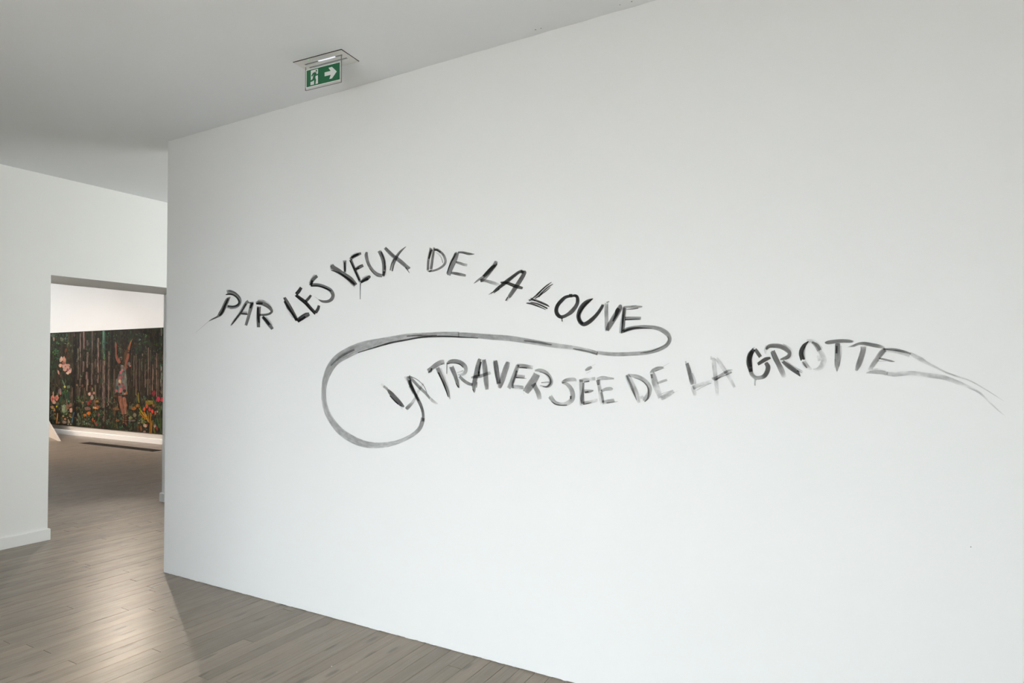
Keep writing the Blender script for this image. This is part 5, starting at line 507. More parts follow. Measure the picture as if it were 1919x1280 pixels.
# ---------------------------------------------------------------- forest painting in the far gallery
PAINT = {'trees':[
('l',(24,17,10),[(-14723,2207),(-14721,2076),(-14718,1889),(-14714,1701),(-14708,1514),(-14701,1327),(-14696,1197),(-14591,1198),(-14590,1328),(-14590,1514),(-14591,1700),(-14595,1887),(-14602,2073),(-14606,2204)]),
('l',(66,60,40),[(-14866,2184),(-14865,2089),(-14863,1954),(-14860,1818),(-14855,1683),(-14849,1548),(-14844,1453),(-14723,1453),(-14721,1547),(-14719,1682),(-14719,1817),(-14722,1951),(-14727,2086),(-14731,2181)]),
('l',(82,76,52),[(-14977,2187),(-14976,2119),(-14974,2023),(-14972,1927),(-14969,1831),(-14965,1735),(-14963,1668),(-14886,1667),(-14885,1734),(-14883,1830),(-14883,1926),(-14885,2022),(-14889,2118),(-14891,2185)]),
('l',(62,54,40),[(-15257,1995),(-15257,1952),(-15256,1892),(-15255,1832),(-15252,1772),(-15249,1712),(-15247,1669),(-15153,1668),(-15150,1710),(-15147,1770),(-15146,1830),(-15147,1891),(-15150,1951),(-15152,1993)]),
('l',(142,122,112),[(-14484,2166),(-14483,2101),(-14481,2008),(-14480,1915),(-14477,1822),(-14475,1729),(-14473,1665),(-14422,1664),(-14422,1729),(-14421,1821),(-14421,1914),(-14423,2007),(-14426,2099),(-14428,2164)]),
('l',(96,82,70),[(-14457,1664),(-14456,1606),(-14455,1523),(-14453,1441),(-14451,1358),(-14449,1275),(-14448,1217),(-14409,1217),(-14409,1275),(-14408,1358),(-14408,1441),(-14410,1523),(-14413,1606),(-14415,1664)]),
('l',(165,126,122),[(-14350,2197),(-14350,2151),(-14349,2084),(-14348,2018),(-14346,1952),(-14344,1885),(-14342,1839),(-14283,1838),(-14282,1884),(-14280,1950),(-14279,2017),(-14281,2083),(-14283,2149),(-14285,2196)]),
('l',(140,112,102),[(-14355,1576),(-14355,1549),(-14355,1510),(-14355,1471),(-14353,1433),(-14351,1394),(-14350,1367),(-14286,1366),(-14284,1394),(-14281,1432),(-14279,1471),(-14280,1510),(-14282,1549),(-14284,1576)]),
('l',(112,102,94),[(-14216,2020),(-14217,2005),(-14217,1984),(-14217,1964),(-14216,1943),(-14214,1922),(-14212,1907),(-14125,1904),(-14122,1919),(-14118,1940),(-14116,1961),(-14116,1982),(-14118,2003),(-14120,2018)]),
('l',(152,132,116),[(-14214,1767),(-14213,1727),(-14213,1669),(-14212,1611),(-14210,1553),(-14207,1495),(-14205,1454),(-14127,1454),(-14125,1494),(-14122,1552),(-14121,1610),(-14122,1668),(-14125,1726),(-14127,1766)]),
('l',(150,122,110),[(-14225,1358),(-14225,1338),(-14226,1309),(-14226,1280),(-14224,1252),(-14222,1223),(-14220,1203),(-14133,1202),(-14130,1223),(-14126,1252),(-14124,1281),(-14125,1310),(-14127,1339),(-14128,1359)]),
('l',(132,114,106),[(-14017,2206),(-14016,2149),(-14014,2067),(-14013,1986),(-14011,1904),(-14009,1822),(-14008,1765),(-13965,1765),(-13964,1822),(-13963,1903),(-13963,1985),(-13965,2066),(-13967,2148),(-13969,2205)]),
('l',(98,86,74),[(-14008,1765),(-14008,1736),(-14007,1695),(-14007,1653),(-14006,1612),(-14005,1570),(-14004,1541),(-13964,1540),(-13963,1570),(-13961,1611),(-13960,1653),(-13961,1694),(-13963,1736),(-13964,1765)]),
('l',(116,100,90),[(-14029,1541),(-14028,1497),(-14028,1435),(-14027,1373),(-14025,1310),(-14022,1248),(-14020,1204),(-13949,1205),(-13947,1248),(-13945,1310),(-13943,1373),(-13945,1435),(-13947,1497),(-13949,1541)]),
('l',(150,122,108),[(-13806,2055),(-13805,1966),(-13803,1839),(-13801,1712),(-13797,1585),(-13793,1458),(-13790,1369),(-13723,1369),(-13722,1458),(-13722,1584),(-13722,1711),(-13725,1838),(-13728,1964),(-13731,2053)]),
('l',(96,140,118),[(-13615,2195),(-13615,2148),(-13615,2080),(-13614,2012),(-13611,1945),(-13607,1877),(-13604,1829),(-13502,1828),(-13499,1875),(-13496,1942),(-13494,2010),(-13496,2077),(-13499,2145),(-13501,2192)]),
('l',(100,128,100),[(-13596,1829),(-13596,1803),(-13597,1765),(-13596,1727),(-13594,1690),(-13592,1652),(-13590,1625),(-13507,1624),(-13505,1651),(-13501,1688),(-13499,1726),(-13500,1764),(-13502,1802),(-13504,1828)]),
('l',(126,106,94),[(-13600,1591),(-13600,1541),(-13600,1471),(-13599,1400),(-13596,1329),(-13592,1259),(-13589,1209),(-13490,1210),(-13488,1259),(-13484,1330),(-13483,1400),(-13484,1471),(-13487,1541),(-13490,1591)]),
('l',(122,110,94),[(-14573,1850),(-14572,1810),(-14571,1753),(-14570,1696),(-14569,1639),(-14567,1582),(-14565,1542),(-14506,1541),(-14504,1581),(-14502,1638),(-14501,1695),(-14502,1752),(-14505,1809),(-14506,1849)]),
('l',(96,84,70),[(-14562,1542),(-14561,1497),(-14561,1433),(-14560,1370),(-14557,1306),(-14555,1243),(-14553,1198),(-14485,1199),(-14483,1243),(-14481,1307),(-14480,1370),(-14481,1434),(-14484,1497),(-14486,1541)]),
('l',(120,92,84),[(-14714,2189),(-14714,2178),(-14714,2161),(-14714,2145),(-14714,2129),(-14714,2112),(-14714,2101),(-14684,2099),(-14682,2111),(-14680,2127),(-14679,2144),(-14679,2160),(-14680,2177),(-14681,2188)]),
('l',(130,106,92),[(-13872,1626),(-13872,1604),(-13872,1572),(-13871,1541),(-13871,1509),(-13870,1477),(-13869,1455),(-13827,1454),(-13825,1477),(-13823,1508),(-13822,1540),(-13822,1572),(-13824,1604),(-13825,1626)]),
('l',(120,98,88),[(-13683,1608),(-13682,1577),(-13682,1533),(-13681,1489),(-13680,1445),(-13679,1401),(-13678,1370),(-13639,1370),(-13638,1401),(-13636,1445),(-13636,1489),(-13636,1533),(-13638,1577),(-13639,1608)]),
('l',(84,70,56),[(-15324,1887),(-15324,1859),(-15323,1819),(-15322,1778),(-15321,1738),(-15320,1698),(-15319,1670),(-15272,1669),(-15270,1697),(-15268,1737),(-15267,1778),(-15268,1818),(-15270,1858),(-15271,1886)]),
('l',(96,78,66),[(-15208,1398),(-15208,1371),(-15207,1333),(-15207,1295),(-15206,1256),(-15205,1218),(-15205,1191),(-15170,1191),(-15169,1218),(-15167,1256),(-15167,1295),(-15167,1333),(-15169,1372),(-15170,1398)]),
('l',(86,70,58),[(-15061,1363),(-15060,1342),(-15060,1312),(-15059,1282),(-15059,1253),(-15058,1223),(-15058,1202),(-15024,1202),(-15023,1223),(-15021,1253),(-15020,1282),(-15020,1312),(-15022,1342),(-15023,1363)]),
('l',(24,17,10),[(-14726,1319),(-14724,1178),(-14721,979),(-14717,779),(-14710,579),(-14702,380),(-14697,241),(-14577,246),(-14576,385),(-14576,584),(-14577,782),(-14581,981),(-14588,1180),(-14593,1319)]),
('l',(60,50,38),[(-14635,1319),(-14634,1250),(-14632,1152),(-14630,1055),(-14627,957),(-14623,859),(-14621,790),(-14546,792),(-14545,860),(-14543,958),(-14543,1056),(-14545,1154),(-14549,1251),(-14551,1320)]),
('l',(150,126,110),[(-14224,1322),(-14225,1291),(-14225,1248),(-14224,1205),(-14222,1162),(-14219,1118),(-14216,1088),(-14115,1088),(-14112,1119),(-14108,1162),(-14106,1206),(-14107,1249),(-14110,1292),(-14112,1323)]),
('l',(140,114,100),[(-14207,1087),(-14208,1072),(-14208,1049),(-14207,1027),(-14207,1005),(-14206,982),(-14205,966),(-14153,967),(-14151,982),(-14148,1005),(-14147,1028),(-14147,1050),(-14148,1073),(-14149,1088)]),
('l',(126,108,94),[(-14024,1323),(-14024,1294),(-14023,1253),(-14023,1211),(-14021,1170),(-14020,1128),(-14019,1099),(-13961,1100),(-13960,1129),(-13957,1170),(-13956,1212),(-13957,1253),(-13959,1295),(-13960,1324)]),
('l',(56,48,44),[(-13959,1255),(-13960,1233),(-13961,1203),(-13961,1173),(-13958,1144),(-13953,1114),(-13950,1092),(-13808,1093),(-13804,1114),(-13799,1144),(-13795,1175),(-13796,1205),(-13799,1235),(-13801,1256)]),
('l',(150,122,106),[(-13783,1299),(-13783,1278),(-13783,1248),(-13783,1218),(-13782,1188),(-13781,1158),(-13780,1137),(-13729,1137),(-13728,1158),(-13725,1188),(-13724,1218),(-13724,1249),(-13726,1279),(-13727,1300)]),
('l',(128,108,96),[(-13610,1326),(-13609,1227),(-13607,1085),(-13604,944),(-13600,803),(-13594,662),(-13591,563),(-13491,566),(-13490,665),(-13488,806),(-13488,946),(-13491,1087),(-13496,1228),(-13499,1327)]),
('l',(120,100,80),[(-13558,564),(-13558,538),(-13558,500),(-13557,463),(-13556,425),(-13554,388),(-13553,362),(-13489,364),(-13488,390),(-13485,428),(-13483,465),(-13484,503),(-13486,540),(-13487,567)]),
('l',(124,104,90),[(-14483,1206),(-14483,1188),(-14483,1162),(-14483,1136),(-14482,1110),(-14480,1084),(-14479,1066),(-14420,1066),(-14418,1084),(-14415,1110),(-14414,1137),(-14414,1163),(-14416,1189),(-14417,1207)]),
('l',(92,80,68),[(-14570,1055),(-14570,1026),(-14570,983),(-14569,941),(-14568,899),(-14565,857),(-14564,827),(-14489,828),(-14487,858),(-14484,900),(-14483,943),(-14483,985),(-14486,1027),(-14487,1057)]),
('l',(106,92,80),[(-14490,1022),(-14490,1001),(-14490,972),(-14490,943),(-14488,914),(-14487,885),(-14486,864),(-14421,865),(-14418,885),(-14416,915),(-14414,944),(-14414,973),(-14416,1003),(-14417,1023)]),
('l',(110,88,70),[(-14295,1025),(-14295,991),(-14294,943),(-14293,895),(-14292,846),(-14291,798),(-14290,764),(-14252,765),(-14251,799),(-14249,847),(-14249,895),(-14250,944),(-14252,992),(-14253,1026)]),
('l',(150,120,102),[(-14993,780),(-14993,760),(-14992,730),(-14992,700),(-14991,671),(-14990,641),(-14989,620),(-14943,621),(-14942,642),(-14940,672),(-14938,702),(-14939,731),(-14940,761),(-14941,782)]),
('l',(92,76,62),[(-14860,926),(-14859,873),(-14858,797),(-14856,722),(-14854,646),(-14852,571),(-14851,518),(-14805,519),(-14804,572),(-14803,648),(-14803,723),(-14805,799),(-14807,874),(-14809,927)]),
('l',(112,92,80),[(-14778,1025),(-14777,960),(-14775,866),(-14773,773),(-14771,680),(-14768,586),(-14767,521),(-14721,522),(-14721,588),(-14720,681),(-14720,774),(-14722,868),(-14725,961),(-14728,1026)]),
('l',(110,92,70),[(-13876,1093),(-13875,1045),(-13875,977),(-13873,908),(-13871,840),(-13869,772),(-13868,724),(-13811,726),(-13810,773),(-13808,842),(-13807,910),(-13809,978),(-13811,1046),(-13813,1094)]),
('l',(70,58,46),[(-13743,1095),(-13743,1056),(-13742,1001),(-13741,945),(-13740,890),(-13737,835),(-13735,797),(-13665,798),(-13664,837),(-13661,892),(-13660,947),(-13661,1002),(-13663,1057),(-13665,1096)]),
('l',(76,64,54),[(-15503,1313),(-15502,1268),(-15501,1204),(-15500,1140),(-15498,1076),(-15496,1012),(-15494,968),(-15430,969),(-15429,1013),(-15427,1077),(-15426,1141),(-15427,1205),(-15430,1269),(-15432,1314)]),
('l',(70,62,54),[(-15636,1294),(-15635,1251),(-15634,1190),(-15633,1130),(-15632,1069),(-15630,1008),(-15628,965),(-15580,966),(-15579,1008),(-15577,1069),(-15577,1130),(-15578,1191),(-15581,1252),(-15583,1295)]),
('l',(24,17,10),[(-13303,2187),(-13302,2061),(-13299,1880),(-13295,1699),(-13291,1519),(-13285,1339),(-13281,1213),(-13197,1213),(-13197,1339),(-13197,1519),(-13198,1698),(-13201,1878),(-13207,2059),(-13210,2185)]),
('l',(122,102,88),[(-13396,1776),(-13395,1703),(-13393,1598),(-13391,1493),(-13389,1389),(-13386,1284),(-13384,1211),(-13335,1212),(-13335,1285),(-13334,1389),(-13334,1493),(-13336,1598),(-13339,1702),(-13342,1775)]),
('l',(112,90,74),[(-13185,1422),(-13185,1395),(-13185,1357),(-13184,1318),(-13183,1279),(-13183,1241),(-13182,1214),(-13147,1214),(-13146,1241),(-13144,1279),(-13143,1318),(-13144,1357),(-13145,1396),(-13147,1423)]),
('l',(126,104,86),[(-12501,1685),(-12500,1625),(-12499,1539),(-12498,1453),(-12496,1367),(-12494,1281),(-12493,1221),(-12458,1222),(-12457,1282),(-12456,1367),(-12456,1453),(-12458,1539),(-12460,1625),(-12462,1685)]),
('l',(112,90,76),[(-12430,1717),(-12429,1653),(-12428,1561),(-12426,1469),(-12424,1378),(-12423,1286),(-12421,1222),(-12389,1222),(-12388,1286),(-12388,1378),(-12388,1469),(-12389,1561),(-12392,1652),(-12393,1717)]),
('l',(112,90,76),[(-12306,1619),(-12305,1568),(-12304,1494),(-12303,1421),(-12302,1348),(-12301,1275),(-12300,1223),(-12272,1224),(-12272,1275),(-12271,1348),(-12271,1421),(-12272,1494),(-12274,1568),(-12276,1619)]),
('l',(86,100,82),[(-12244,1619),(-12243,1591),(-12243,1553),(-12243,1514),(-12242,1475),(-12241,1436),(-12241,1409),(-12206,1409),(-12205,1436),(-12203,1475),(-12202,1514),(-12203,1553),(-12204,1591),(-12205,1618)]),
('l',(120,98,82),[(-12122,1618),(-12122,1567),(-12121,1494),(-12120,1422),(-12118,1349),(-12117,1276),(-12116,1225),(-12084,1226),(-12083,1276),(-12082,1349),(-12082,1422),(-12083,1494),(-12085,1567),(-12087,1618)]),
('l',(138,110,92),[(-12022,1833),(-12021,1755),(-12019,1642),(-12018,1530),(-12016,1417),(-12014,1305),(-12012,1227),(-11983,1227),(-11983,1305),(-11983,1417),(-11983,1530),(-11985,1642),(-11988,1754),(-11990,1833)]),
('l',(90,76,64),[(-11952,1777),(-11951,1705),(-11949,1603),(-11948,1502),(-11946,1400),(-11944,1298),(-11943,1227),(-11917,1228),(-11916,1299),(-11916,1400),(-11917,1502),(-11918,1603),(-11921,1705),(-11922,1776)]),
('l',(142,114,96),[(-11877,1601),(-11877,1553),(-11876,1484),(-11875,1415),(-11874,1346),(-11872,1277),(-11871,1228),(-11832,1228),(-11832,1277),(-11830,1346),(-11830,1415),(-11831,1484),(-11833,1553),(-11834,1601)]),
('l',(52,44,30),[(-11853,2188),(-11852,2114),(-11850,2008),(-11849,1902),(-11847,1797),(-11845,1691),(-11844,1617),(-11815,1616),(-11815,1690),(-11814,1796),(-11815,1902),(-11816,2007),(-11819,2113),(-11821,2187)]),
('l',(142,114,96),[(-11756,1727),(-11755,1662),(-11754,1570),(-11753,1478),(-11751,1386),(-11750,1294),(-11748,1230),(-11717,1230),(-11717,1294),(-11716,1386),(-11716,1478),(-11718,1570),(-11720,1662),(-11722,1727)]),
('l',(24,17,10),[(-11749,2154),(-11749,2100),(-11749,2024),(-11748,1948),(-11745,1872),(-11742,1796),(-11740,1743),(-11656,1741),(-11654,1795),(-11652,1870),(-11650,1946),(-11652,2022),(-11654,2098),(-11656,2151)]),
('l',(120,98,82),[(-11564,1694),(-11564,1682),(-11564,1664),(-11564,1647),(-11564,1630),(-11564,1612),(-11564,1600),(-11538,1599),(-11536,1611),(-11535,1629),(-11534,1646),(-11534,1664),(-11535,1681),(-11535,1694)]),
('l',(132,130,112),[(-11612,1474),(-11612,1443),(-11612,1398),(-11611,1353),(-11610,1308),(-11608,1263),(-11607,1231),(-11548,1231),(-11546,1263),(-11543,1308),(-11542,1353),(-11543,1398),(-11545,1443),(-11546,1474)]),
('l',(122,120,106),[(-11617,2197),(-11618,2179),(-11618,2153),(-11618,2127),(-11617,2101),(-11616,2074),(-11615,2056),(-11568,2054),(-11566,2073),(-11564,2099),(-11562,2125),(-11563,2151),(-11564,2178),(-11565,2196)]),
('l',(44,92,88),[(-11549,2195),(-11549,2184),(-11549,2168),(-11549,2152),(-11549,2137),(-11549,2121),(-11549,2109),(-11518,2108),(-11517,2119),(-11515,2135),(-11513,2151),(-11514,2167),(-11514,2183),(-11515,2194)]),
('l',(78,62,46),[(-12591,1686),(-12590,1635),(-12589,1562),(-12588,1490),(-12587,1417),(-12585,1344),(-12584,1294),(-12554,1294),(-12553,1345),(-12552,1417),(-12552,1490),(-12553,1562),(-12555,1635),(-12557,1685)]),
('l',(56,50,34),[(-13011,2179),(-13011,2118),(-13010,2030),(-13008,1942),(-13006,1855),(-13002,1767),(-13000,1705),(-12921,1704),(-12919,1766),(-12917,1853),(-12916,1941),(-12918,2028),(-12921,2116),(-12923,2177)]),
('l',(52,36,22),[(-12861,2010),(-12861,1960),(-12860,1888),(-12859,1816),(-12857,1744),(-12854,1672),(-12852,1622),(-12787,1621),(-12786,1671),(-12784,1743),(-12783,1815),(-12784,1886),(-12787,1958),(-12788,2009)]),
('l',(84,66,54),[(-11685,1663),(-11684,1607),(-11683,1527),(-11682,1447),(-11680,1367),(-11679,1286),(-11679,1230),(-11660,1230),(-11659,1286),(-11659,1367),(-11659,1447),(-11661,1527),(-11662,1607),(-11664,1663)]),
('l',(132,112,98),[(-13398,1220),(-13397,1152),(-13396,1056),(-13394,960),(-13392,864),(-13389,769),(-13387,701),(-13327,703),(-13326,770),(-13324,866),(-13324,962),(-13326,1057),(-13329,1153),(-13331,1220)]),
('l',(116,94,80),[(-13187,1222),(-13187,1177),(-13186,1112),(-13185,1047),(-13184,983),(-13182,918),(-13181,873),(-13143,874),(-13142,919),(-13141,983),(-13140,1048),(-13141,1113),(-13143,1177),(-13145,1222)]),
('l',(58,56,20),[(-13281,1221),(-13281,1175),(-13280,1110),(-13279,1046),(-13278,981),(-13276,916),(-13274,871),(-13215,872),(-13213,917),(-13211,982),(-13210,1047),(-13211,1112),(-13214,1176),(-13215,1222)]),
('l',(112,92,80),[(-12498,1229),(-12498,1211),(-12498,1184),(-12498,1158),(-12498,1131),(-12497,1105),(-12497,1086),(-12463,1086),(-12462,1105),(-12460,1132),(-12459,1158),(-12459,1185),(-12460,1211),(-12461,1230)]),
('l',(116,96,82),[(-12426,1230),(-12425,1191),(-12425,1135),(-12424,1079),(-12423,1023),(-12421,966),(-12420,927),(-12379,928),(-12378,967),(-12376,1023),(-12375,1079),(-12376,1135),(-12378,1191),(-12379,1231)]),
('l',(104,86,72),[(-12305,1231),(-12305,1201),(-12305,1159),(-12304,1116),(-12304,1073),(-12303,1031),(-12302,1001),(-12269,1001),(-12268,1031),(-12266,1074),(-12266,1117),(-12266,1159),(-12268,1202),(-12269,1232)]),
('l',(130,106,90),[(-12118,1233),(-12118,1213),(-12118,1183),(-12118,1154),(-12117,1125),(-12117,1096),(-12116,1075),(-12078,1075),(-12077,1096),(-12075,1125),(-12074,1155),(-12074,1184),(-12075,1213),(-12076,1234)]),
('l',(130,106,90),[(-12033,1234),(-12032,1194),(-12032,1138),(-12031,1081),(-12030,1024),(-12029,967),(-12028,927),(-11996,928),(-11995,968),(-11994,1024),(-11993,1081),(-11994,1138),(-11996,1195),(-11997,1235)]),
('l',(124,102,88),[(-11959,1235),(-11959,1198),(-11959,1144),(-11958,1091),(-11957,1037),(-11956,984),(-11955,947),(-11920,947),(-11919,984),(-11918,1038),(-11917,1091),(-11918,1145),(-11920,1198),(-11921,1236)]),
('l',(136,112,96),[(-11878,1236),(-11878,1208),(-11877,1167),(-11877,1127),(-11876,1087),(-11875,1046),(-11875,1018),(-11840,1019),(-11839,1047),(-11837,1087),(-11837,1127),(-11837,1168),(-11838,1208),(-11839,1236)]),
('l',(138,112,96),[(-11747,1237),(-11746,1195),(-11746,1134),(-11745,1073),(-11744,1012),(-11743,951),(-11742,908),(-11705,909),(-11704,951),(-11703,1012),(-11702,1073),(-11703,1134),(-11705,1195),(-11706,1238)]),
('l',(110,90,76),[(-11683,1238),(-11682,1198),(-11681,1140),(-11681,1082),(-11680,1025),(-11679,967),(-11679,927),(-11652,927),(-11652,968),(-11651,1025),(-11650,1083),(-11651,1140),(-11652,1198),(-11654,1238)]),
('l',(124,120,104),[(-11617,1239),(-11617,1221),(-11618,1195),(-11617,1170),(-11617,1145),(-11616,1119),(-11615,1101),(-11563,1101),(-11561,1119),(-11558,1145),(-11557,1170),(-11557,1196),(-11558,1222),(-11559,1239)]),
('l',(130,106,92),[(-11580,1153),(-11579,1128),(-11579,1093),(-11579,1058),(-11578,1023),(-11578,988),(-11577,964),(-11546,964),(-11545,989),(-11543,1024),(-11543,1059),(-11543,1094),(-11544,1129),(-11545,1154)])],
'woman':[
('l',(142,84,64),[(-13135,1965),(-13141,1942),(-13147,1909),(-13150,1880),(-13144,1860),(-13135,1842),(-13128,1823),(-13128,1803),(-13132,1781),(-13134,1756),(-13135,1729),(-13134,1699),(-13128,1667),(-13113,1634),(-13093,1601),(-13071,1573),(-13044,1551),(-13016,1535),(-12997,1525),(-12926,1554),(-12937,1567),(-12953,1585),(-12971,1605),(-12997,1628),(-13027,1653),(-13051,1678),(-13064,1703),(-13073,1730),(-13078,1756),(-13080,1779),(-13079,1801),(-13078,1822),(-13073,1842),(-13067,1861),(-13067,1883),(-13080,1912),(-13100,1943),(-13115,1966)]),
('l',(150,92,58),[(-12551,2014),(-12573,1993),(-12604,1962),(-12634,1929),(-12659,1894),(-12682,1857),(-12699,1823),(-12705,1793),(-12705,1769),(-12704,1753),(-12647,1750),(-12642,1765),(-12635,1787),(-12626,1812),(-12612,1844),(-12596,1881),(-12580,1917),(-12564,1952),(-12549,1986),(-12538,2010)]),
('l',(88,60,28),[(-12692,1819),(-12723,1805),(-12770,1779),(-12810,1737),(-12825,1675),(-12828,1606),(-12830,1557),(-12758,1554),(-12747,1602),(-12732,1668),(-12713,1719),(-12689,1746),(-12657,1767),(-12632,1783)]),
('l',(140,82,60),[(-12707,1730),(-12717,1710),(-12731,1682),(-12744,1652),(-12757,1618),(-12771,1579),(-12782,1544),(-12791,1518),(-12797,1495),(-12799,1471),(-12797,1442),(-12791,1415),(-12788,1396),(-12664,1418),(-12679,1434),(-12700,1455),(-12713,1475),(-12716,1492),(-12712,1510),(-12703,1533),(-12686,1566),(-12663,1603),(-12645,1639),(-12640,1673),(-12641,1704),(-12642,1725)]),
('f',(112,104,94),[(-12872,1630),(-12884,1606),(-12914,1591),(-12952,1591),(-12983,1606),(-12995,1631),(-12984,1655),(-12954,1670),(-12915,1669),(-12884,1654)]),
('f',(52,40,30),[(-12895,1622),(-12902,1604),(-12921,1593),(-12945,1594),(-12964,1604),(-12972,1622),(-12965,1640),(-12946,1650),(-12922,1650),(-12903,1639)]),
('f',(126,116,106),[(-12589,1522),(-12600,1498),(-12630,1483),(-12667,1483),(-12697,1498),(-12709,1522),(-12698,1546),(-12668,1561),(-12631,1561),(-12601,1546)]),
('f',(190,120,110),[(-12571,1481),(-12577,1467),(-12594,1458),(-12616,1458),(-12633,1467),(-12640,1481),(-12633,1496),(-12616,1505),(-12595,1505),(-12578,1496)]),
('f',(40,30,22),[(-12625,1383),(-12635,1345),(-12663,1321),(-12699,1320),(-12728,1344),(-12740,1383),(-12729,1421),(-12701,1445),(-12666,1445),(-12637,1422)]),
('f',(106,108,98),[(-12931,1514),(-12814,1473),(-12754,1374),(-12708,1219),(-13050,1215),(-13015,1307),(-12915,1423)]),
('f',(108,112,102),[(-13093,1223),(-12715,1227),(-12695,1002),(-12677,921),(-12820,909),(-13029,922),(-13127,929),(-13107,1113)]),
('l',(150,98,76),[(-13020,880),(-13004,836),(-12981,773),(-12956,709),(-12929,641),(-12899,571),(-12879,523),(-12794,534),(-12805,584),(-12821,655),(-12836,724),(-12851,789),(-12866,852),(-12876,896)]),
('l',(158,104,80),[(-12877,856),(-12861,815),(-12838,756),(-12819,698),(-12804,637),(-12793,574),(-12785,530),(-12712,534),(-12711,578),(-12709,643),(-12711,707),(-12721,769),(-12735,830),(-12745,872)]),
('l',(110,66,48),[(-12908,897),(-12895,850),(-12876,784),(-12858,717),(-12838,648),(-12818,578),(-12804,529),(-12788,531),(-12802,580),(-12821,650),(-12839,719),(-12853,786),(-12867,853),(-12876,900)]),
('f',(190,110,110),[(-12827,1399),(-12835,1384),(-12857,1375),(-12884,1375),(-12906,1384),(-12914,1398),(-12906,1413),(-12885,1422),(-12858,1422),(-12836,1413)]),
('f',(185,90,100),[(-12878,1349),(-12887,1327),(-12912,1313),(-12943,1312),(-12968,1326),(-12978,1348),(-12969,1371),(-12944,1385),(-12913,1385),(-12888,1371)]),
('f',(195,100,105),[(-12897,1250),(-12907,1230),(-12936,1218),(-12973,1217),(-13002,1229),(-13014,1249),(-13003,1268),(-12974,1281),(-12938,1281),(-12908,1269)]),
('f',(170,90,100),[(-12795,1259),(-12803,1242),(-12825,1232),(-12852,1232),(-12874,1242),(-12882,1258),(-12874,1275),(-12853,1285),(-12826,1285),(-12804,1275)]),
('f',(60,90,80),[(-12777,1366),(-12783,1352),(-12800,1342),(-12822,1342),(-12840,1351),(-12847,1366),(-12840,1380),(-12823,1389),(-12801,1389),(-12784,1381)]),
('f',(130,136,124),[(-12732,1276),(-12738,1247),(-12755,1229),(-12776,1229),(-12794,1246),(-12801,1275),(-12795,1304),(-12778,1323),(-12757,1323),(-12739,1305)]),
('f',(150,140,130),[(-12820,1481),(-12830,1470),(-12856,1462),(-12888,1462),(-12914,1469),(-12925,1481),(-12915,1493),(-12889,1500),(-12856,1500),(-12830,1493)]),
('f',(205,160,120),[(-12902,1179),(-12912,1153),(-12937,1136),(-12969,1135),(-12995,1151),(-13005,1178),(-12996,1205),(-12971,1222),(-12939,1222),(-12913,1206)]),
('f',(120,50,60),[(-12928,1115),(-12937,1099),(-12961,1089),(-12991,1088),(-13016,1098),(-13025,1114),(-13016,1130),(-12992,1141),(-12962,1141),(-12938,1131)]),
('f',(130,60,70),[(-12815,1126),(-12822,1110),(-12843,1100),(-12869,1100),(-12890,1109),(-12898,1125),(-12890,1141),(-12870,1151),(-12844,1152),(-12823,1142)]),
('f',(60,90,86),[(-12993,1042),(-13003,1015),(-13030,997),(-13064,997),(-13092,1013),(-13103,1040),(-13093,1067),(-13066,1084),(-13032,1084),(-13004,1068)]),
('f',(190,100,100),[(-12865,998),(-12876,966),(-12906,946),(-12944,945),(-12975,964),(-12987,996),(-12976,1028),(-12946,1049),(-12908,1049),(-12877,1030)]),
('f',(150,70,80),[(-12769,1055),(-12779,1030),(-12805,1014),(-12839,1014),(-12866,1028),(-12877,1053),(-12867,1077),(-12840,1093),(-12807,1094),(-12779,1079)]),
('f',(180,90,90),[(-13041,990),(-13048,975),(-13067,966),(-13091,965),(-13111,974),(-13119,989),(-13112,1004),(-13092,1014),(-13068,1014),(-13048,1005)]),
('f',(50,30,20),[(-12965,928),(-12980,909),(-13020,896),(-13070,895),(-13111,906),(-13127,925),(-13112,944),(-13071,957),(-13021,958),(-12981,947)]),
('f',(60,36,24),[(-12852,935),(-12864,924),(-12896,917),(-12936,916),(-12968,922),(-12981,932),(-12969,943),(-12937,951),(-12897,952),(-12865,946)]),
('f',(170,100,40),[(-12694,952),(-12702,931),(-12726,917),(-12755,917),(-12779,929),(-12789,950),(-12780,972),(-12757,985),(-12727,986),(-12703,973)]),
('f',(40,34,28),[(-12726,992),(-12738,971),(-12769,957),(-12809,956),(-12841,969),(-12854,990),(-12842,1011),(-12810,1025),(-12771,1026),(-12739,1013)]),
('f',(200,130,110),[(-12752,928),(-12757,920),(-12771,914),(-12789,914),(-12803,919),(-12809,927),(-12804,936),(-12790,941),(-12772,942),(-12757,937)]),
('f',(90,60,40),[(-13029,881),(-13041,868),(-13073,859),(-13113,858),(-13146,865),(-13159,878),(-13147,891),(-13114,900),(-13074,901),(-13041,894)]),
('f',(50,30,26),[(-12683,867),(-12690,848),(-12710,835),(-12736,835),(-12757,846),(-12765,865),(-12757,884),(-12737,897),(-12712,897),(-12691,886)]),
('f',(130,80,58),[(-12780,503),(-12786,492),(-12804,485),(-12825,484),(-12843,490),(-12850,501),(-12844,511),(-12826,519),(-12804,520),(-12787,514)]),
('f',(130,80,58),[(-12701,499),(-12707,488),(-12724,481),(-12746,480),(-12763,486),(-12770,497),(-12764,507),(-12746,515),(-12725,515),(-12707,510)]),
('f',(130,80,58),[(-12779,458),(-12785,447),(-12803,440),(-12824,439),(-12842,445),(-12849,455),(-12843,466),(-12825,474),(-12804,474),(-12786,469)]),
('f',(130,80,58),[(-12700,454),(-12706,443),(-12723,436),(-12745,435),(-12762,441),(-12769,451),(-12763,462),(-12746,470),(-12724,470),(-12706,465)]),
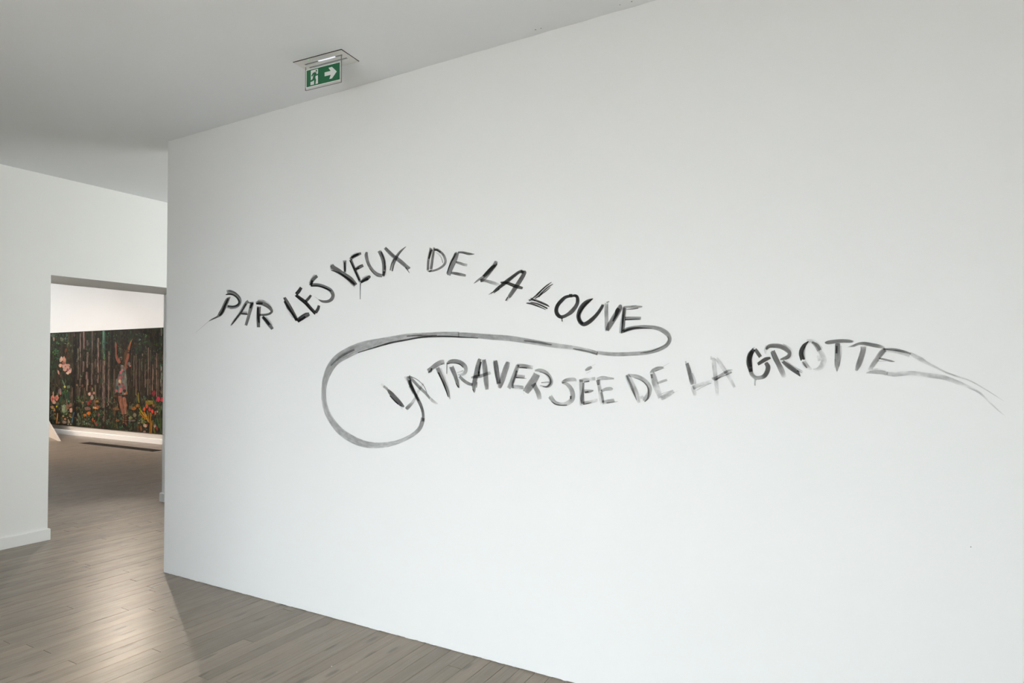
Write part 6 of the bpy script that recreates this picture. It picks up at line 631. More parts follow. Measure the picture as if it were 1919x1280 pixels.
('f',(130,80,58),[(-12778,413),(-12785,402),(-12802,395),(-12824,394),(-12841,400),(-12848,410),(-12842,421),(-12824,428),(-12803,429),(-12785,423)]),
('f',(130,80,58),[(-12699,409),(-12705,399),(-12722,391),(-12744,390),(-12762,396),(-12768,406),(-12762,417),(-12745,425),(-12723,425),(-12706,420)]),
('f',(130,80,58),[(-12777,368),(-12784,357),(-12801,350),(-12823,349),(-12840,355),(-12847,365),(-12841,376),(-12823,383),(-12802,384),(-12784,378)]),
('f',(130,80,58),[(-12698,364),(-12704,354),(-12722,346),(-12743,345),(-12761,351),(-12767,361),(-12761,372),(-12744,380),(-12722,380),(-12705,375)]),
('f',(140,84,62),[(-12688,336),(-12695,315),(-12713,301),(-12737,300),(-12756,312),(-12764,333),(-12757,354),(-12738,368),(-12715,369),(-12695,357)]),
('f',(20,12,10),[(-12711,308),(-12724,286),(-12761,271),(-12806,269),(-12843,281),(-12857,301),(-12844,323),(-12807,338),(-12762,340),(-12725,329)]),
('f',(60,36,26),[(-12831,330),(-12841,318),(-12870,311),(-12906,309),(-12935,314),(-12946,324),(-12935,335),(-12906,343),(-12871,345),(-12842,340)]),
('f',(24,16,12),[(-12680,274),(-12692,259),(-12723,249),(-12763,247),(-12795,254),(-12807,267),(-12795,282),(-12763,292),(-12724,294),(-12693,287)])],
'flowers':[
('f',(226,188,164),[(-15150,1605),(-15185,1563),(-15234,1540),(-15278,1547),(-15300,1579),(-15292,1625),(-15257,1667),(-15208,1689),(-15164,1683),(-15142,1651)]),
('f',(216,152,128),[(-15011,1619),(-15011,1570),(-15037,1538),(-15081,1535),(-15126,1562),(-15154,1609),(-15155,1658),(-15127,1691),(-15083,1694),(-15039,1666)]),
('f',(222,170,146),[(-15157,1488),(-15173,1465),(-15216,1451),(-15270,1451),(-15314,1465),(-15331,1488),(-15315,1512),(-15272,1526),(-15218,1526),(-15174,1512)]),
('f',(226,178,154),[(-14940,1471),(-14964,1431),(-15028,1406),(-15109,1406),(-15175,1430),(-15201,1470),(-15177,1511),(-15112,1535),(-15031,1535),(-14966,1511)]),
('f',(216,168,148),[(-14821,1462),(-14841,1417),(-14896,1389),(-14966,1389),(-15023,1416),(-15046,1462),(-15025,1507),(-14970,1535),(-14900,1535),(-14843,1507)]),
('f',(226,182,158),[(-14915,1408),(-14937,1382),(-14996,1365),(-15070,1365),(-15131,1381),(-15155,1407),(-15132,1434),(-15072,1450),(-14998,1451),(-14938,1434)]),
('f',(214,172,154),[(-14768,1382),(-14785,1340),(-14832,1314),(-14891,1314),(-14939,1339),(-14958,1381),(-14941,1423),(-14894,1449),(-14835,1450),(-14787,1424)]),
('f',(226,184,160),[(-14870,1328),(-14883,1307),(-14916,1294),(-14958,1294),(-14993,1306),(-15006,1327),(-14994,1349),(-14960,1362),(-14918,1362),(-14884,1349)]),
('f',(202,112,98),[(-15063,1542),(-15073,1519),(-15098,1505),(-15130,1505),(-15156,1519),(-15167,1543),(-15158,1566),(-15132,1580),(-15100,1580),(-15074,1566)]),
('f',(160,80,92),[(-14892,1390),(-14914,1372),(-14946,1364),(-14976,1370),(-14992,1387),(-14988,1408),(-14966,1426),(-14933,1434),(-14904,1428),(-14888,1412)]),
('f',(50,56,76),[(-15012,1462),(-15016,1453),(-15028,1448),(-15043,1448),(-15055,1453),(-15060,1462),(-15055,1470),(-15043,1475),(-15028,1475),(-15016,1470)]),
('f',(110,104,84),[(-14810,1444),(-14817,1413),(-14835,1393),(-14858,1393),(-14877,1413),(-14885,1444),(-14879,1475),(-14860,1495),(-14837,1495),(-14818,1476)]),
('f',(214,152,134),[(-15279,1342),(-15264,1310),(-15270,1287),(-15294,1282),(-15328,1297),(-15358,1327),(-15373,1359),(-15367,1382),(-15343,1387),(-15309,1372)]),
('f',(124,66,30),[(-14970,1805),(-14993,1768),(-15029,1747),(-15064,1751),(-15086,1778),(-15085,1817),(-15062,1854),(-15026,1875),(-14990,1871),(-14969,1845)]),
('f',(90,46,26),[(-14871,1694),(-14883,1667),(-14917,1651),(-14959,1652),(-14993,1668),(-15007,1695),(-14995,1721),(-14961,1737),(-14919,1736),(-14884,1720)]),
('f',(66,36,20),[(-14858,1587),(-14869,1566),(-14899,1553),(-14937,1553),(-14968,1566),(-14980,1587),(-14969,1608),(-14939,1621),(-14901,1621),(-14870,1608)]),
('f',(190,165,140),[(-15498,2072),(-15505,2040),(-15526,2020),(-15553,2021),(-15574,2041),(-15584,2074),(-15576,2106),(-15555,2125),(-15529,2125),(-15507,2104)]),
('f',(110,116,88),[(-15138,2056),(-15152,2026),(-15190,2009),(-15237,2010),(-15276,2029),(-15292,2059),(-15278,2088),(-15240,2106),(-15192,2105),(-15154,2086)]),
('f',(90,104,84),[(-15489,2145),(-15506,2118),(-15550,2103),(-15605,2104),(-15650,2122),(-15668,2149),(-15651,2176),(-15607,2191),(-15552,2190),(-15507,2172)]),
('f',(206,132,112),[(-15439,760),(-15457,710),(-15508,678),(-15571,676),(-15624,705),(-15645,754),(-15627,804),(-15576,836),(-15512,837),(-15460,808)]),
('f',(182,72,66),[(-15499,749),(-15506,722),(-15527,705),(-15553,704),(-15575,720),(-15584,747),(-15577,774),(-15556,791),(-15529,792),(-15508,776)]),
('f',(216,142,118),[(-15290,791),(-15305,750),(-15347,724),(-15399,722),(-15442,746),(-15459,786),(-15444,827),(-15402,853),(-15350,855),(-15307,831)]),
('f',(190,80,66),[(-15343,780),(-15348,759),(-15364,745),(-15383,745),(-15399,758),(-15406,779),(-15400,800),(-15385,814),(-15365,814),(-15349,801)]),
('f',(216,172,146),[(-15405,688),(-15420,658),(-15460,638),(-15510,637),(-15552,654),(-15568,683),(-15553,714),(-15513,733),(-15463,735),(-15421,717)]),
('f',(176,140,110),[(-15488,877),(-15495,844),(-15514,824),(-15538,824),(-15558,843),(-15566,875),(-15559,907),(-15540,927),(-15516,928),(-15496,909)]),
('f',(172,122,92),[(-15477,586),(-15495,566),(-15542,553),(-15602,551),(-15650,561),(-15669,580),(-15651,600),(-15603,613),(-15544,615),(-15496,605)]),
('f',(190,170,70),[(-15483,559),(-15496,550),(-15532,543),(-15576,542),(-15612,546),(-15625,554),(-15612,563),(-15577,569),(-15533,571),(-15497,567)]),
('f',(214,196,40),[(-15343,599),(-15349,585),(-15367,576),(-15389,576),(-15406,584),(-15413,597),(-15407,611),(-15390,620),(-15368,621),(-15350,613)]),
('f',(200,140,100),[(-15427,524),(-15436,499),(-15458,483),(-15487,482),(-15510,497),(-15519,521),(-15511,546),(-15489,562),(-15460,563),(-15437,548)]),
('f',(122,108,108),[(-15169,929),(-15184,886),(-15227,859),(-15281,858),(-15325,883),(-15343,925),(-15327,968),(-15284,995),(-15230,996),(-15186,971)]),
('f',(160,100,90),[(-15186,883),(-15194,862),(-15214,848),(-15240,848),(-15261,860),(-15270,881),(-15263,903),(-15242,916),(-15216,917),(-15195,904)]),
('f',(216,206,110),[(-15002,1030),(-15011,1012),(-15035,1001),(-15065,1000),(-15089,1011),(-15099,1029),(-15090,1047),(-15066,1058),(-15036,1059),(-15012,1048)]),
('f',(112,130,100),[(-14831,1033),(-14844,1010),(-14881,995),(-14927,994),(-14965,1008),(-14980,1031),(-14966,1054),(-14929,1069),(-14883,1070),(-14845,1056)]),
('f',(122,142,106),[(-14917,560),(-14940,501),(-15004,463),(-15085,460),(-15151,494),(-15178,551),(-15154,610),(-15090,648),(-15009,650),(-14943,617)]),
('f',(150,160,130),[(-15037,565),(-15048,522),(-15078,495),(-15116,494),(-15148,519),(-15161,560),(-15150,603),(-15120,630),(-15081,631),(-15050,606)]),
('f',(150,100,76),[(-14842,607),(-14856,565),(-14894,537),(-14943,536),(-14982,560),(-14998,602),(-14984,644),(-14946,671),(-14898,673),(-14858,648)]),
('f',(206,160,140),[(-14724,540),(-14736,508),(-14769,488),(-14811,486),(-14845,504),(-14859,535),(-14847,567),(-14813,587),(-14772,589),(-14738,571)]),
('f',(140,100,80),[(-14744,645),(-14756,614),(-14789,593),(-14830,592),(-14865,610),(-14878,641),(-14866,673),(-14833,693),(-14791,694),(-14757,676)]),
('f',(204,118,20),[(-14180,443),(-14206,424),(-14246,416),(-14286,422),(-14310,440),(-14309,463),(-14283,481),(-14243,489),(-14203,483),(-14179,465)]),
('f',(196,106,20),[(-13995,505),(-14012,482),(-14056,465),(-14111,463),(-14157,476),(-14174,499),(-14158,523),(-14113,539),(-14058,541),(-14013,528)]),
('f',(128,96,80),[(-14001,600),(-14026,572),(-14092,552),(-14175,549),(-14244,564),(-14270,591),(-14245,619),(-14178,638),(-14094,641),(-14027,626)]),
('f',(168,62,56),[(-14056,710),(-14066,680),(-14094,661),(-14130,660),(-14159,677),(-14171,707),(-14161,736),(-14132,756),(-14097,757),(-14067,739)]),
('f',(150,50,50),[(-13960,752),(-13969,727),(-13994,711),(-14025,710),(-14051,725),(-14062,749),(-14052,773),(-14027,789),(-13996,790),(-13970,776)]),
('f',(206,156,142),[(-13998,901),(-14010,879),(-14041,864),(-14081,863),(-14113,876),(-14126,898),(-14114,921),(-14082,935),(-14043,936),(-14011,923)]),
('f',(190,140,120),[(-13841,922),(-13852,901),(-13883,888),(-13922,887),(-13954,899),(-13967,919),(-13955,940),(-13924,953),(-13885,954),(-13853,942)]),
('f',(110,66,56),[(-13921,929),(-13931,903),(-13957,887),(-13991,886),(-14018,901),(-14029,926),(-14019,952),(-13992,968),(-13959,969),(-13932,954)]),
('f',(130,134,100),[(-13919,997),(-13927,972),(-13947,956),(-13972,955),(-13993,971),(-14002,996),(-13995,1021),(-13974,1037),(-13949,1038),(-13928,1022)]),
('f',(172,160,142),[(-13901,826),(-13913,789),(-13944,765),(-13983,764),(-14015,786),(-14028,823),(-14017,861),(-13986,885),(-13946,885),(-13914,863)]),
('f',(224,164,92),[(-13714,609),(-13743,594),(-13807,588),(-13881,594),(-13937,609),(-13954,628),(-13925,643),(-13861,649),(-13787,643),(-13731,627)]),
('f',(172,96,62),[(-13686,645),(-13697,622),(-13728,607),(-13767,606),(-13798,619),(-13811,640),(-13799,663),(-13768,678),(-13730,679),(-13698,666)]),
('f',(156,50,84),[(-13684,475),(-13690,456),(-13707,445),(-13728,444),(-13745,454),(-13752,472),(-13746,490),(-13729,502),(-13708,503),(-13691,492)]),
('f',(204,82,24),[(-13902,376),(-13907,355),(-13921,341),(-13939,340),(-13953,353),(-13959,374),(-13954,395),(-13940,409),(-13923,409),(-13908,397)]),
('f',(190,80,50),[(-13836,349),(-13841,336),(-13857,327),(-13876,326),(-13892,333),(-13898,346),(-13893,360),(-13877,368),(-13858,369),(-13842,362)]),
('f',(176,50,56),[(-13775,288),(-13780,270),(-13794,259),(-13811,258),(-13825,268),(-13831,285),(-13826,302),(-13812,314),(-13795,314),(-13780,304)]),
('f',(180,130,50),[(-13712,754),(-13723,736),(-13754,724),(-13793,723),(-13824,733),(-13837,751),(-13825,769),(-13794,781),(-13756,782),(-13724,772)]),
('f',(110,60,50),[(-13995,1039),(-14002,1019),(-14021,1006),(-14044,1005),(-14064,1018),(-14071,1038),(-14065,1058),(-14046,1071),(-14022,1071),(-14003,1059)]),
('f',(140,96,74),[(-14298,1069),(-14305,1048),(-14326,1035),(-14352,1035),(-14374,1047),(-14382,1067),(-14375,1088),(-14354,1101),(-14328,1101),(-14306,1089)]),
('f',(140,110,70),[(-14512,1074),(-14522,1058),(-14546,1048),(-14577,1048),(-14602,1057),(-14612,1072),(-14603,1088),(-14578,1098),(-14547,1099),(-14522,1089)]),
('f',(170,120,90),[(-14267,721),(-14276,709),(-14300,700),(-14330,699),(-14355,706),(-14364,718),(-14355,731),(-14331,739),(-14301,740),(-14276,733)]),
('f',(170,146,96),[(-15045,403),(-15056,388),(-15085,378),(-15121,377),(-15150,384),(-15162,399),(-15151,414),(-15122,424),(-15086,426),(-15056,418)]),
('f',(186,130,90),[(-14965,344),(-14974,326),(-14999,314),(-15031,313),(-15057,323),(-15067,340),(-15058,358),(-15032,370),(-15001,372),(-14975,362)]),
('f',(190,160,120),[(-14857,327),(-14863,316),(-14878,309),(-14897,308),(-14912,314),(-14918,324),(-14913,335),(-14897,342),(-14879,343),(-14863,337)]),
('f',(170,160,130),[(-14811,289),(-14820,271),(-14845,259),(-14876,257),(-14902,267),(-14912,284),(-14903,302),(-14878,314),(-14846,316),(-14821,306)]),
('f',(140,110,60),[(-14782,440),(-14790,428),(-14810,419),(-14835,418),(-14855,425),(-14863,437),(-14856,450),(-14836,459),(-14811,460),(-14790,453)]),
('f',(150,124,80),[(-14719,390),(-14727,378),(-14748,370),(-14775,369),(-14798,375),(-14806,386),(-14798,398),(-14776,406),(-14749,407),(-14727,401)]),
('f',(170,140,80),[(-14788,405),(-14794,396),(-14811,390),(-14832,390),(-14849,394),(-14856,402),(-14849,411),(-14833,417),(-14812,417),(-14795,413)]),
('f',(180,150,90),[(-14896,378),(-14901,369),(-14914,362),(-14931,362),(-14945,367),(-14950,376),(-14945,386),(-14932,392),(-14915,393),(-14901,387)]),
('f',(160,130,70),[(-15418,434),(-15424,420),(-15442,411),(-15464,410),(-15482,418),(-15489,431),(-15482,445),(-15465,455),(-15443,455),(-15425,448)]),
('f',(110,110,70),[(-15371,336),(-15384,314),(-15419,300),(-15463,298),(-15498,310),(-15513,330),(-15500,352),(-15465,367),(-15421,369),(-15385,357)]),
('f',(150,130,120),[(-14946,274),(-14965,252),(-15016,237),(-15079,234),(-15131,244),(-15152,265),(-15132,287),(-15081,302),(-15017,305),(-14966,294)]),
('f',(170,140,130),[(-15245,251),(-15253,235),(-15276,224),(-15304,223),(-15327,232),(-15336,247),(-15327,264),(-15305,275),(-15277,276),(-15254,267)]),
('f',(170,165,150),[(-14841,239),(-14850,228),(-14871,220),(-14899,219),(-14921,224),(-14929,235),(-14921,245),(-14899,253),(-14872,254),(-14850,249)]),
('f',(170,160,140),[(-14747,238),(-14754,229),(-14772,222),(-14795,221),(-14814,226),(-14821,235),(-14814,245),(-14796,251),(-14773,252),(-14754,248)]),
('l',(202,134,72),[(-15353,455),(-15358,431),(-15364,395),(-15372,356),(-15383,311),(-15396,262),(-15405,228),(-15339,227),(-15334,261),(-15326,310),(-15319,355),(-15315,394),(-15311,430),(-15308,455)]),
('l',(60,104,126),[(-14674,500),(-14688,469),(-14708,426),(-14725,383),(-14736,342),(-14745,303),(-14751,275),(-14718,274),(-14709,301),(-14696,340),(-14682,380),(-14667,423),(-14650,466),(-14638,497)]),
('l',(150,80,30),[(-13849,587),(-13836,519),(-13811,521),(-13817,589)]),
('l',(140,110,90),[(-13889,791),(-13858,655),(-13818,659),(-13849,794)]),
('f',(134,42,52),[(-11752,964),(-11764,925),(-11796,900),(-11836,899),(-11869,923),(-11882,961),(-11870,1000),(-11838,1025),(-11798,1026),(-11765,1003)]),
('f',(204,52,78),[(-11599,855),(-11612,822),(-11646,800),(-11689,799),(-11725,819),(-11739,852),(-11726,886),(-11691,907),(-11648,908),(-11613,889)]),
('f',(204,58,72),[(-11494,854),(-11503,818),(-11529,796),(-11561,795),(-11587,816),(-11597,851),(-11588,887),(-11563,909),(-11531,910),(-11504,889)]),
('f',(218,88,52),[(-11993,718),(-12001,689),(-12021,670),(-12047,670),(-12069,687),(-12077,715),(-12070,744),(-12049,763),(-12023,764),(-12002,747)]),
('f',(218,84,46),[(-12069,652),(-12077,626),(-12099,610),(-12127,609),(-12150,624),(-12159,649),(-12151,675),(-12128,692),(-12100,693),(-12078,678)]),
('f',(198,62,62),[(-11897,656),(-11905,625),(-11929,605),(-11958,604),(-11982,622),(-11992,652),(-11984,684),(-11960,703),(-11931,704),(-11907,686)]),
('f',(208,68,50),[(-11806,624),(-11814,594),(-11834,575),(-11859,574),(-11881,592),(-11889,621),(-11882,651),(-11861,670),(-11836,671),(-11815,653)]),
('f',(214,90,52),[(-11724,597),(-11729,568),(-11745,550),(-11765,549),(-11782,566),(-11788,594),(-11783,623),(-11767,641),(-11747,642),(-11730,625)]),
('f',(184,94,40),[(-11769,734),(-11777,716),(-11799,705),(-11826,704),(-11848,714),(-11857,731),(-11849,749),(-11827,760),(-11800,761),(-11777,751)]),
('f',(124,110,36),[(-11792,794),(-11822,764),(-11903,744),(-12004,741),(-12087,756),(-12119,784),(-12088,814),(-12006,834),(-11905,837),(-11823,822)]),
('f',(164,100,36),[(-12379,657),(-12396,633),(-12440,617),(-12496,616),(-12541,628),(-12559,651),(-12542,674),(-12497,690),(-12442,692),(-12397,679)]),
('f',(144,92,36),[(-12263,709),(-12276,685),(-12309,669),(-12351,668),(-12385,682),(-12398,705),(-12386,730),(-12352,745),(-12311,747),(-12277,733)]),
('f',(30,22,14),[(-12299,664),(-12308,648),(-12331,638),(-12359,637),(-12382,646),(-12391,661),(-12383,677),(-12360,687),(-12332,688),(-12308,679)]),
('f',(124,88,56),[(-12960,628),(-12983,605),(-13042,589),(-13117,586),(-13177,598),(-13201,620),(-13178,643),(-13118,659),(-13044,662),(-12984,650)]),
('f',(90,66,44),[(-13087,546),(-13095,497),(-13119,467),(-13149,465),(-13174,494),(-13185,542),(-13176,591),(-13152,622),(-13122,623),(-13097,594)]),
('f',(132,138,84),[(-12496,470),(-12511,450),(-12549,437),(-12598,435),(-12637,445),(-12652,463),(-12638,483),(-12599,496),(-12551,498),(-12511,488)]),
('f',(110,100,90),[(-12387,421),(-12413,408),(-12483,398),(-12569,394),(-12640,399),(-12667,409),(-12640,422),(-12570,432),(-12483,436),(-12414,431)]),
('f',(146,94,56),[(-12947,397),(-12961,377),(-12996,364),(-13040,362),(-13076,372),(-13090,391),(-13077,411),(-13041,424),(-12997,426),(-12961,415)]),
('f',(194,168,146),[(-12003,342),(-12017,318),(-12056,302),(-12104,300),(-12144,312),(-12159,334),(-12145,358),(-12106,373),(-12057,376),(-12018,363)]),
('f',(196,170,156),[(-11731,346),(-11738,323),(-11757,308),(-11780,307),(-11800,320),(-11807,342),(-11800,365),(-11781,380),(-11758,381),(-11739,368)]),
('f',(170,54,42),[(-11660,306),(-11667,278),(-11684,260),(-11705,259),(-11723,275),(-11730,303),(-11724,330),(-11707,348),(-11685,349),(-11668,333)]),
('f',(200,70,50),[(-11987,351),(-11991,337),(-12005,329),(-12021,328),(-12035,335),(-12040,348),(-12036,362),(-12022,371),(-12006,372),(-11992,364)]),
('f',(174,174,164),[(-11667,621),(-11672,607),(-11685,599),(-11701,598),(-11715,606),(-11720,619),(-11715,632),(-11702,641),(-11686,641),(-11673,634)]),
('f',(190,140,130),[(-12056,225),(-12064,209),(-12087,198),(-12115,197),(-12137,205),(-12146,220),(-12138,236),(-12116,247),(-12088,248),(-12065,240)]),
('f',(150,90,50),[(-12179,280),(-12186,244),(-12203,220),(-12226,219),(-12245,241),(-12252,277),(-12246,313),(-12228,337),(-12206,338),(-12187,316)]),
('f',(110,70,30),[(-12277,302),(-12285,281),(-12308,267),(-12337,265),(-12360,277),(-12369,298),(-12361,319),(-12338,333),(-12309,334),(-12286,322)]),
('f',(124,110,84),[(-12366,529),(-12377,502),(-12408,485),(-12446,483),(-12477,498),(-12489,524),(-12478,550),(-12447,568),(-12409,569),(-12378,554)]),
('f',(170,150,130),[(-12250,383),(-12256,370),(-12275,362),(-12297,361),(-12316,367),(-12323,380),(-12316,392),(-12298,401),(-12275,402),(-12257,395)])],
'plants':[
('l',(196,148,36),[(-12298,659),(-12269,632),(-12226,594),(-12179,555),(-12123,513),(-12063,470),(-12021,440),(-11995,452),(-12033,484),(-12089,529),(-12142,571),(-12191,609),(-12237,645),(-12270,670)]),
('l',(206,138,32),[(-12146,593),(-12122,569),(-12087,535),(-12057,501),(-12032,468),(-12011,434),(-11996,410),(-11973,415),(-11984,440),(-12000,475),(-12021,511),(-12053,547),(-12089,581),(-12115,605)]),
('l',(190,120,40),[(-12295,588),(-12271,571),(-12237,546),(-12202,521),(-12163,496),(-12122,471),(-12094,454),(-12072,467),(-12100,484),(-12140,508),(-12178,533),(-12213,557),(-12247,582),(-12270,599)]),
('l',(74,92,54),[(-11882,883),(-11867,865),(-11846,839),(-11824,814),(-11798,789),(-11771,764),(-11752,747),(-11727,757),(-11744,775),(-11767,800),(-11790,825),(-11813,850),(-11836,875),(-11853,892)]),
('l',(166,116,32),[(-11920,590),(-11921,540),(-11923,469),(-11926,398),(-11933,324),(-11941,249),(-11947,197),(-11911,197),(-11906,250),(-11899,325),(-11894,398),(-11892,470),(-11893,541),(-11893,590)]),
('l',(198,116,26),[(-11883,443),(-11884,415),(-11887,374),(-11890,330),(-11893,282),(-11897,231),(-11900,195),(-11868,195),(-11864,231),(-11859,282),(-11854,331),(-11852,374),(-11851,415),(-11850,444)]),
('l',(150,110,40),[(-12023,628),(-12016,599),(-12005,558),(-11995,515),(-11986,471),(-11976,426),(-11969,395),(-11940,398),(-11945,429),(-11953,475),(-11963,519),(-11975,562),(-11989,603),(-11999,631)]),
('l',(20,96,70),[(-11779,489),(-11773,473),(-11765,452),(-11759,431),(-11757,409),(-11757,387),(-11758,371),(-11737,371),(-11733,387),(-11727,409),(-11724,433),(-11726,456),(-11732,479),(-11735,495)]),
('l',(96,110,40),[(-11846,452),(-11840,422),(-11831,378),(-11820,332),(-11807,282),(-11793,231),(-11782,194),(-11751,199),(-11762,235),(-11777,286),(-11791,335),(-11801,381),(-11809,425),(-11814,456)]),
('l',(60,110,50),[(-11713,492),(-11705,470),(-11693,438),(-11682,407),(-11672,376),(-11663,344),(-11656,322),(-11633,325),(-11638,348),(-11645,379),(-11654,411),(-11664,443),(-11676,474),(-11684,496)]),
('l',(70,96,40),[(-11598,723),(-11605,684),(-11614,626),(-11617,549),(-11607,434),(-11590,301),(-11578,206),(-11549,209),(-11563,304),(-11582,436),(-11594,550),(-11592,626),(-11582,684),(-11575,722)]),
('l',(120,112,44),[(-12340,965),(-12343,936),(-12347,896),(-12346,857),(-12336,822),(-12323,790),(-12313,768),(-12274,773),(-12279,795),(-12285,827),(-12291,860),(-12295,897),(-12298,937),(-12300,965)]),
('l',(120,100,60),[(-12429,927),(-12410,917),(-12385,903),(-12363,889),(-12349,871),(-12337,852),(-12330,838),(-12306,843),(-12313,857),(-12323,877),(-12336,898),(-12356,916),(-12379,934),(-12395,945)]),
('l',(120,140,20),[(-12266,700),(-12262,671),(-12258,631),(-12258,596),(-12269,568),(-12286,543),(-12299,525),(-12279,520),(-12265,538),(-12245,564),(-12231,595),(-12231,632),(-12237,673),(-12242,702)]),
('l',(104,130,104),[(-15184,1176),(-15169,1155),(-15147,1124),(-15123,1094),(-15094,1065),(-15062,1037),(-15040,1017),(-15009,1025),(-15023,1047),(-15044,1077),(-15067,1108),(-15096,1137),(-15127,1165),(-15149,1185)]),
('l',(60,84,48),[(-14536,612),(-14499,592),(-14449,562),(-14407,530),(-14379,489),(-14358,444),(-14344,412),(-14306,418),(-14322,450),(-14346,496),(-14378,539),(-14425,573),(-14479,602),(-14517,622)]),
('l',(60,100,50),[(-13731,317),(-13719,345),(-13703,384),(-13692,422),(-13690,455),(-13693,487),(-13696,508),(-13717,507),(-13720,486),(-13725,455),(-13732,423),(-13744,387),(-13757,348),(-13767,320)]),
('l',(36,84,44),[(-13629,1242),(-13639,1224),(-13653,1199),(-13659,1172),(-13651,1148),(-13636,1126),(-13625,1112),(-13598,1115),(-13598,1131),(-13597,1152),(-13597,1173),(-13598,1196),(-13598,1222),(-13599,1240)]),
('l',(50,84,62),[(-15259,802),(-15255,788),(-15251,772),(-15249,763),(-15253,750),(-15267,727),(-15279,709),(-15238,694),(-15208,705),(-15165,724),(-15131,751),(-15131,783),(-15147,806),(-15159,819)]),
('l',(52,80,54),[(-15114,932),(-15092,899),(-15063,854),(-15045,813),(-15046,777),(-15058,739),(-15067,711),(-15000,705),(-14986,732),(-14966,773),(-14960,819),(-14979,867),(-15011,915),(-15033,948)]),
('l',(44,72,56),[(-14945,945),(-14948,924),(-14952,892),(-14952,853),(-14944,803),(-14931,749),(-14923,710),(-14872,714),(-14876,752),(-14882,807),(-14884,854),(-14878,890),(-14868,920),(-14861,941)]),
('f',(112,128,20),[(-11993,456),(-12012,423),(-12064,401),(-12130,398),(-12183,415),(-12204,447),(-12184,480),(-12131,502),(-12066,504),(-12014,487)]),
('f',(140,140,30),[(-12097,390),(-12108,363),(-12138,346),(-12175,344),(-12206,359),(-12218,384),(-12207,411),(-12177,428),(-12139,430),(-12109,415)]),
('f',(62,104,84),[(-12046,874),(-12057,853),(-12086,840),(-12124,839),(-12154,851),(-12166,871),(-12155,892),(-12125,906),(-12088,907),(-12057,895)]),
('f',(98,118,98),[(-13276,355),(-13292,325),(-13335,305),(-13388,303),(-13432,319),(-13449,347),(-13433,377),(-13390,397),(-13337,400),(-13293,383)]),
('f',(56,84,66),[(-12908,516),(-12923,484),(-12963,462),(-13013,460),(-13053,479),(-13070,510),(-13055,543),(-13015,564),(-12965,566),(-12924,548)]),
('f',(50,90,60),[(-12859,455),(-12870,428),(-12902,410),(-12942,408),(-12974,423),(-12987,450),(-12975,477),(-12944,495),(-12904,496),(-12871,481)]),
('f',(90,104,84),[(-12547,674),(-12555,652),(-12579,638),(-12608,637),(-12631,650),(-12641,670),(-12632,692),(-12609,706),(-12580,707),(-12556,694)]),
('f',(60,76,50),[(-12514,567),(-12525,530),(-12556,506),(-12594,505),(-12626,526),(-12639,563),(-12627,600),(-12597,624),(-12558,625),(-12526,604)]),
('f',(44,96,70),[(-12807,258),(-12821,231),(-12861,213),(-12911,210),(-12951,225),(-12967,251),(-12952,278),(-12912,296),(-12863,299),(-12823,284)]),
('f',(80,84,40),[(-13000,304),(-13019,281),(-13067,266),(-13127,263),(-13177,274),(-13196,294),(-13178,317),(-13129,332),(-13068,335),(-13019,324)]),
('f',(40,90,60),[(-12540,325),(-12552,304),(-12583,289),(-12621,287),(-12653,299),(-12665,319),(-12654,341),(-12623,355),(-12584,357),(-12552,346)]),
('f',(60,80,64),[(-12323,300),(-12334,242),(-12364,205),(-12402,203),(-12433,237),(-12446,294),(-12435,352),(-12405,389),(-12367,391),(-12336,357)]),
('f',(124,130,104),[(-12158,422),(-12175,396),(-12220,378),(-12276,375),(-12322,389),(-12341,414),(-12323,441),(-12278,459),(-12221,461),(-12176,447)]),
('f',(70,110,90),[(-11990,281),(-12004,270),(-12041,262),(-12087,259),(-12125,264),(-12140,274),(-12126,285),(-12088,293),(-12042,295),(-12004,291)]),
('f',(84,88,50),[(-11631,755),(-11644,709),(-11679,680),(-11724,678),(-11762,706),(-11776,751),(-11763,797),(-11727,827),(-11682,828),(-11645,801)]),
('f',(120,150,120),[(-12632,222),(-12644,211),(-12675,203),(-12714,201),(-12746,206),(-12758,216),(-12746,227),(-12715,235),(-12676,237),(-12644,232)]),
('f',(88,100,76),[(-14355,335),(-14373,273),(-14421,233),(-14482,230),(-14532,266),(-14552,326),(-14535,389),(-14486,429),(-14425,432),(-14375,396)]),
('f',(112,142,112),[(-14160,292),(-14178,259),(-14225,237),(-14285,235),(-14335,252),(-14354,283),(-14336,315),(-14288,337),(-14228,340),(-14179,322)]),
('f',(60,110,70),[(-13831,503),(-13846,482),(-13885,468),(-13933,466),(-13973,477),(-13989,497),(-13974,518),(-13935,532),(-13886,534),(-13847,523)]),
('f',(70,90,66),[(-13877,433),(-13900,392),(-13962,364),(-14041,361),(-14105,383),(-14131,423),(-14107,464),(-14044,492),(-13965,495),(-13902,472)]),
('f',(70,110,80),[(-13552,522),(-13566,487),(-13604,464),(-13652,462),(-13691,482),(-13707,516),(-13693,552),(-13654,575),(-13607,576),(-13568,556)]),
('f',(80,110,80),[(-13970,360),(-13987,329),(-14035,308),(-14094,306),(-14142,322),(-14161,352),(-14144,383),(-14096,404),(-14037,407),(-13989,390)]),
('f',(90,104,94),[(-15478,368),(-15494,335),(-15538,314),(-15593,311),(-15638,329),(-15656,361),(-15640,394),(-15596,415),(-15541,417),(-15496,399)]),
('f',(80,100,84),[(-15476,268),(-15492,241),(-15536,222),(-15591,220),(-15636,234),(-15653,261),(-15637,288),(-15593,307),(-15538,309),(-15493,294)]),
('f',(84,100,84),[(-15499,476),(-15511,433),(-15546,405),(-15590,404),(-15626,429),(-15641,471),(-15629,514),(-15594,542),(-15550,544),(-15513,519)]),
('f',(130,170,110),[(-14891,463),(-14907,441),(-14949,427),(-15002,425),(-15045,436),(-15062,456),(-15046,478),(-15003,493),(-14951,495),(-14908,483)]),
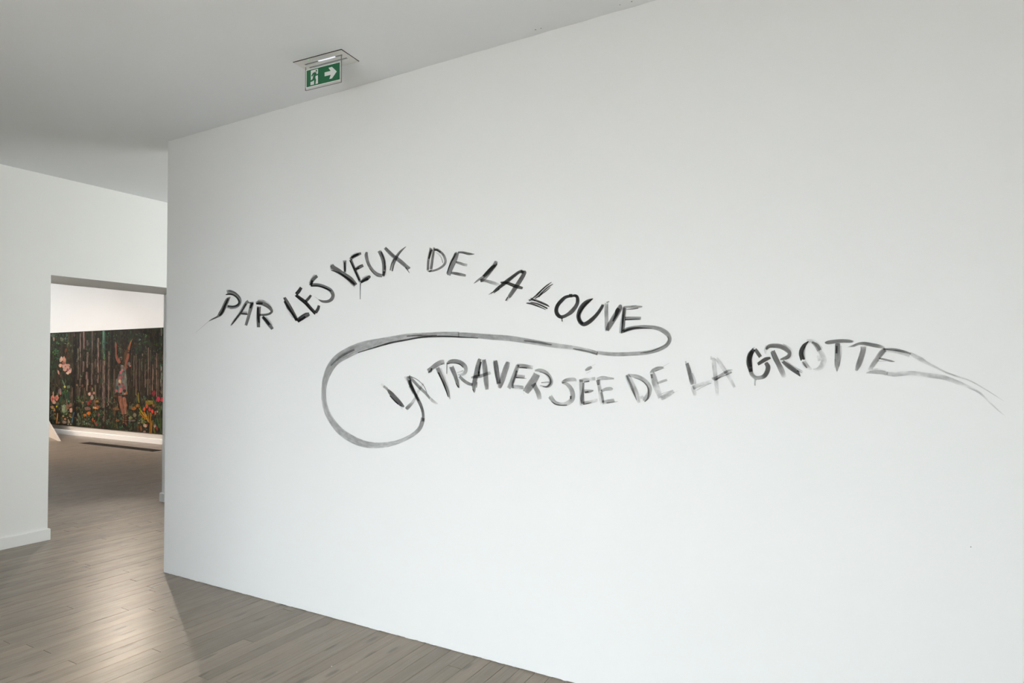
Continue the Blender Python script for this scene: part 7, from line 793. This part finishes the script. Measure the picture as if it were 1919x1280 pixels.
('f',(110,180,120),[(-14840,713),(-14847,695),(-14867,684),(-14892,683),(-14913,694),(-14921,711),(-14914,729),(-14894,741),(-14868,741),(-14848,731)]),
('f',(90,140,50),[(-14937,933),(-14949,912),(-14983,899),(-15025,898),(-15060,910),(-15074,931),(-15061,952),(-15027,966),(-14985,966),(-14950,954)]),
('f',(60,90,50),[(-14448,795),(-14463,763),(-14504,743),(-14555,742),(-14597,760),(-14613,790),(-14598,822),(-14557,842),(-14506,843),(-14465,825)]),
('f',(90,110,30),[(-14342,728),(-14352,714),(-14380,705),(-14414,704),(-14442,711),(-14453,725),(-14443,738),(-14415,747),(-14381,748),(-14353,741)]),
('f',(110,100,50),[(-15285,1053),(-15298,1040),(-15333,1031),(-15376,1031),(-15411,1038),(-15425,1051),(-15412,1064),(-15377,1072),(-15334,1073),(-15299,1065)]),
('f',(64,110,54),[(-15356,1779),(-15375,1747),(-15428,1727),(-15494,1728),(-15547,1748),(-15569,1781),(-15549,1813),(-15496,1832),(-15431,1831),(-15377,1811)]),
('f',(50,96,66),[(-15287,1805),(-15306,1784),(-15359,1771),(-15424,1772),(-15477,1786),(-15498,1807),(-15478,1829),(-15426,1841),(-15360,1840),(-15307,1827)]),
('f',(110,160,60),[(-15426,1743),(-15435,1729),(-15462,1721),(-15495,1721),(-15521,1730),(-15532,1744),(-15522,1758),(-15496,1766),(-15463,1766),(-15436,1757)]),
('f',(44,86,58),[(-15300,1651),(-15326,1614),(-15396,1591),(-15483,1592),(-15555,1615),(-15583,1653),(-15557,1690),(-15486,1713),(-15399,1712),(-15328,1689)]),
('f',(62,96,64),[(-15260,2140),(-15283,2103),(-15344,2081),(-15420,2083),(-15482,2107),(-15507,2145),(-15484,2182),(-15423,2204),(-15347,2202),(-15285,2177)]),
('f',(76,110,64),[(-15257,1995),(-15276,1968),(-15328,1953),(-15393,1954),(-15447,1971),(-15468,1998),(-15448,2025),(-15396,2040),(-15330,2039),(-15277,2022)]),
('f',(44,80,60),[(-15121,2136),(-15141,2110),(-15192,2095),(-15257,2096),(-15310,2114),(-15330,2141),(-15311,2167),(-15259,2183),(-15194,2181),(-15142,2163)]),
('f',(76,110,96),[(-14967,2142),(-14979,2110),(-15013,2092),(-15055,2093),(-15090,2113),(-15104,2145),(-15092,2176),(-15058,2195),(-15016,2194),(-14981,2174)]),
('f',(92,104,98),[(-14896,2042),(-14915,2011),(-14966,1992),(-15029,1993),(-15081,2014),(-15102,2046),(-15083,2077),(-15032,2096),(-14968,2094),(-14917,2074)]),
('f',(120,140,90),[(-14911,1962),(-14927,1941),(-14969,1929),(-15022,1930),(-15066,1943),(-15083,1965),(-15067,1986),(-15024,1998),(-14971,1997),(-14928,1983)]),
('f',(40,90,60),[(-14964,2025),(-14977,2010),(-15011,2001),(-15053,2001),(-15088,2012),(-15101,2028),(-15089,2044),(-15054,2053),(-15012,2052),(-14977,2041)]),
('f',(48,44,40),[(-15307,1905),(-15336,1863),(-15414,1837),(-15513,1839),(-15594,1866),(-15626,1910),(-15596,1952),(-15517,1978),(-15418,1976),(-15338,1948)]),
('f',(30,110,80),[(-13495,1752),(-13506,1732),(-13536,1720),(-13574,1720),(-13605,1733),(-13618,1753),(-13606,1773),(-13576,1785),(-13538,1784),(-13507,1772)]),
('f',(90,120,40),[(-13469,1641),(-13478,1617),(-13500,1601),(-13529,1601),(-13552,1617),(-13561,1642),(-13553,1667),(-13530,1682),(-13502,1682),(-13479,1666)]),
('f',(76,80,50),[(-14723,1843),(-14740,1781),(-14790,1743),(-14852,1743),(-14904,1783),(-14925,1846),(-14908,1909),(-14858,1947),(-14795,1946),(-14743,1906)]),
('f',(50,66,40),[(-15296,1488),(-15322,1456),(-15392,1437),(-15479,1436),(-15551,1456),(-15579,1488),(-15552,1521),(-15482,1540),(-15394,1540),(-15324,1520)]),
('f',(98,106,90),[(-14418,1611),(-14436,1575),(-14485,1553),(-14546,1553),(-14597,1576),(-14617,1612),(-14598,1649),(-14549,1671),(-14488,1670),(-14438,1648)]),
('f',(78,76,58),[(-14019,1834),(-14043,1804),(-14107,1786),(-14186,1787),(-14251,1807),(-14277,1838),(-14253,1868),(-14188,1886),(-14109,1885),(-14044,1865)]),
('f',(110,120,100),[(-14377,1253),(-14389,1222),(-14421,1202),(-14462,1202),(-14495,1221),(-14508,1251),(-14497,1283),(-14464,1302),(-14423,1302),(-14390,1283)]),
('f',(36,104,60),[(-13330,2104),(-13341,2079),(-13371,2064),(-13409,2065),(-13440,2081),(-13452,2106),(-13441,2131),(-13411,2146),(-13373,2145),(-13342,2129)]),
('f',(34,90,70),[(-13327,1960),(-13341,1941),(-13379,1929),(-13426,1930),(-13464,1943),(-13479,1963),(-13465,1983),(-13427,1994),(-13380,1993),(-13342,1980)]),
('f',(64,76,56),[(-13060,2064),(-13074,2035),(-13111,2017),(-13157,2018),(-13194,2037),(-13209,2067),(-13196,2097),(-13159,2114),(-13113,2113),(-13075,2094)]),
('f',(66,72,48),[(-12873,1861),(-12889,1832),(-12932,1815),(-12987,1816),(-13031,1834),(-13049,1864),(-13033,1893),(-12989,1910),(-12934,1910),(-12890,1891)]),
('f',(80,96,84),[(-12893,1771),(-12903,1751),(-12932,1739),(-12969,1740),(-12998,1752),(-13010,1772),(-12999,1791),(-12970,1803),(-12934,1803),(-12904,1790)]),
('f',(150,176,160),[(-12264,1982),(-12271,1968),(-12287,1959),(-12308,1960),(-12325,1969),(-12331,1983),(-12325,1997),(-12309,2006),(-12288,2005),(-12271,1996)]),
('f',(120,140,124),[(-12268,1901),(-12274,1892),(-12287,1886),(-12305,1886),(-12319,1892),(-12324,1902),(-12319,1911),(-12305,1917),(-12288,1917),(-12274,1911)]),
('f',(62,100,60),[(-12010,2065),(-12028,2046),(-12076,2036),(-12135,2037),(-12183,2050),(-12202,2069),(-12184,2088),(-12136,2098),(-12077,2097),(-12029,2084)]),
('f',(30,96,50),[(-12035,1953),(-12045,1930),(-12072,1916),(-12106,1917),(-12134,1932),(-12145,1955),(-12135,1979),(-12108,1993),(-12074,1992),(-12046,1977)]),
('f',(56,68,54),[(-12216,2061),(-12237,2034),(-12292,2017),(-12361,2019),(-12417,2037),(-12440,2067),(-12419,2095),(-12363,2111),(-12294,2109),(-12238,2090)]),
('f',(70,96,40),[(-11482,1568),(-11494,1550),(-11527,1538),(-11567,1539),(-11600,1550),(-11613,1568),(-11601,1587),(-11568,1598),(-11528,1598),(-11495,1587)]),
('f',(40,110,90),[(-11546,1506),(-11554,1483),(-11573,1468),(-11597,1468),(-11617,1483),(-11625,1506),(-11618,1529),(-11599,1543),(-11574,1543),(-11554,1529)]),
('f',(30,110,84),[(-11544,1365),(-11549,1356),(-11562,1350),(-11578,1350),(-11591,1355),(-11596,1364),(-11592,1374),(-11579,1379),(-11562,1380),(-11549,1374)]),
('f',(30,100,80),[(-11537,1279),(-11543,1265),(-11559,1256),(-11578,1256),(-11594,1264),(-11600,1278),(-11594,1292),(-11579,1301),(-11559,1301),(-11543,1292)]),
('f',(70,84,40),[(-12468,1343),(-12475,1315),(-12496,1297),(-12523,1297),(-12544,1314),(-12553,1343),(-12545,1372),(-12524,1389),(-12498,1390),(-12477,1372)]),
('f',(90,96,70),[(-12033,1825),(-12041,1807),(-12061,1795),(-12086,1796),(-12107,1808),(-12115,1826),(-12108,1845),(-12087,1857),(-12062,1856),(-12041,1844)]),
('f',(50,70,20),[(-11685,1892),(-11697,1873),(-11730,1862),(-11771,1863),(-11805,1875),(-11818,1894),(-11806,1912),(-11772,1923),(-11731,1923),(-11698,1910)]),
('f',(30,80,60),[(-11591,1820),(-11601,1806),(-11627,1798),(-11660,1798),(-11686,1807),(-11697,1821),(-11687,1835),(-11661,1843),(-11628,1842),(-11601,1834)])]}
YP = 7.09; PX0, PX1, PZ0, PZ1 = -17.4, -11.25, .202, 2.205
pic = empty('forest_painting', ((PX0+PX1)/2, YP, PZ0), 'huge dark forest painting of tree trunks, bright flowers and a woman with raised arms', 'painting')
boxo('canvas', M_CANVAS, (PX0, PX1, YP, YF-.008, PZ0, PZ1), pic)
rp = random.Random(5)
ZTOP, ZBOT = PZ1-.004, PZ0+.004
depth = [.0004]
def paint_mesh(name, shapes, label):
    """flat brush marks on the canvas, each a hair in front of the one before"""
    bm = bmesh.new(); cols = []
    for ty, col, poly in shapes:
        depth[0] += 1e-6
        c = (*lin(col), 1)
        vs = [bm.verts.new((min(max(a/1000, PX0), PX1), YP-depth[0], min(max(b/1000, ZBOT), ZTOP))) for a, b in poly]; cols += [c]*len(vs)
        try:
            if ty == 'f': bm.faces.new(vs)
            else:
                n = len(vs)
                for q in range(n//2-1): bm.faces.new((vs[q], vs[q+1], vs[n-2-q], vs[n-1-q]))
        except ValueError: pass
    depth[0] += 2e-5
    for f in bm.faces:
        f.normal_update()
        if f.normal.y > 0: f.normal_flip()
    o = link(name, bm, M_OIL, pic); col_attr(o, 'paint', cols); o['kind'] = 'stuff'
    if label: o['label'] = label
    return o
def split_trunks(shapes):
    """a trunk is laid in as short uneven strokes, lighter on one side"""
    out = []
    for ty, col, poly in shapes:
        n = len(poly)
        if ty != 'l': out.append((ty, col, poly)); continue
        Lf, Rt = poly[:n//2], poly[n//2:][::-1]
        a0, a1, b0, b1 = Lf[0], Lf[-1], Rt[0], Rt[-1]
        hgt = abs(a0[1]-a1[1]); k = max(2, int(hgt/90))
        for q in range(k):
            if rp.random() < .02: continue
            f0, f1 = q/k, (q+1)/k+.04
            w0, w1 = rp.uniform(.0, .1), rp.uniform(.0, .1); sh = rp.uniform(-3, 3)
            P = lambda p, r, f: (p[0]+(r[0]-p[0])*f, p[1]+(r[1]-p[1])*f)
            A_, B_, C_, D_ = P(a0, a1, f0), P(b0, b1, f0), P(b0, b1, f1), P(a0, a1, f1)
            mx = lambda u, v, f: (u[0]+(v[0]-u[0])*f+sh, u[1]+(v[1]-u[1])*f)
            c1 = jit(col, .11)
            out.append(('f', c1, [mx(A_, B_, w0), mx(A_, B_, 1-w1), mx(D_, C_, 1-w0), mx(D_, C_, w1)]))
            s0 = rp.choice((0, .55)); c2 = tuple(v*.72 for v in c1)
            out.append(('f', c2, [mx(A_, B_, s0+.05), mx(A_, B_, s0+.38), mx(D_, C_, s0+.36), mx(D_, C_, s0+.06)]))
    return out
def dabble(shapes, n_sub, spread, var, base=True):
    """break a patch up into several smaller touches of slightly different colour"""
    out = []
    for ty, col, poly in shapes:
        if ty != 'f' or len(poly) != 10:
            out.append((ty, col, poly)); continue
        cx = sum(p[0] for p in poly)/10; cz = sum(p[1] for p in poly)/10
        rx = (max(p[0] for p in poly)-min(p[0] for p in poly))/2; rz = (max(p[1] for p in poly)-min(p[1] for p in poly))/2
        if base: out.append(('f', jit(col, var*.5), [(cx+(p[0]-cx)*rp.uniform(.72, 1.08), cz+(p[1]-cz)*rp.uniform(.72, 1.08)) for p in poly]))
        for _ in range(n_sub):
            th = rp.random()*6.283; d = rp.random()**.5*spread
            ex, ez = cx+rx*d*math.cos(th), cz+rz*d*math.sin(th); sx, sz = rx*rp.uniform(.14, .36), rz*rp.uniform(.14, .36); ph = rp.random()*6
            out.append(('f', jit(col, var), [(ex+sx*math.cos(ph+q*1.0472)*rp.uniform(.6, 1.3), ez+sz*math.sin(ph+q*1.0472)*rp.uniform(.6, 1.3)) for q in range(6)]))
    return out
dabs = []
def dab(x, z, rx, rz, col):
    k = 7; ph = rp.random()*6
    dabs.append(('f', col, [((x+rx*math.cos(ph+2*math.pi*q/k)*rp.uniform(.7, 1.2))*1000, (z+rz*math.sin(ph+2*math.pi*q/k)*rp.uniform(.7, 1.2))*1000) for q in range(k)]))
def jit(c, s=.25):
    m = rp.uniform(1-s, 1+s); return tuple(max(0, min(255, v*m*rp.uniform(1-s*.22, 1+s*.22))) for v in c)
for _ in range(3400):
    x = rp.uniform(PX0+.06, PX1-.06); z = rp.uniform(PZ0+.05, PZ1-.05); u = (x-PX0)/(PX1-PX0); h = (z-PZ0)/(PZ1-PZ0)
    if h < .33: col = rp.choice(((52, 66, 40), (30, 42, 26), (80, 84, 54), (24, 18, 12), (66, 54, 34), (96, 106, 84), (20, 16, 12), (40, 60, 40))); rx, rz = rp.uniform(.015, .05), rp.uniform(.015, .06)
    elif h > .66 and u > .5: col = rp.choice(((30, 36, 22), (40, 48, 30), (24, 20, 12), (52, 46, 28), (18, 14, 8), (36, 56, 36))); rx, rz = rp.uniform(.02, .06), rp.uniform(.02, .06)
    elif u < .42: col = rp.choice(((56, 66, 44), (40, 50, 34), (70, 62, 44), (34, 26, 18), (50, 78, 54), (58, 46, 34))); rx, rz = rp.uniform(.015, .05), rp.uniform(.02, .08)
    else: col = rp.choice(((40, 30, 20), (58, 48, 34), (26, 18, 12), (48, 46, 28), (70, 58, 44), (24, 20, 10))); rx, rz = rp.uniform(.01, .035), rp.uniform(.03, .12)
    dab(x, z, rx, rz, jit(col))
for x in [rp.uniform(PX0+.05, -15.75) for _ in range(16)]:           # trunks hidden from here behind the jamb
    PAINT['trees'].append(('f', jit((120, 102, 88), .2), [(x*1000-25, PZ0*1000+700), (x*1000+25, PZ0*1000+700), (x*1000+22, PZ1*1000-40), (x*1000-22, PZ1*1000-40)]))
paint_mesh('painted_foliage', dabs, None)
marks = []
for x0_, x1_, z0_, z1_, cs, n in ((-15.75, -11.45, .25, 2.15, ((90, 74, 58), (60, 54, 38), (30, 24, 16), (104, 88, 74), (44, 58, 38)), 700), (-15.75, -11.45, .22, .85, ((120, 96, 60), (70, 84, 60), (130, 76, 52), (24, 18, 10), (96, 108, 84), (20, 15, 10), (16, 12, 8)), 520)):
    for _ in range(n): marks.append((rp.uniform(x0_, x1_), rp.uniform(z0_, z1_), jit(rp.choice(cs))))
paint_mesh('painted_trees', split_trunks(PAINT['trees']), 'pale and dark painted tree trunks')
dabs = []
for x, z, c in marks: dab(x, z, rp.uniform(.006, .018), rp.uniform(.008, .03), c)
paint_mesh('painted_specks', dabs, None)
paint_mesh('painted_plants', dabble(PAINT['plants'], 9, 1.05, .35, False), 'green and ochre painted leaves')
paint_mesh('painted_woman', dabble(PAINT['woman'], 2, .6, .18), 'painted woman in a flowered dress raising both arms')
paint_mesh('painted_flowers', dabble(PAINT['flowers'], 3, .6, .2), 'pink lilies, red tulips and orange mushrooms')

# pale wedge on the gallery floor by the skirting
A = Vector((-13.88, 6.44)); d = (Vector((-14.753, 6.678))-A).normalized(); nrm = Vector((-d.y, d.x))
if nrm.y < 0: nrm = -nrm
bm = bmesh.new(); vs = []
for s, h in ((0, .004), (1.9, .50), (1.9, .002), (0, .001)):
    p = A+d*s; q = p+nrm*.035; vs.append((bm.verts.new((p.x, p.y, h)), bm.verts.new((q.x, q.y, h))))
bm.faces.new([v[0] for v in vs]); bm.faces.new([v[1] for v in vs][::-1])
for i in range(4): bm.faces.new((vs[i][0], vs[(i+1) % 4][0], vs[(i+1) % 4][1], vs[i][1]))
bmesh.ops.recalc_face_normals(bm, faces=bm.faces)
tag(link('wedge_panel', bm, plaster('pale_board', (.62, .56, .49))), 'pale sloping wedge panel standing on the gallery floor at the doorway edge', 'panel')

# ---------------------------------------------------------------- exit sign
M_GREEN = flat('exit_green', (.012, .135, .055), .45); M_PIC = flat('pictogram_white', (.78, .80, .78), .5); M_PLATE = flat('fixture_white', (.70, .70, .68), .5)
ca, sa = math.cos(math.radians(4.4)), math.sin(math.radians(4.4))
SO = Vector((-2.648, 2.404, ZC))                          # where the panel's left edge meets the ceiling
sign = empty('exit_sign', SO, 'green emergency exit sign on a clear panel under the ceiling, arrow pointing right', 'sign')
sign.rotation_euler = (0, 0, math.radians(4.4))
def sp(name, bm, mat, parent=None, label=None):
    me = bpy.data.meshes.new(name); bm.normal_update(); bm.to_mesh(me); bm.free(); me.materials.append(mat)
    o = bpy.data.objects.new(name, me); C.objects.link(o); o.parent = parent or sign
    if label: o['label'] = label
    return o
# local frame: x along the panel, y away from the viewer, z up from the ceiling (negative = below)
bm = bmesh.new()
px0, px1, py0, py1 = -.046, .281, -.040, .100
for d in ((px0, px1, py0, -.004, -.005, .0), (px0, px1, .046, py1, -.005, 0), (px0, -.006, -.004, .046, -.005, 0), (.252, px1, -.004, .046, -.005, 0), (-.006, .252, .009, .033, -.005, 0)): box(bm, *d)
plate = sp('ceiling_plate', bm, M_PLATE)
bm = bmesh.new()
for d in ((px0-.0025, px1+.0025, py0-.0026, py0-.0005, -.003, 0), (px1+.0005, px1+.0022, py0, py1, -.003, 0)): box(bm, *d)
sp('edge_shade_strip', bm, M_DARK, plate)  # dark strips put in as the shadow line along the plate's edges
bm = bmesh.new(); box(bm, -.006, .252, -.004, .009, -.001, 0); sp('light_slot', bm, flat('slot_grey', (.10, .10, .115), .4), plate)
bm = bmesh.new(); box(bm, .085, .20, -.003, .008, -.0022, -.001); sp('led_strip', bm, emit('led_cool_white', (.80, .84, 1.0), 1.1), plate)
bm = bmesh.new(); box(bm, -.006, .252, .033, .046, -.001, 0); sp('rear_slot', bm, flat('slot_grey_rear', (.16, .16, .18), .4), plate)
bm = bmesh.new(); bmesh.ops.create_uvsphere(bm, u_segments=10, v_segments=6, radius=.0028); bmesh.ops.translate(bm, verts=bm.verts, vec=(.055, py0+.004, -.005)); sp('status_light', bm, emit('led_green', (.05, .9, .25), 1.2), plate, 'tiny green status light')
bm = bmesh.new(); box(bm, 0, .2455, 0, .004, -.148, -.001, bev=.0008); panel = sp('clear_panel', bm, M_CLEAR)
bm = bmesh.new()
for d in ((-.0006, .0004, -.0006, .0046, -.148, -.02), (.2451, .2461, -.0006, .0046, -.148, -.001), (0, .2455, -.0006, .0046, -.1486, -.1476)): box(bm, *d)
sp('panel_edge', bm, flat('edge_grey', (.22, .21, .20), .4), panel)
bm = bmesh.new(); box(bm, .0045, .2405, -.0012, -.0002, -.1375, -.0375); sp('white_border', bm, M_PIC, panel)
bm = bmesh.new(); box(bm, .0105, .2375, -.0022, -.0012, -.1325, -.0425); gp = sp('green_plate', bm, M_GREEN)
def pict(name, polys, mat, y=-.0030, th=.0008):
    bm = bmesh.new()
    for k_, poly in enumerate(polys):
        y -= .00006*k_
        a = [bm.verts.new((x, y, z)) for x, z in poly]; b = [bm.verts.new((x, y+th, z)) for x, z in poly]
        bm.faces.new(a); bm.faces.new(b[::-1])
        for i in range(len(a)): bm.faces.new((a[i], a[(i+1) % len(a)], b[(i+1) % len(a)], b[i]))
    bmesh.ops.recalc_face_normals(bm, faces=bm.faces)
    return sp(name, bm, mat, gp)
GX, GZ, GW, GH = .0105, -.1325, .227, .09           # green plate corner and size; pictogram coordinates run 0..1
def g(x, z): return (GX+GW*x, GZ+GH*z)
pict('arrow', [[g(.555, .39), g(.74, .39), g(.70, .16), g(.775, .16), g(.915, .50), g(.775, .84), g(.67, .84), g(.735, .62), g(.555, .62)]], M_PIC)
pict('doorway_shape', [[g(.125, .06), g(.235, .06), g(.235, .30), g(.125, .30)], [g(.265, .06), g(.355, .06), g(.355, .50), g(.275, .50)], [g(.135, .36), g(.355, .52), g(.355, .94), g(.135, .94)]], M_PIC)
def limb(pts):
    L_, R_ = [], []
    for i, (x, z, w_) in enumerate(pts):
        a = pts[max(i-1, 0)]; b = pts[min(i+1, len(pts)-1)]
        dx, dz = (b[0]-a[0])*GW, (b[1]-a[1])*GH; l = math.hypot(dx, dz) or 1
        cx, cz = g(x, z); nx, nz = -dz/l*w_*GH/2, dx/l*w_*GH/2
        L_.append((cx+nx, cz+nz)); R_.append((cx-nx, cz-nz))
    return L_+R_[::-1]
hx, hz = g(.305, .84)
head = [(hx+.0048*math.cos(q*math.pi/6), hz+.0048*math.sin(q*math.pi/6)) for q in range(12)]
pict('running_figure', [head, limb([(.285, .76, .16), (.255, .62, .20), (.235, .45, .18)]), limb([(.245, .46, .13), (.275, .30, .11), (.262, .06, .09)]), limb([(.235, .48, .13), (.195, .32, .11), (.12, .29, .09)]),
     limb([(.275, .74, .10), (.215, .72, .09), (.165, .58, .08)]), limb([(.285, .70, .10), (.305, .58, .09), (.36, .60, .08)])], M_GREEN, -.0037)

# ---------------------------------------------------------------- small marks
def dot(name, loc, r, mat, axis, parent):
    bm = bmesh.new(); bmesh.ops.create_circle(bm, cap_ends=True, segments=10, radius=r)
    rot = Matrix.Rotation(math.pi/2, 3, 'X') if axis == 'y' else Matrix.Identity(3)
    bmesh.ops.rotate(bm, verts=bm.verts, matrix=rot); bmesh.ops.translate(bm, verts=bm.verts, vec=loc)
    return link(name, bm, mat, parent)
dot('nail_hole', (.308, YW-.0007, .856), .0016, M_DARK, 'y', wall_right)
ceil = bpy.data.objects['ceiling']
for x, y, r in ((-1.401, 2.71, .004), (-1.372, 2.712, .0035), (-.97, 2.71, .003), (-.915, 2.712, .004)):
    dot('ceiling_speck', (x, y, ZC-.0006), r, flat('speck_grey', (.30, .29, .27), .8), 'z', ceil)
for x, y, r in ((-2.341, 2.316, .0035), (-2.19, 2.333, .0022)):
    dot('paint_fleck', (x, y, .0012), r, M_PIC, 'z', floor)
